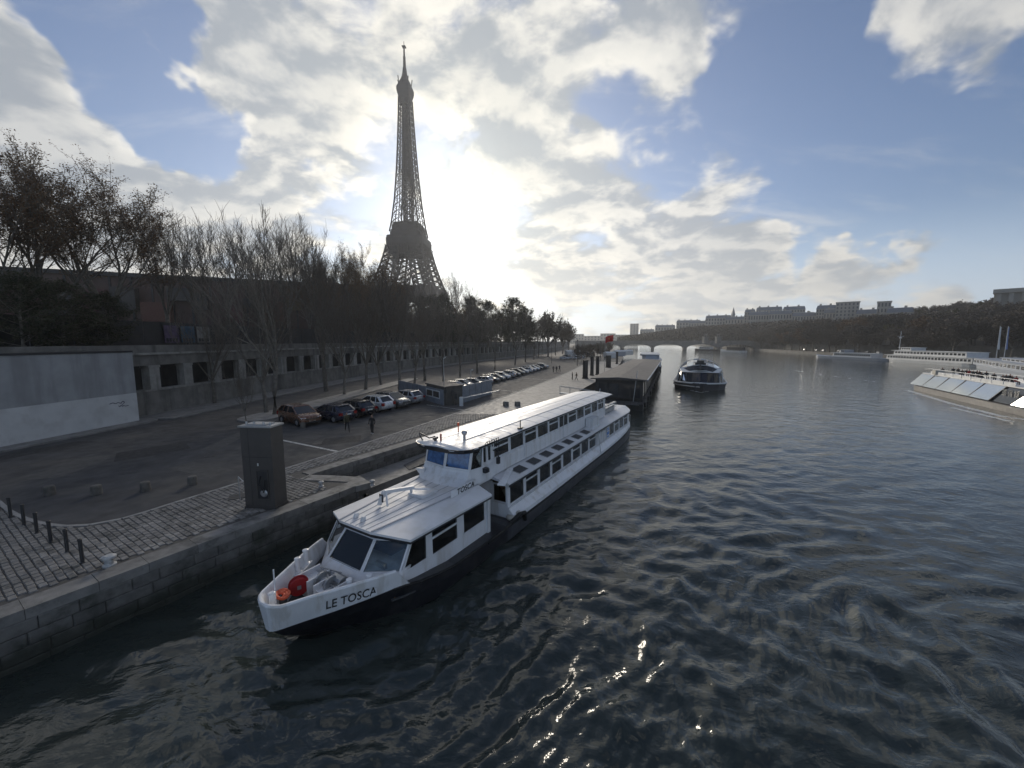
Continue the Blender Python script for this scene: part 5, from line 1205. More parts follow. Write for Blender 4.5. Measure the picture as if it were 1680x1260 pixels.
fg = MB(); fg.ngon([(-3000, 1000, 3.0), (3000, 1000, 3.0), (3000, 3000, 3.0), (-3000, 3000, 3.0)]); struct(fg.build('far_ground', M['earth']))

# ------------------------------------------------------------------ buildings on the skyline
M['facade'] = mat('limestone_facade', (0.36, 0.34, 0.30), .85, var=.1, vs=.2); M['zinc'] = mat('zinc_roof', (0.16, 0.18, 0.21), .6, var=.1, vs=.3); M['farwin'] = mat('far_window', (0.07, 0.075, 0.085), .3, var=0)
def block(name, label, x0, x1, ytop, D, storeys, cols, depth=16, roof='mansard', group=None, base=None, cat='building'):
    p0, p1 = atd(x0, ytop, D), atd(x1, ytop, D); z1 = (p0.z + p1.z) / 2; w = (Vector((p1.x - p0.x, p1.y - p0.y, 0))).length; ang = math.atan2(p1.y - p0.y, p1.x - p0.x)
    zb = base if base is not None else max(6, z1 - 26); h = z1 - zb
    o = thing(name, label, cat, (p0.x, p0.y, zb), ang, group); rh = min(4.5, h * .22) if roof == 'mansard' else .8; hw = h - rh
    m = MB(); m.b2(0, w, 0, depth, 0, hw); m.build('wall', M['facade'], o)
    if roof == 'mansard':
        m = MB(); m.loft([[V(-.2, -.2, hw), V(w + .2, -.2, hw), V(w + .2, depth + .2, hw), V(-.2, depth + .2, hw)], [V(.8, 1.6, h - .6), V(w - .8, 1.6, h - .6), V(w - .8, depth - 1.6, h - .6), V(.8, depth - 1.6, h - .6)], [V(2, 5, h), V(w - 2, 5, h), V(w - 2, depth - 5, h), V(2, depth - 5, h)]]); r_ = m.build('roof', M['zinc'], o)
        for k in range(max(2, int(w / 9))):
            m = MB(); xx = w * (k + .3) / max(2, int(w / 9)); m.b2(xx, xx + 1.8, 3, 4.2, h - 1.5, h + 1.4); m.build('chimney', M['facade'], r_)
    else:
        m = MB(); m.b2(-.4, w + .4, -.4, depth + .4, hw, h); m.build('roof', M['facade'], o)
    sh = hw / storeys; m = MB(); cw = w / cols; m.b2(-cw * .22, cw * .22, -.06, .04, 0, sh * .62); wm = m.mesh('window', M['farwin'])
    for s in range(storeys):
        for c_ in range(cols): link('window', wm, o, (cw * (c_ + .5), 0, s * sh + sh * .2))
    return o
G = 'apartment blocks on the hill'
block('apartment_block', 'narrow pale apartment block at the left end of the hilltop row', 1222, 1240, 507, 640, 6, 4)
block('apartment_block', 'wide pale apartment block with stepped zinc roof on the hill', 1241, 1284, 503, 625, 6, 10)
block('apartment_block', 'long low pale apartment block right of the wide one', 1285, 1322, 502, 605, 6, 8)
block('apartment_block', 'grey apartment block set lower between the pale blocks', 1322, 1352, 512, 575, 5, 7)
block('apartment_block', 'tall pale block standing above the tree line beside the low grey one', 1340, 1373, 500, 560, 6, 7)
block('apartment_block', 'flat-topped pale tower block with broad front on the hill', 1372, 1411, 495, 530, 7, 6, roof='flat')
block('apartment_block', 'small flat-roofed block among the hilltop trees', 1440, 1463, 494, 490, 5, 4, roof='flat')
block('apartment_block', 'low pale block below the spire on the left slope', 1158, 1200, 517, 700, 4, 9)
block('apartment_block', 'small block between the spire and the hilltop row', 1205, 1221, 519, 690, 4, 4)
block('apartment_block', 'low roofs on the far slope above the bridge', 1110, 1150, 525, 760, 4, 8)
block('apartment_block', 'distant low roofs stepping down towards the white tower', 1075, 1108, 533, 850, 3, 7)
block('apartment_block', 'farthest row of low roofs right of the white tower', 1050, 1074, 540, 950, 3, 5)
for k, (x0, x1, yt, D_) in enumerate([(1228, 1262, 511, 600), (1262, 1300, 508, 585), (1300, 1338, 510, 570), (1352, 1392, 506, 545), (1405, 1445, 506, 520), (1130, 1165, 524, 730), (1190, 1230, 519, 670), (1455, 1500, 503, 480)]):
    block('town_house', ['low pale house row under the narrow block', 'low house row before the wide stepped block', 'low house row before the long block', 'low house row under the flat-topped block', 'low roofs between the flat-topped and the small block', 'low roofs left of the spire on the slope', 'low roofs just right of the spire', 'low roofs half hidden by the hilltop trees'][k], x0, x1, yt + k % 3, D_, 4, 8, base=14)
tw = block('office_tower', 'square white tower block with two dark vertical slots far beyond the bridge', 1034, 1048, 531, 1200, 9, 3, roof='flat', base=6)
sp_ = atd(1203, 514, 690); o = thing('spire', 'thin dark church spire on the hill slope', 'spire', (sp_.x, sp_.y, 14)); m = MB(); m.b2(-2, 2, -2, 2, 0, sp_.z - 16); m.build('tower', M['zinc'], o); m = MB(); m.loft([[V(-2.2, -2.2, sp_.z - 16), V(2.2, -2.2, sp_.z - 16), V(2.2, 2.2, sp_.z - 16), V(-2.2, 2.2, sp_.z - 16)], [V(-.1, -.1, sp_.z - 5), V(.1, -.1, sp_.z - 5), V(.1, .1, sp_.z - 5), V(-.1, .1, sp_.z - 5)]]); m.build('cap', M['zinc'], o)
# palace wing with tall pillars at the right edge
pc0 = atd(1632, 475, 400); pc1 = atd(1760, 468, 400); ch = thing('palace_wing', 'pale stone palace wing with tall pillared front above the trees', 'building', (pc0.x, pc0.y, 20), math.atan2(pc1.y - pc0.y, pc1.x - pc0.x)); CW = (pc1 - pc0).length
zt = pc0.z - 20
m = MB(); m.b2(0, CW, 2, 26, 0, zt); m.build('wall', M['facade'], ch); m = MB(); m.b2(-.5, CW, -.6, 26, zt - 2.5, zt); m.build('entablature', M['facade'], ch)
m = MB(); m.b2(12, CW, 3, 24, zt, zt + 6.5); m.build('attic_block', M['facade'], ch)
for k in range(12): m = MB(); m.b2(1 + k * 5, 3 + k * 5, .2, 2.1, 0, zt - 2.5); m.build('pillar', M['facade'], ch)
m = MB(); m.tube([(20, 8, zt + 6.5), (20, 8, zt + 20)], .25, 5); m.build('mast', M['zinc'], ch)
# low city beyond the bridge on the left
rk = random.Random(11)
for k, (x0, x1, yt) in enumerate([(935, 958, 548), (958, 985, 551), (985, 1010, 547), (1008, 1034, 549)]):
    block('distant_block', ['far pale block seen over the bridge left end', 'far low block beside the pale one over the bridge', 'far block behind the red flag', 'far block next to the square white tower'][k], x0, x1, yt, 1150 + 60 * k, 3, 5, roof='flat', base=3, depth=25)

# ------------------------------------------------------------------ trees
def rot_dir(d, ang, az):
    d = d.normalized(); u = d.cross(Vector((0, 0, 1)))
    if u.length < .05: u = d.cross(Vector((1, 0, 0)))
    u.normalize(); w = d.cross(u)
    return (d * math.cos(ang) + (u * math.cos(az) + w * math.sin(az)) * math.sin(ang)).normalized()
class Tree:
    def __init__(s, seed, h, first, forks, spread, up, lens, rad, levels, ntw, leaf=None, twig_r=.022, leaf_sz=.2, ratio=.72, axis=0.0, kids=(3, 4)):
        s.R = random.Random(seed); s.T = MB(); s.C = MB(); s.leaves = []; s.h = h
        s.spread = spread; s.up = up; s.ntw = ntw; s.twig_r = twig_r; s.leaf = leaf; s.leaf_sz = leaf_sz; s.levels = levels; s.ratio = ratio; s.kids = kids
        R = s.R; base = V(0, 0, 0); top = V(R.uniform(-.3, .3), R.uniform(-.3, .3), first)
        s.T.tube([V(0, 0, -.3), V(0, 0, .25), base.lerp(top, .5) + V(R.uniform(-.1, .1), R.uniform(-.1, .1), 0), top], [rad * 1.5, rad * 1.08, rad * .92, rad * .8], 9)
        a0 = R.uniform(0, 6.28)
        if axis:
            ax = [V(0, 0, first * .8), V(R.uniform(-.3, .3), R.uniform(-.3, .3), h * .5), V(R.uniform(-.5, .5), R.uniform(-.5, .5), h * axis)]; s.T.tube(ax, [rad * .8, rad * .5, rad * .12], 7, False)
            for k in range(forks * 4):
                u = k / (forks * 4 - 1); z = first * .7 + (h * axis - first * .7) * u; d = rot_dir(V(0, 0, 1), s.spread * (1.15 - .55 * u), a0 + k * 2.4)
                s.branch(V(0, 0, z), d, h * lens * (.30 + .7 * math.sin(math.pi * (.22 + .70 * u))) * R.uniform(.75, 1.1), rad * .3, 2)
            return
        for k in range(forks):
            ang = s.spread * R.uniform(.35, 1.0) if k else s.spread * .15
            d = rot_dir(V(0, 0, 1), ang, a0 + k * 6.28 / max(1, forks - 1) + R.uniform(-.4, .4))
            s.branch(top - V(0, 0, R.uniform(0, first * .22)), d, (h - first) * lens * R.uniform(.8, 1.1), rad * .52, 1)
    def branch(s, p, d, L, r, lv):
        R = s.R; n = 4 if lv < 3 else 3; pts = [p]; rr = [r]; dd = d
        for i in range(n):
            dd = (dd + V(R.uniform(-.16, .16), R.uniform(-.16, .16), R.uniform(-.06, .06) + s.up * (.18 if lv > 1 else .08))).normalized()
            pts.append(pts[-1] + dd * L / n); rr.append(r * (1 - .55 * (i + 1) / n))
        if lv <= 2: s.T.tube(pts, rr, 6 if lv == 1 else 5, False)
        else: s.C.tube(pts, [max(q, s.twig_r) for q in rr], 3, False)
        if lv >= s.levels:
            s.twigs(pts); return
        if lv >= s.levels - 1: s.twigs(pts)
        k = R.randint(*s.kids) if lv > 1 else R.randint(s.kids[0] + 1, s.kids[1] + 2)
        for i in range(k):
            u = .3 + .7 * (i + R.random() * .8) / k; j = min(n - 1, int(u * n)); q = pts[j].lerp(pts[j + 1], u * n - j if u * n - j < 1 else 1)
            nd = rot_dir((pts[j + 1] - pts[j]), s.spread * R.uniform(.6, 1.25), R.uniform(0, 6.28))
            s.branch(q, nd, L * s.ratio * R.uniform(.6, 1.0), max(s.twig_r, rr[j] * .58), lv + 1)
        s.branch(pts[-1], dd, L * s.ratio * .8, rr[-1], lv + 1)
    def twigs(s, pts):
        R = s.R
        for i in range(s.ntw):
            j = R.randrange(len(pts) - 1); q = pts[j].lerp(pts[j + 1], R.random()); d0 = (pts[j + 1] - pts[j])
            d = (rot_dir(d0, R.uniform(.3, 1.0), R.uniform(0, 6.28)) + V(0, 0, s.up * .5)).normalized(); L = R.uniform(.5, 1.3) * s.h / 18
            e1 = q + d * L * .55 + V(R.uniform(-.1, .1), R.uniform(-.1, .1), 0); e2 = e1 + (d + V(R.uniform(-.4, .4), R.uniform(-.4, .4), R.uniform(-.1, .3))).normalized() * L * .5
            s.C.tube([q, e1, e2], [s.twig_r, s.twig_r * .8, s.twig_r * .4], 3, False)
            if s.leaf:
                for _ in range(s.leaf): s.add_leaf(q.lerp(e2, R.uniform(.1, 1.1)) + V(R.uniform(-.3, .3), R.uniform(-.3, .3), R.uniform(-.3, .25)))
    def add_leaf(s, c):
        R = s.R; a = V(R.uniform(-1, 1), R.uniform(-1, 1), R.uniform(-.6, .6)).normalized(); b = rot_dir(a, math.pi/2, R.uniform(0, 6.28)); k = s.leaf_sz * R.uniform(.6, 1.25)
        s.leaves.append((c - a * k, c + b * k * .55, c + a * k, c - b * k * .55))
    def proto(s, name, label, leafm, barkm=None, twigm=None):
        o = thing(name, label, 'tree'); s.T.build('trunk', barkm or M['bark'], o, True)
        cur = len(s.C.f)
        s.C.cur = 1
        for q in s.leaves: s.C.add(q, [(0, 1, 2, 3)])
        s.C.m = [0] * cur + [1] * len(s.leaves); s.C.build('crown', [twigm or M['twig'], leafm], o)
        return o
NT_TRI = []
P_bare = [Tree(21 + k, 20, 5.0, 5, .50, .75, .48, .26, 4, 3, None, .017, kids=(2, 3)).proto('bare_tree', 'x', M['leaf_brown']) for k in range(3)]
P_fan = [Tree(31 + k, 13, 3.0, 6, .52, .8, .52, .17, 4, 3, None, .014, kids=(2, 3)).proto('bare_tree', 'x', M['leaf_brown']) for k in range(2)]
P_brown = [Tree(41 + k, 24, 5.0, 5, .58, .6, .48, .34, 4, 3, 20, .018, .09, kids=(2, 3)).proto('plane_tree', 'x', M['leaf_brown']) for k in range(3)]
P_dark = [Tree(51 + k, 17, 2.5, 6, 1.05, .25, .24, .28, 4, 3, 7, .022, .17, .62, .92).proto('leafy_tree', 'x', M['leaf_dark']) for k in range(2)]
P_olive = [Tree(61 + k, 14, 2, 6, 1.0, .3, .26, .26, 4, 3, 7, .022, .2, .62, .9).proto('leafy_tree', 'x', M['leaf_olive']) for k in range(1)]
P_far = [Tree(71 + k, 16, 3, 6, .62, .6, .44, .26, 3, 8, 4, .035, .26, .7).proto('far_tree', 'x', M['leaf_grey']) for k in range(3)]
P_farb = [Tree(81 + k, 15, 3, 6, .68, .5, .44, .26, 3, 8, 8, .035, .30, .7).proto('far_tree', 'x', mat_) for k, mat_ in enumerate((M['leaf_brown'], M['leaf_olive']))]
PH = {}
for L_, h_ in ((P_bare, 20), (P_fan, 13), (P_brown, 24), (P_dark, 17), (P_olive, 14), (P_far, 16), (P_farb, 15)):
    for o in L_: PH[o.name] = max(v.co.z for c_ in o.children for v in c_.data.vertices); o.location = (0, -5000, -500)
rt = random.Random(5)
USED = set()
def plant(protos, x, y, z, htop, label, group=None, wide=1.0, k=None):
    pr = protos[k % len(protos)] if k is not None else rt.choice(protos); s = (htop - z) / PH[pr.name]
    r = dup(pr, (x, y, z), rt.uniform(0, 6.28), (s * wide, s * wide, s), label)
    if group: r['group'] = group
    return r
def plant_px(protos, px, ytop, d, z, label, group=None, wide=1.0, k=None):
    p = atd(px, ytop, d); return plant(protos, p.x, p.y, z, p.z, label, group, wide, k)

G1 = 'brown-leaved plane trees on the upper street'
plant_px(P_brown, 36, 212, 66, UZ, 'tallest brown-leaved plane tree on the upper street at the edge of the white wall', G1, 1.25, 0)
plant_px(P_brown, 152, 240, 70, UZ, 'tall brown-leaved plane tree above the right half of the white wall', G1, 1.25, 1)
plant_px(P_brown, -60, 205, 64, UZ, 'brown-leaved plane tree past the tallest one, beyond the white wall', G1, 1.0, 2)
plant_px(P_bare, 255, 325, 76, UZ, 'thin half-bare tree behind the first gallery openings', G1, 1.1, 0)
plant_px(P_dark, 20, 440, 58, UZ, 'dark evergreen shrub tree behind the white wall', 'dark trees behind the white wall', 1.5, 0)
plant_px(P_dark, 90, 455, 62, UZ, 'dark evergreen tree behind the white wall below the plane trees', 'dark trees behind the white wall', 1.6, 1)
plant_px(P_dark, 165, 475, 66, UZ, 'low dark evergreen near the right end of the white wall', 'dark trees behind the white wall', 1.6, 0)
G2 = 'bare trees on the upper street'
for i, (px, yt, d) in enumerate([(312, 352, 90), (360, 340, 84), (415, 350, 98), (462, 345, 92), (508, 352, 100)]):
    plant_px(P_bare, px, yt, d, UZ, 'tall bare tree standing on the upper street in front of the museum', G2, 1.15, i)
G3 = 'brown-leaved trees beside the lattice tower'
for i, (px, yt, d) in enumerate([(520, 392, 112), (560, 388, 118), (597, 402, 122), (628, 420, 128), (655, 440, 135), (580, 430, 105), (500, 420, 108), (540, 440, 98)]):
    plant_px(P_brown, px, yt, d, UZ, 'brown-leaved tree on the upper street left of the lattice tower', G3, .85, i)
G4 = 'trees along the lower quay road'
low_trees = [(352, 663, 470, 'p'), (452, 681, 335, 'b'), (437, 678, 420, 'f'), (535, 642, 380, 'b'), (600, 640, 430, 'f'), (655, 641, 440, 'b'), (697, 624, 455, 'b'), (727, 628, 470, 'b'), (755, 618, 480, 'b'), (783, 612, 478, 'b'), (812, 606, 490, 'b'), (845, 599, 495, 'b'), (565, 648, 470, 'f'), (625, 632, 465, 'f'), (680, 632, 480, 'f'), (862, 594, 505, 'b'), (876, 590, 510, 'b')]
for i, (px, pb, yt, kd) in enumerate(low_trees):
    b = at(px, pb, QZ); d = math.hypot(b.x, b.y); top = atd(px, yt, d).z
    lb = ['slender bare tree leaning by the first gallery openings', 'large bare tree at the end of the kerbed island beside the brown car', 'small twiggy tree next to the large bare island tree'][i] if i < 3 else 'bare tree in the row along the lower quay road by the gallery wall'
    plant({'b': P_bare, 'f': P_fan, 'p': P_fan}[kd], b.x, b.y, QZ, top, lb, None if i < 3 else G4, .95 if kd == 'b' else 1.05, i)
s_ = at(405, 700, QZ); plant(P_fan, s_.x, s_.y, QZ, 8.6, 'young slim tree behind the brown cabinet', None, .6, 1)
# dense trees towards the bend
G5 = 'dark dense trees towards the bend of the quay'
for i, (px, yt, d) in enumerate([(672, 492, 150), (700, 482, 160), (725, 478, 150), (752, 492, 145), (775, 482, 165), (800, 490, 150), (822, 496, 160), (842, 484, 150), (862, 500, 165), (690, 510, 125), (740, 512, 130), (785, 515, 138), (655, 505, 130), (835, 520, 175), (620, 492, 135), (590, 500, 128)]):
    plant_px(P_dark if i % 3 else P_brown, px, yt, d, UZ - 1, 'dense dark tree on the embankment towards the bend of the quay', G5, 1.05, i)
for i in range(18):
    px = 645 + 13.5 * i; plant_px(P_dark, px, 516 + rt.uniform(-6, 14), 175 + 3.5 * i + rt.uniform(-12, 12), UZ - 1, 'low dark tree in the thicket behind the gallery wall at the bend', 'thicket behind the gallery wall', 1.7, i)
for i, (px, yt, d) in enumerate([(745, 438, 200), (770, 455, 190), (720, 452, 215)]):
    plant_px(P_bare, px, yt, d, UZ, 'thin bare tree in the glare right of the lattice tower', 'bare trees in the glare', .9, i)
G6 = 'bare trees at the bend of the quay'
for i, (px, yt, d) in enumerate([(884, 512, 190), (900, 506, 200), (912, 512, 220), (924, 522, 240), (890, 528, 230), (933, 535, 300)]):
    p = atd(px, yt, d); plant(P_far if i % 2 else P_bare, p.x, p.y, QZ, p.z, 'bare tree on the quay at the bend before the bridge', G6, .9, i)
G9 = 'small trees on the distant quay'
for i in range(12):
    px = 942 + 5.2 * i + rt.uniform(-2, 2); b = at(px, 595 - 1.1 * i + rt.uniform(-1, 1), QZ); d = math.hypot(b.x, b.y); plant(P_far if i % 2 else P_fan, b.x, b.y, QZ, atd(px, 566 - rt.uniform(0, 8), d).z, 'small bare tree on the distant quay between the parked cars and the piers', G9, .8, i)
# far bank
G7 = 'trees on the far bank'; cnt = 0
rbp = poly_pts([p for p in RB if 60 < p.y < 700], 10.5)
for row, (off, hh, st) in enumerate([(8.5, 17, 1), (18, 18, 1), (34, 20, 1), (56, 19, 1), (84, 18, 1), (118, 17, 1), (155, 16, 1)]):
    for i, (p, t, s) in enumerate(rbp):
        if (i + row) % st: continue
        q = p + V(t.y, -t.x, 0) * (off + rt.uniform(-4, 4)) + t * rt.uniform(-3.5, 3.5)
        ang = math.degrees(math.atan2(q.x, q.y))
        if ang > 57 or ang < 20: continue
        k = rt.random(); pr = P_far if k < .82 else [P_farb[0]] if k < .94 else [P_farb[1]]
        z = hill_z(off, q.y) if off > 32 else 6.5 if off > 14 else 1.9
        lb = {0: 'bare grey-brown tree among those on the far bank hillside', 1: 'rust-brown tree among the grey ones on the far bank', 2: 'olive green tree among the grey ones on the far bank'}[0 if k < .82 else 1 if k < .94 else 2]
        o = plant(pr, q.x, q.y, z, z + hh * rt.uniform(.75, 1.2), lb, G7, rt.uniform(1.1, 1.5)); cnt += 1
# far wooded slope beyond the bridge and behind the last trees: one mass
fw = MB(); 
for k in range(38000):
    u = rt.random(); px = 1030 + 320 * u; d = rt.uniform(545, 620); p = atd(px, 0, d)
    z0 = 7; ridge = interp([(1030, 15), (1100, 22), (1160, 28), (1220, 30), (1350, 34)], px) ; z = z0 + (ridge - z0) * (rt.random() ** .8) 
    a = V(rt.uniform(-1, 1), rt.uniform(-1, 1), rt.uniform(-1, 1)).normalized() * rt.uniform(.5, 1.25); b = rot_dir(a, math.pi/2, rt.uniform(0, 6.28)) * rt.uniform(.5, 1.2); c = V(p.x, p.y, z)
    fw.add([c - a - b * .3, c + b, c + a + b * .2, c - b], [(0, 1, 2, 3)])
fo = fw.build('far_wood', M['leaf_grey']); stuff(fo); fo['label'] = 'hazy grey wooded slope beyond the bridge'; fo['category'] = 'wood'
for o in P_bare + P_fan + P_brown + P_dark + P_olive + P_far + P_farb:
    for c_ in list(o.children): bpy.data.objects.remove(c_)
    bpy.data.objects.remove(o)

# ------------------------------------------------------------------ cars
M['tyre'] = M['rubber']; M['rim'] = mat('alloy', (0.35, 0.35, 0.36), .35, metal=.7, var=0); M['carglass'] = mat('car_glass', (0.018, 0.02, 0.024), .06, var=0)
M['lamp'] = mat('headlamp', (0.55, 0.56, 0.58), .15, var=0); M['tail'] = mat('tail_lamp', (0.25, 0.01, 0.01), .25, var=0); M['plate'] = mat('number_plate', (0.62, 0.62, 0.58), .5, var=0); M['plastic'] = mat('black_plastic', (0.02, 0.02, 0.021), .65, var=0)
def carpaint(name, c): return mat(name, c, .28, metal=.25, var=.04, coat=.6)
def make_car(paint, suv=0.0):
    """origin on the ground at the middle; nose towards +x"""
    o = thing('parked_car', 'x', 'car'); w = .89; hb_ = .95 + .12 * suv; rt_ = 1.50 + .14 * suv; g = .20 + .04 * suv
    side = [(-2.02, g + .10), (-2.13, .42), (-2.15, .62), (-2.10, hb_ - .10), (-2.0, hb_ + .03), (-1.6, hb_ + .07), (-.6, hb_ + .06), (.5, hb_ + .03), (1.15, hb_ + .0), (1.6, hb_ - .07), (1.92, hb_ - .17), (2.08, hb_ - .30), (2.13, .52), (2.10, .36), (2.0, g + .03), (1.7, g), (-1.7, g)]
    m = MB(); rings = []
    for y, k in ((-w, .80), (-w + .02, .88), (-w + .07, .95), (-w + .2, .99), (-.35, 1.0), (0, 1.005), (.35, 1.0), (w - .2, .99), (w - .07, .95), (w - .02, .88), (w, .80)):
        zc = .50; ex = .94 + .06 * (k - .80) / .205 - .05 * (abs(y) / w) ** 3; rings.append([V(x * ex, y, zc + (z - zc) * (k if z > zc else 1)) for x, z in side])
    m.loft(rings); m.build('body', paint, o, True)
    # glasshouse
    lo = [(-1.92, hb_ + .03), (1.24, hb_ - .03)]; hi = [(-1.38, rt_ - .06), (.30, rt_ - .06)]
    def GP(x, z, s, y0=.83, y1=.66): u = (z - hb_) / (rt_ - .06 - hb_); return V(x, s * (y0 + (y1 - y0) * max(0, u)), z)
    m = MB(); m.loft([[GP(lo[0][0], lo[0][1], -1), GP(lo[1][0], lo[1][1], -1), GP(lo[1][0], lo[1][1], 1), GP(lo[0][0], lo[0][1], 1)], [GP(hi[0][0], hi[0][1], -1), GP(hi[1][0], hi[1][1], -1), GP(hi[1][0], hi[1][1], 1), GP(hi[0][0], hi[0][1], 1)]]); m.build('glasshouse', M['carglass'], o)
    m = MB(); rr = [V(-1.52, -.65, rt_ - .05), V(.36, -.65, rt_ - .05), V(.36, .65, rt_ - .05), V(-1.52, .65, rt_ - .05)]
    m.loft([[p + V(0, 0, -.03) for p in rr], [V(p.x * .97 - .02, p.y * 1.02, rt_ - .02) for p in rr], [V(p.x * .86 - .05, p.y * .85, rt_ + .01) for p in rr]]); m.build('roof', paint, o)
    for s in (-1, 1):
        for (xa, za, xb, zb_, wd) in ((1.22, hb_ - .02, .29, rt_ - .06, .08), (-1.90, hb_ + .03, -1.38, rt_ - .06, .26), (-.28, hb_ + .0, -.36, rt_ - .06, .07), (-1.12, hb_, -1.05, rt_ - .06, .07)):
            m = MB(); m.beam(GP(xa, za, s, .84, .67), GP(xb, zb_, s, .84, .67), wd, .05); m.build('pillar', paint, o)
        m = MB(); m.box(.78, s * .98, hb_ + .06, .14, .18, .13); m.build('door_mirror', paint, o)
        m = MB(); m.loft([[V(1.62, s * .60, hb_ - .22), V(2.06, s * .50, .62), V(1.98, s * .82, .64), V(1.60, s * .86, hb_ - .24)], [V(1.62, s * .60, hb_ - .12), V(2.06, s * .50, .74), V(1.96, s * .85, .74), V(1.58, s * .885, hb_ - .14)]]); m.build('headlight', M['lamp'], o)
        m = MB(); m.b2(-2.13, -1.95, s * .60, s * .885, .68, hb_ - .04); m.build('tail_light', M['tail'], o)
        for x in (-1.28, 1.32):
            m = MB(); m.lathe([(.15, -.1), (.30, -.11), (.325, -.06), (.325, .06), (.30, .11), (.15, .1)], 18); wh_ = m.build('wheel', M['tyre'], o, False); wh_.location = (x, s * .82, .325); wh_.rotation_euler = (math.pi / 2, 0, 0)
            m = MB(); m.lathe([(.02, -.112), (.19, -.115), (.20, -.10)] if s > 0 else [(.20, .10), (.19, .115), (.02, .112)], 14); m.build('rim', M['rim'], wh_)
            m = MB(); m.add([V(x + .39 * math.cos(a_), s * .892, .33 + .39 * math.sin(a_)) for a_ in [math.pi * q / 10 for q in range(11)]] + [V(x + .33 * math.cos(a_), s * .893, .33 + .33 * math.sin(a_)) for a_ in [math.pi * q / 10 for q in range(11)]], [(q, q + 1, q + 12, q + 11) for q in range(10)]); m.build('wheel_arch', M['plastic'], o)
    m = MB(); m.b2(2.085, 2.115, -.27, .27, .44, .56); m.build('number_plate', M['plate'], o); m = MB(); m.b2(-2.135, -2.10, -.27, .27, .66, .78); m.build('number_plate', M['plate'], o)
    m = MB(); m.b2(2.06, 2.108, -.55, .55, .58, .68); m.build('grille', M['plastic'], o)
    m = MB(); m.loft([[V(2.03, -.75, g + .06), V(2.125, -.7, g + .06), V(2.125, .7, g + .06), V(2.03, .75, g + .06)], [V(2.03, -.75, .40), V(2.118, -.7, .40), V(2.118, .7, .40), V(2.03, .75, .40)]]); m.build('bumper_intake', M['plastic'], o)
    return o
paints = [carpaint('paint_bronze', (0.16, 0.075, 0.04)), carpaint('paint_navy', (0.018, 0.022, 0.045)), carpaint('paint_black', (0.015, 0.016, 0.02)), carpaint('paint_white', (0.60, 0.61, 0.62)), carpaint('paint_grey', (0.12, 0.125, 0.13)), carpaint('paint_silver', (0.36, 0.37, 0.39))]
cA, cB = make_car(paints[0], 0.6), make_car(paints[1], 0.0)
cdir = math.atan2(-.46, .88)
near = [(cA, 0, (492, 694), cdir - .12, 'bronze brown car parked beside the large bare island tree', 0), (cB, 1, (546, 689), cdir + math.pi, 'navy hatchback parked tail out next to the bronze car', 1), (cB, 2, (582, 681), cdir + math.pi, 'black hatchback parked between the navy and the white cars', 2),
        (cA, 3, (614, 673), cdir + math.pi, 'white SUV parked tail out in the near row', 3), (cA, 4, (643, 667), cdir, 'dark grey car parked nose out next to the white SUV', 4), (cB, 5, (666, 661), cdir + math.pi, 'silver small hatchback parked beside the blue-grey hoarding', 5)]
def retint_car(o, p):
    cache = {}
    for ch in o.children:
        if ch.name.split('.')[0] in ('body', 'roof', 'pillar', 'door_mirror'):
            ch.data = ch.data.copy(); ch.data.materials[0] = p
for pr, k, px, rz, lb, pi in near:
    b = at(px[0], px[1], QZ); o = dup(pr, (b.x, b.y, QZ + .004), rz, 1.16, lb); o['group'] = 'cars parked along the island'; retint_car(o, paints[pi])
tint = {}
def car_variant(pr, pi):
    key = (pr.name, pi)
    if key not in tint:
        o = dup(pr, (0, -4000, -400), 0, None, 'x'); retint_car(o, paints[pi]); tint[key] = o
    return tint[key]
rc = random.Random(9); G8 = 'cars parked in the far row'; names = ['bronze', 'navy', 'black', 'white', 'dark grey', 'silver']
q0, q1 = at(778, 634, QZ), at(889, 604, QZ)
for k in range(15):
    u = k / 14; p = q0.lerp(q1, u); pi = [4, 5, 2, 4, 3, 5, 4, 2, 5, 3, 5, 3, 2, 4, 5][k]; o = dup(car_variant(cA if k % 3 else cB, pi), (p.x, p.y, QZ + .004), cdir + .18 + (math.pi if k % 4 == 1 else 0) + rc.uniform(-.03, .03), None, names[pi] + ' car in the far parked row beyond the hoarding'); o['group'] = G8 + ', ' + names[pi]
for k in range(10):
    b = at(925 + 7 * (k % 5) + 2 * (k // 5), 590 - 3.0 * (k // 5) - .3 * (k % 5), QZ); pi = [3, 5, 3, 4, 5, 2, 3, 5, 4, 3][k]; o = dup(car_variant(cA if k % 2 else cB, pi), (b.x, b.y, QZ + .004), cdir + .3 + math.pi * (k % 2), None, names[pi] + ' car in the distant parking area by the bend'); o['group'] = 'cars by the bend, ' + names[pi]
for k, px in enumerate([(760, 636), (748, 640), (735, 642)]):
    b = at(px[0], px[1], QZ); o = dup(car_variant(cB, [5, 4, 3][k]), (b.x, b.y, QZ + .004), cdir + .1, None, names[[5, 4, 3][k]] + ' car parked behind the blue-grey hoarding'); o['group'] = 'cars behind the hoarding, ' + names[[5, 4, 3][k]]
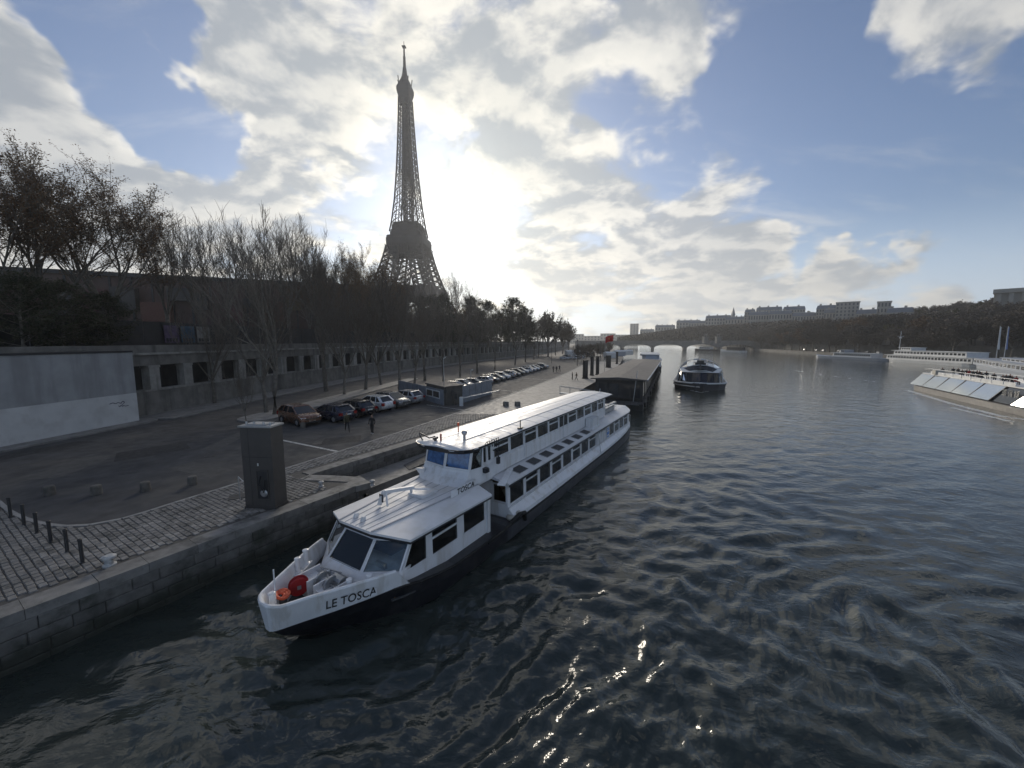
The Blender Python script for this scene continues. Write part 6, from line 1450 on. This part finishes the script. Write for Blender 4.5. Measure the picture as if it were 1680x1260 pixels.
# tiny cars on the far bank
far_me = MB(); far_me.loft([[(-2, -.85, .25), (2, -.85, .25), (2, .85, .25), (-2, .85, .25)], [(-2, -.85, .85), (2, -.85, .8), (2, .85, .8), (-2, .85, .85)], [(-1.7, -.75, .92), (1.0, -.75, .9), (1.0, .75, .9), (-1.7, .75, .92)], [(-1.3, -.65, 1.45), (.3, -.65, 1.45), (.3, .65, 1.45), (-1.3, .65, 1.45)]])
fmesh = [far_me.mesh('far_car', paints[i]) for i in (3, 5, 4)]
for i, (p, t, s) in enumerate(poly_pts([p for p in RB if 120 < p.y < 330], 9.0)):
    q = p + V(t.y, -t.x, 0) * 11.8; z = 1.9
    if i % 3 == 0: continue
    o = link('far_car', fmesh[i % 3], None, (q.x, q.y, z), math.atan2(t.y, t.x)); tag(o, ['pale', 'silver', 'grey'][i % 3] + ' car parked on the low quay of the far bank', 'car', 'cars on the far quay, ' + ['pale', 'silver', 'grey'][i % 3])
for pr in [cA, cB] + list(tint.values()):
    for ch in list(pr.children):
        for g_ in list(ch.children): bpy.data.objects.remove(g_)
        bpy.data.objects.remove(ch)
    bpy.data.objects.remove(pr)

# ------------------------------------------------------------------ people
def skin_mesh(name, joints, edges, radii, colors):
    me = bpy.data.meshes.new(name); me.from_pydata(joints, edges, []); o = bpy.data.objects.new(name, me); COL.objects.link(o)
    o.modifiers.new('skin', 'SKIN'); ss_ = o.modifiers.new('sub', 'SUBSURF'); ss_.levels = 1; ss_.render_levels = 1
    for v_, r_ in zip(me.skin_vertices[0].data, radii): v_.radius = r_ if isinstance(r_, tuple) else (r_, r_)
    me.skin_vertices[0].data[0].use_root = True
    out = bpy.data.meshes.new_from_object(o.evaluated_get(bpy.context.evaluated_depsgraph_get())); bpy.data.objects.remove(o); bpy.data.meshes.remove(me)
    out.name = name; out.materials.clear()
    for m_ in colors[0]: out.materials.append(m_)
    out.polygons.foreach_set('material_index', [colors[1](p.center) for p in out.polygons]); out.polygons.foreach_set('use_smooth', [True] * len(out.polygons)); return out
M['skin'] = mat('skin', (0.36, 0.22, 0.16), .6, var=.05); M['hair'] = mat('hair', (0.025, 0.018, 0.014), .6, var=.1); M['shoe_w'] = mat('white_shoe', (0.6, 0.6, 0.58), .6, var=.05)
cl = {'black': mat('cloth_black', (0.018, 0.018, 0.02), .9, var=.15), 'navy': mat('cloth_navy', (0.02, 0.024, 0.04), .9, var=.15), 'olive': mat('cloth_olive', (0.06, 0.055, 0.03), .9, var=.15), 'tan': mat('cloth_tan', (0.22, 0.17, 0.11), .9, var=.15), 'red': mat('cloth_red', (0.25, 0.03, 0.03), .9, var=.1), 'grey': mat('cloth_grey', (0.11, 0.11, 0.12), .9, var=.15), 'pale': mat('cloth_pale', (0.4, 0.4, 0.4), .9, var=.15)}
def body(top, legs, shoe, stride=.12, arm=.1, sit=False, bend=0.0):
    J = []; E = []; R = []
    def j(x, y, z, r, par=None):
        J.append((x, y, z)); R.append(r)
        if par is not None: E.append((par, len(J) - 1))
        return len(J) - 1
    pel = j(0, 0, .93, (.15, .11)); wa_ = j(bend * .2, 0, 1.12, (.145, .10), pel); chs = j(bend * .5, 0, 1.36, (.175, .115), wa_); nk = j(bend * .8, 0, 1.50, (.062, .06), chs); hd0 = j(bend * .9 + .01, 0, 1.58, (.07, .085), nk); hd = j(bend + .015, 0, 1.67, (.078, .098), hd0); j(bend + .005, 0, 1.755, (.05, .06), hd)
    for s in (-1, 1):
        st = stride * s
        if sit: k = j(.42, s * .1, .90, (.075, .075), j(.1, s * .1, .92, (.09, .09), pel)); a = j(.45, s * .1, .5, (.05, .05), k); j(.56, s * .1, .47, (.04, .035), a)
        else: hp = j(0, s * .095, .86, (.095, .10), pel); k = j(st * .6 + .03, s * .10, .48, (.066, .07), hp); a = j(st * 1.3 - .02, s * .10, .09, (.042, .045), k); j(st * 1.3 + .13, s * .11, .045, (.038, .03), a)
        sh = j(bend * .6, s * .19, 1.41, (.072, .072), chs); el = j(bend * .6 - arm * s * .6 - .03, s * .27, 1.13, (.05, .05), sh); wr = j(bend * .6 + .08 - arm * s, s * .26, .90, (.036, .036), el); j(bend * .6 + .10 - arm * s, s * .255, .82, (.03, .04), wr)
    def colr(c):
        if c.z > 1.70 or (c.z > 1.58 and c.x < bend - .01): return 4
        if c.z > 1.50: return 3
        if c.z < .10 and not sit: return 2
        if abs(c.y) > .225 and c.z < .89: return 3
        return 0 if c.z > .90 else 1
    return skin_mesh('body', J, E, R, ([cl[top], cl[legs], shoe, M['skin'], M['hair']], colr))
def person(px, rz, mesh, label, group=None, sc=1.0, loc=None):
    b = loc or at(px[0], px[1], QZ); o = thing('person', label, 'person', (b.x, b.y, b.z if loc else QZ), rz, group); o.scale = (sc, sc, sc); link('body', mesh, o); return o
w1 = body('olive', 'black', M['plastic'], .42, .3, False, .06); w2 = body('black', 'black', M['shoe_w'], .06, .04); w3 = body('navy', 'black', M['plastic'], .2, .15); w4 = body('tan', 'grey', M['plastic'], .25, .15); sit1 = body('black', 'navy', M['plastic'], sit=True); sit2 = body('red', 'navy', M['plastic'], sit=True)
p1_ = person((570, 708), math.radians(-60), w1, 'person in olive coat striding over the asphalt with a pale bag', None, 1.02)
m = MB(); m.loft([[V(-.36, -.17, .95), V(-.16, -.17, .95), V(-.16, .17, .95), V(-.36, .17, .95)], [V(-.40, -.19, 1.15), V(-.12, -.19, 1.15), V(-.12, .19, 1.15), V(-.40, .19, 1.15)], [V(-.30, -.15, 1.46), V(-.08, -.15, 1.46), V(-.08, .15, 1.46), V(-.30, .15, 1.46)]]); m.build('backpack', cl['tan'], p1_)
person((611, 712), math.radians(-100), w2, 'person in black with white shoes standing on the asphalt near the cars', None, 1.0)
for k, (px, mesh) in enumerate([((908, 611), w3), ((913, 611), w2), ((918, 609.5), w3), ((939, 624), w2), ((945.5, 624), w4)]):
    person(px, math.radians(70 + 30 * k), mesh, ['person in navy walking at the left of the group of three', 'person in black in the middle of the group of three', 'person in navy at the right of the group of three', 'person in black strolling on the paved quay strip', 'person in tan coat beside the one in black on the paved quay'][k], None)
for k in range(30):
    b = at(955 + 38 * rc.random(), 592 - 12 * rc.random(), QZ); person((0, 0), rc.uniform(0, 6), rc.choice([w2, w3, w4]), 'person in the small crowd on the quay by the boat piers', 'crowd by the boat piers', 1.0, V(b.x, b.y, QZ))
rbm = rb.matrix_basis.copy()
for k in range(22):
    x = [3.5, 4.6, 5.0, 9.5, 10.2, 11.0, 11.6, 12.4, 16, 17, 21, 22, 23, 23.7, 24.5, 25.2, 27, 28, 14, 19, 26, 13.2][k]; y = -3.0 - 2.6 * rc.random(); w = Matrix.Translation(rb.location) @ Matrix.Rotation(rb.rotation_euler.z, 4, 'Z') @ V(x, y, 3.05)
    red = k in (4, 15, 20); person((0, 0), rb.rotation_euler.z + rc.uniform(-.4, .4), sit2 if red else sit1, ('passenger in red' if red else 'passenger in dark clothes') + ' sitting on the open top of the excursion boat', 'passengers on the excursion boat in ' + ('red' if red else 'dark clothes'), 1.0, w)
    
# ------------------------------------------------------------------ quay furniture
# tall brown service cabinet
kb = AN(8.9, -20.05); cab = thing('service_cabinet', 'tall brown metal service cabinet with an open panel on the quay edge', 'cabinet', (kb.x, kb.y, QZ), math.radians(-6))
kx = at(432, 836, QZ); cab.location = (kx.x - .1, kx.y + .45, QZ)
m = MB(); m.b2(-.83, .83, -.45, .45, .0, .14); m.b2(-.79, .79, -.42, .42, .14, 4.1); m.build('body', M['brownmetal'], cab)
m = MB(); m.b2(-.85, .85, -.48, .48, 4.1, 4.18); m.b2(-.5, .5, -.3, .3, 4.18, 4.24); m.build('top_plate', M['steel'], cab)
m = MB(); m.b2(-.79, .79, -.424, -.42, 2.62, 2.635); m.b2(-.40, -.388, -.424, -.42, .2, 4.05); m.build('door_seam', M['ink'], cab)
m = MB(); m.b2(-.05, .50, -.435, -.42, .55, 1.95); m.build('recess_panel', M['darkmetal'], cab)
m = MB()
for (a, b, c, d) in ((-.09, -.05, .5, 2.0), (.50, .54, .5, 2.0), (-.05, .50, 1.95, 2.0), (-.05, .50, .5, .55)): m.b2(a, b, -.46, -.42, c, d)
m.build('recess_frame', M['brownmetal'], cab)
m = MB(); m.lathe([(.03, -.02), (.17, -.02), (.19, .02), (.13, .05), (.03, .05)], 14); o = m.build('socket', M['steel'], cab); o.location = (.28, -.46, .85); o.rotation_euler = (math.pi/2, 0, 0)
m = MB(); m.tube([(.15, -.46, 1.7), (.1, -.55, 1.3), (.25, -.52, 1.0)], .03, 6); m.tube([(.35, -.46, 1.5), (.4, -.55, 1.2), (.3, -.52, .9)], .025, 6); m.build('cable', M['rubber'], cab)
m = MB(); m.b2(.0, .06, -.44, -.42, 2.2, 2.34); m.build('lock', M['plate'], cab)
m = MB(); m.tube([(-.85, 0, 1.2), (-1.4, .2, 1.15), (-1.9, .5, 1.25)], .025, 6); m.tube([(-1.9, .5, 1.25), (-1.9, .5, 0)], .025, 6); m.build('side_bar', M['steel'], cab)
for q in (-.6, -.2, .3, .65): 
    m = MB(); m.tube([(q, -.2, 4.18), (q, -.2, 4.34)], .05, 6); m.build('lifting_eye', M['steel'], cab)
# stone bollards
sb = MB(); sb.lathe([(.235, -.05), (.235, .05), (.225, .42), (.20, .50), (.10, .53)], 14); sbm = sb.mesh('stone_bollard', mat('bollard_granite', (0.125, 0.115, 0.10), .85, var=.25, vs=5, bump=.4, rand=.15))
SB = [((82, 812), 'stubby stone bollard nearest the row of metal posts'), ((159, 811), 'second stubby stone bollard on the asphalt from the metal posts'), ((239, 805), 'third stubby stone bollard on the asphalt from the metal posts'), ((316, 795), 'pale stubby stone bollard closest to the brown cabinet'), ((497, 702), 'stubby stone bollard in front of the bronze car'), ((461, 690), 'stubby stone bollard behind the cabinet by the island kerb')]
for px, lb in SB: b = at(px[0], px[1], QZ); tag(link('stone_bollard', sbm, None, (b.x, b.y, QZ)), lb, 'bollard', 'stone bollards')
for px, lb in (((830, 666), 'square stone block on the paved strip left of its twin'), ((849, 666), 'square stone block on the paved strip right of its twin')):
    b = at(px[0], px[1], QZ); m = MB(); m.box(0, 0, .27, .6, .5, .54, .5, .94, .94); m.box(0, 0, .56, .5, .42, .05, .5, .9, .9); tag(m.build('stone_block', M['coping'], None, loc=(b.x, b.y, QZ)), lb, 'block')
# slim metal posts
pm2 = MB(); pm2.lathe([(.075, -.05), (.075, .06), (.058, .08), (.058, .90), (.07, .91), (.07, .95), (.04, .98)], 12); pmm = pm2.mesh('metal_post', M['darkmetal'])
for k, px in enumerate([(136, 925), (111, 907), (84, 891), (61, 876), (40, 862), (18, 849), (-2, 838)]):
    b = at(px[0], px[1], QZ); o = tag(link('metal_post', pmm, None, (b.x, b.y, QZ)), 'slim dark metal post in the row across the cobbled quay', 'post', 'slim metal posts across the quay'); o.rotation_euler = (rc.uniform(-.03, .03), rc.uniform(-.03, .03), 0)
mb2 = MB(); mb2.lathe([(.20, 0), (.20, .05), (.13, .08), (.12, .26), (.21, .30), (.21, .36), (.12, .40)], 16); mbm = mb2.mesh('mooring_bollard', mat('bollard_paint', (0.42, 0.43, 0.43), .5, var=.2, vs=6, dirt=(0.12, 0.1, 0.08, .6), dscale=4))
for px, lb in (((180, 929), 'pale iron mooring bollard on the coping near the metal posts'), ((527, 799), 'small mooring bollard on the rounded quay nose'), ((611, 797), 'small dark mooring bollard at the tip of the quay nose')):
    b = at(px[0], px[1], QZ); o = tag(link('mooring_bollard', mbm, None, (b.x, b.y, QZ + .03)), lb, 'bollard'); 
    if px[0] > 300: o.scale = (.7, .7, .8)
m = MB(); b = at(396, 815, QZ); m.box(0, 0, 0, 1.1, .7, .03, .55); tag(m.build('manhole_cover', M['darkmetal'], None, loc=(b.x, b.y, QZ + .045)), 'dark rectangular cover plate in the paving left of the cabinet', 'cover plate')
# kerbed tree island
isl = MB(); c0, c1, c2 = at(415, 690, QZ), at(452, 686, QZ), at(690, 622, QZ); dd_ = (c2 - c1).normalized(); nn_ = V(-dd_.y, dd_.x, 0); P = []
for q in range(13): a_ = math.pi/2 + math.pi * q / 12; P.append(c1 - dd_ * .3 + nn_ * 2.0 * math.sin(a_) * 1.0 + dd_ * 2.0 * math.cos(a_))
P += [c2 - nn_ * 1.2, c2 + nn_ * 1.2]; off = nn_ * 1.6
isl.loft([[V(p.x + off.x, p.y + off.y, QZ - .05) for p in P], [V(p.x + off.x, p.y + off.y, QZ + .13) for p in P]]); struct(isl.build('tree_island', M['slab']))
# attendant booth and blue-grey hoarding
h0, h1, h2, h3 = at(655, 644, QZ), at(729, 665.5, QZ), at(759, 661, QZ), at(807, 646, QZ)
hd_ = thing('site_hoarding', 'blue-grey sheet hoarding round a low attendant booth on the quay', 'hoarding')
def run(p, q, z1, n, matl, name):
    for k in range(n):
        a, b = p.lerp(q, k / n), p.lerp(q, (k + 1) / n - .01); m = MB(); t = (q - p).normalized(); nn = V(-t.y, t.x, 0) * .04
        m.loft([[V(v.x, v.y, QZ) for v in (a - nn, b - nn, b + nn, a + nn)], [V(v.x, v.y, z1) for v in (a - nn, b - nn, b + nn, a + nn)]]); m.build(name, matl, hd_)
run(h0, h1, 3.75, 6, M['bluegrey'], 'hoarding_panel'); run(h2, h3, 4.0, 5, M['bluegrey'], 'hoarding_panel')
booth = thing('attendant_booth', 'low dark attendant booth with a white framed window inside the hoarding', 'booth')
t_ = (h1 - h0).normalized(); bc = h1 + V(-t_.y, t_.x, 0) * 0.3
u_ = (h2 - h1); Pb = [h1 + V(0, .1, 0), h2 + V(0, .1, 0), h2 + V(-2.6, 4.2, 0), h1 + V(-3.2, 4.4, 0)]
m = MB(); m.loft([[V(p.x, p.y, QZ) for p in Pb], [V(p.x, p.y, 4.05) for p in Pb]]); m.build('walls', mat('booth_panel', (0.085, 0.082, 0.075), .7, var=.15), booth); m = MB(); cc = sum(Pb, V(0, 0, 0)) / 4
m.loft([[V(p.x + (p.x - cc.x) * .08, p.y + (p.y - cc.y) * .08, 4.05) for p in Pb], [V(p.x + (p.x - cc.x) * .08, p.y + (p.y - cc.y) * .08, 4.2) for p in Pb]]); m.build('roof', M['bargeroof'], booth)
wq = h0.lerp(h1, .66); wq2 = h0.lerp(h1, .93); nn = V(t_.y, -t_.x, 0) * .07
m = MB(); m.loft([[V(v.x, v.y, 2.45) for v in (wq, wq2, wq2 + nn, wq + nn)], [V(v.x, v.y, 3.5) for v in (wq, wq2, wq2 + nn, wq + nn)]]); wf = m.build('booth_window', M['shipwhite'], hd_)
for k in range(2):
    a, b = wq.lerp(wq2, .06 + k * .47) + nn, wq.lerp(wq2, .47 + k * .47) + nn; m = MB(); m.loft([[V(v.x, v.y, 2.6) for v in (a, b, b + nn * .15, a + nn * .15)], [V(v.x, v.y, 3.36) for v in (a, b, b + nn * .15, a + nn * .15)]]); m.build('pane', M['duskglass'], wf)
bpl = h1.lerp(h2, .5) - V(0, .9, 0)
for k, (dx, h_, nm, lb, ct) in enumerate([(-.9, 2.3, 'traffic_signal', 'small dark signal post in front of the attendant booth', 'signal'), (.4, 1.5, 'ticket_post', 'short dark ticket post in front of the attendant booth', 'post'), (.0, 1.9, 'card_reader_post', 'narrow dark reader post between the signal and the ticket post', 'post')]):
    o = thing(nm, lb, ct, (bpl.x + dx, bpl.y + .2 * k, QZ)); m = MB(); m.tube([(0, 0, 0), (0, 0, h_)], .05, 6); m.build('stem', M['darkmetal'], o); m = MB(); m.b2(-.17, .17, -.12, .12, h_ - .7, h_); m.build('head', M['darkmetal'], o)
gb_ = at(757, 666, QZ); gt = thing('barrier_gate', 'white car park barrier with its long arm lowered beside the hoarding', 'barrier', (gb_.x, gb_.y, QZ)); ge = at(818, 652, QZ); gd = (ge - gb_)
m = MB(); m.b2(-.22, .22, -.2, .2, 0, 1.15); m.build('housing', M['shipwhite'], gt); m = MB(); m.beam((0, 0, .98), (gd.x, gd.y, 1.0), .09, .1); m.build('arm', M['shipwhite'], gt)
for px, pb, yt, lb in ((729, 662, 588, 'tall slim white pole rising behind the attendant booth'), (773, 655, 608, 'white camera pole beside the barrier')):
    b = at(px, pb, QZ); d = math.hypot(b.x, b.y); o = thing('slim_pole', lb, 'pole', (b.x, b.y, QZ)); tz = atd(px, yt, d).z - QZ; m = MB(); m.tube([(0, 0, 0), (0, 0, tz)], [.06, .045], 6); m.build('shaft', M['steel'], o); m = MB(); m.tube([(0, 0, tz), (.3, -.1, tz + .15)], .08, 6); m.build('camera_head', M['shipwhite'], o)
# dark pier portals on the quay beside the pavilion
for k, (px, pb, h_, w_, lb) in enumerate([(960, 621, 3.9, .9, 'tall dark information pillar on the quay beside the pavilion gangway'), (971, 616, 4.4, .5, 'slim dark gate pillar left of the pavilion'), (980, 615, 4.4, .5, 'slim dark gate pillar closest to the pavilion roof'), (998, 603, 3.6, 1.4, 'broad dark pier kiosk farther along the quay'), (1012, 597, 4.2, .4, 'dark lamp-like pillar past the pier kiosk')]):
    b = at(px, pb, QZ); m = MB(); m.b2(-w_/2, w_/2, -.35, .35, 0, h_); m.b2(-w_/2 - .06, w_/2 + .06, -.4, .4, h_, h_ + .15); m.b2(-w_/2 - .1, w_/2 + .1, -.45, .45, 0, .2); o = thing('quay_pillar', lb, 'pillar', (b.x, b.y, QZ), .4); m.build('shaft', M['bargedark'], o)
gw = MB(); a, b = at(935, 640, QZ), V(17.5, 63.5, 0); gwy = thing('gangway', 'railed gangway from the quay to the dark pavilion', 'gangway')
a = V(7.6, 60.5, 0); b = V(13.6, 58.5, 0); 
m = MB(); m.beam((a.x, a.y, QZ + .08), (b.x, b.y, 1.2), 1.3, .12); m.build('walkway', M['steel'], gwy)
for s in (-.6, .6):
    m = MB(); m.tube([(a.x, a.y + s, QZ + 1.1), (b.x, b.y + s, 2.2)], .04, 6)
    m.build('handrail', M['steel'], gwy)
    for q in range(5): m = MB(); p = a.lerp(b, q / 4); zz_ = QZ + .08 + (1.2 - QZ - .08) * q / 4; m.tube([(p.x, p.y + s, zz_), (p.x, p.y + s, zz_ + 1.05)], .025, 5); m.build('rail_post', M['steel'], gwy)
# pale kiosks and tents on the distant quay
for k, (px, pb, w_, h_) in enumerate([(935, 584, 5, 3.2), (952, 583, 7, 3.0), (968, 585, 4, 2.8), (1000, 587, 5, 3.0), (1016, 584, 6, 3.2), (990, 580, 8, 3.4), (1030, 582, 5, 3)]):
    b = at(px, pb, QZ); o = thing('quay_kiosk', ['pale low kiosk at the edge of the distant parking area', 'long white tent behind the distant parked cars', 'small dark kiosk between the distant trees', 'pale kiosk near the broad dark pier kiosk', 'white tented stall at the far end of the piers', 'long grey shed on the distant quay below the flag', 'low kiosk at the tip of the distant quay'][k], 'kiosk', (b.x, b.y, QZ), .35)
    m = MB(); m.b2(-w_/2, w_/2, -1.5, 1.5, 0, h_ * .75); m.build('walls', [M['shipwhite'], M['shipgrey'], M['bargedark']][k % 3], o)
    m = MB(); m.loft([[V(-w_/2 - .3, -1.8, h_ * .75), V(w_/2 + .3, -1.8, h_ * .75), V(w_/2 + .3, 1.8, h_ * .75), V(-w_/2 - .3, 1.8, h_ * .75)], [V(-w_/2, -.1, h_), V(w_/2, -.1, h_), V(w_/2, .1, h_), V(-w_/2, .1, h_)]]); m.build('roof', [M['shipwhite'], M['shipwhite'], M['bargeroof']][k % 3], o)
# street lamps on the far left quay
for k, (px, pb, yt) in enumerate([(947, 600, 560), (985, 592, 562), (905, 596, 560)]):
    b = at(px, pb, QZ); d = math.hypot(b.x, b.y); tz = atd(px, yt, d).z - QZ; o = thing('street_lamp', 'tall dark quay lamp post at the bend', 'lamp post', (b.x, b.y, QZ), 0, 'lamp posts at the bend'); m = MB(); m.tube([(0, 0, 0), (0, 0, tz)], [.09, .05], 6); m.build('post', M['darkmetal'], o); m = MB(); m.lathe([(.06, 0), (.22, .1), (.18, .5), (.05, .6)], 8, 0, 0, tz); m.build('lantern', M['darkmetal'], o)

# ------------------------------------------------------------------ air
hz = MB(); hz.b2(-3100, 3100, -400, 3100, -3.3, 345.0)
hm = bpy.data.materials.new('haze_air'); hm.use_nodes = True; ht = NT(hm.node_tree); ht.n.clear()
ho = ht.new('ShaderNodeOutputMaterial'); pv = ht.new('ShaderNodeVolumePrincipled')
pv.inputs['Color'].default_value = (0.90, 0.93, 0.96, 1); pv.inputs['Density'].default_value = 0.00023; pv.inputs['Anisotropy'].default_value = 0.45
ht.l.new(pv.outputs[0], ho.inputs['Volume'])
hzo = hz.build('haze', hm); stuff(hzo)
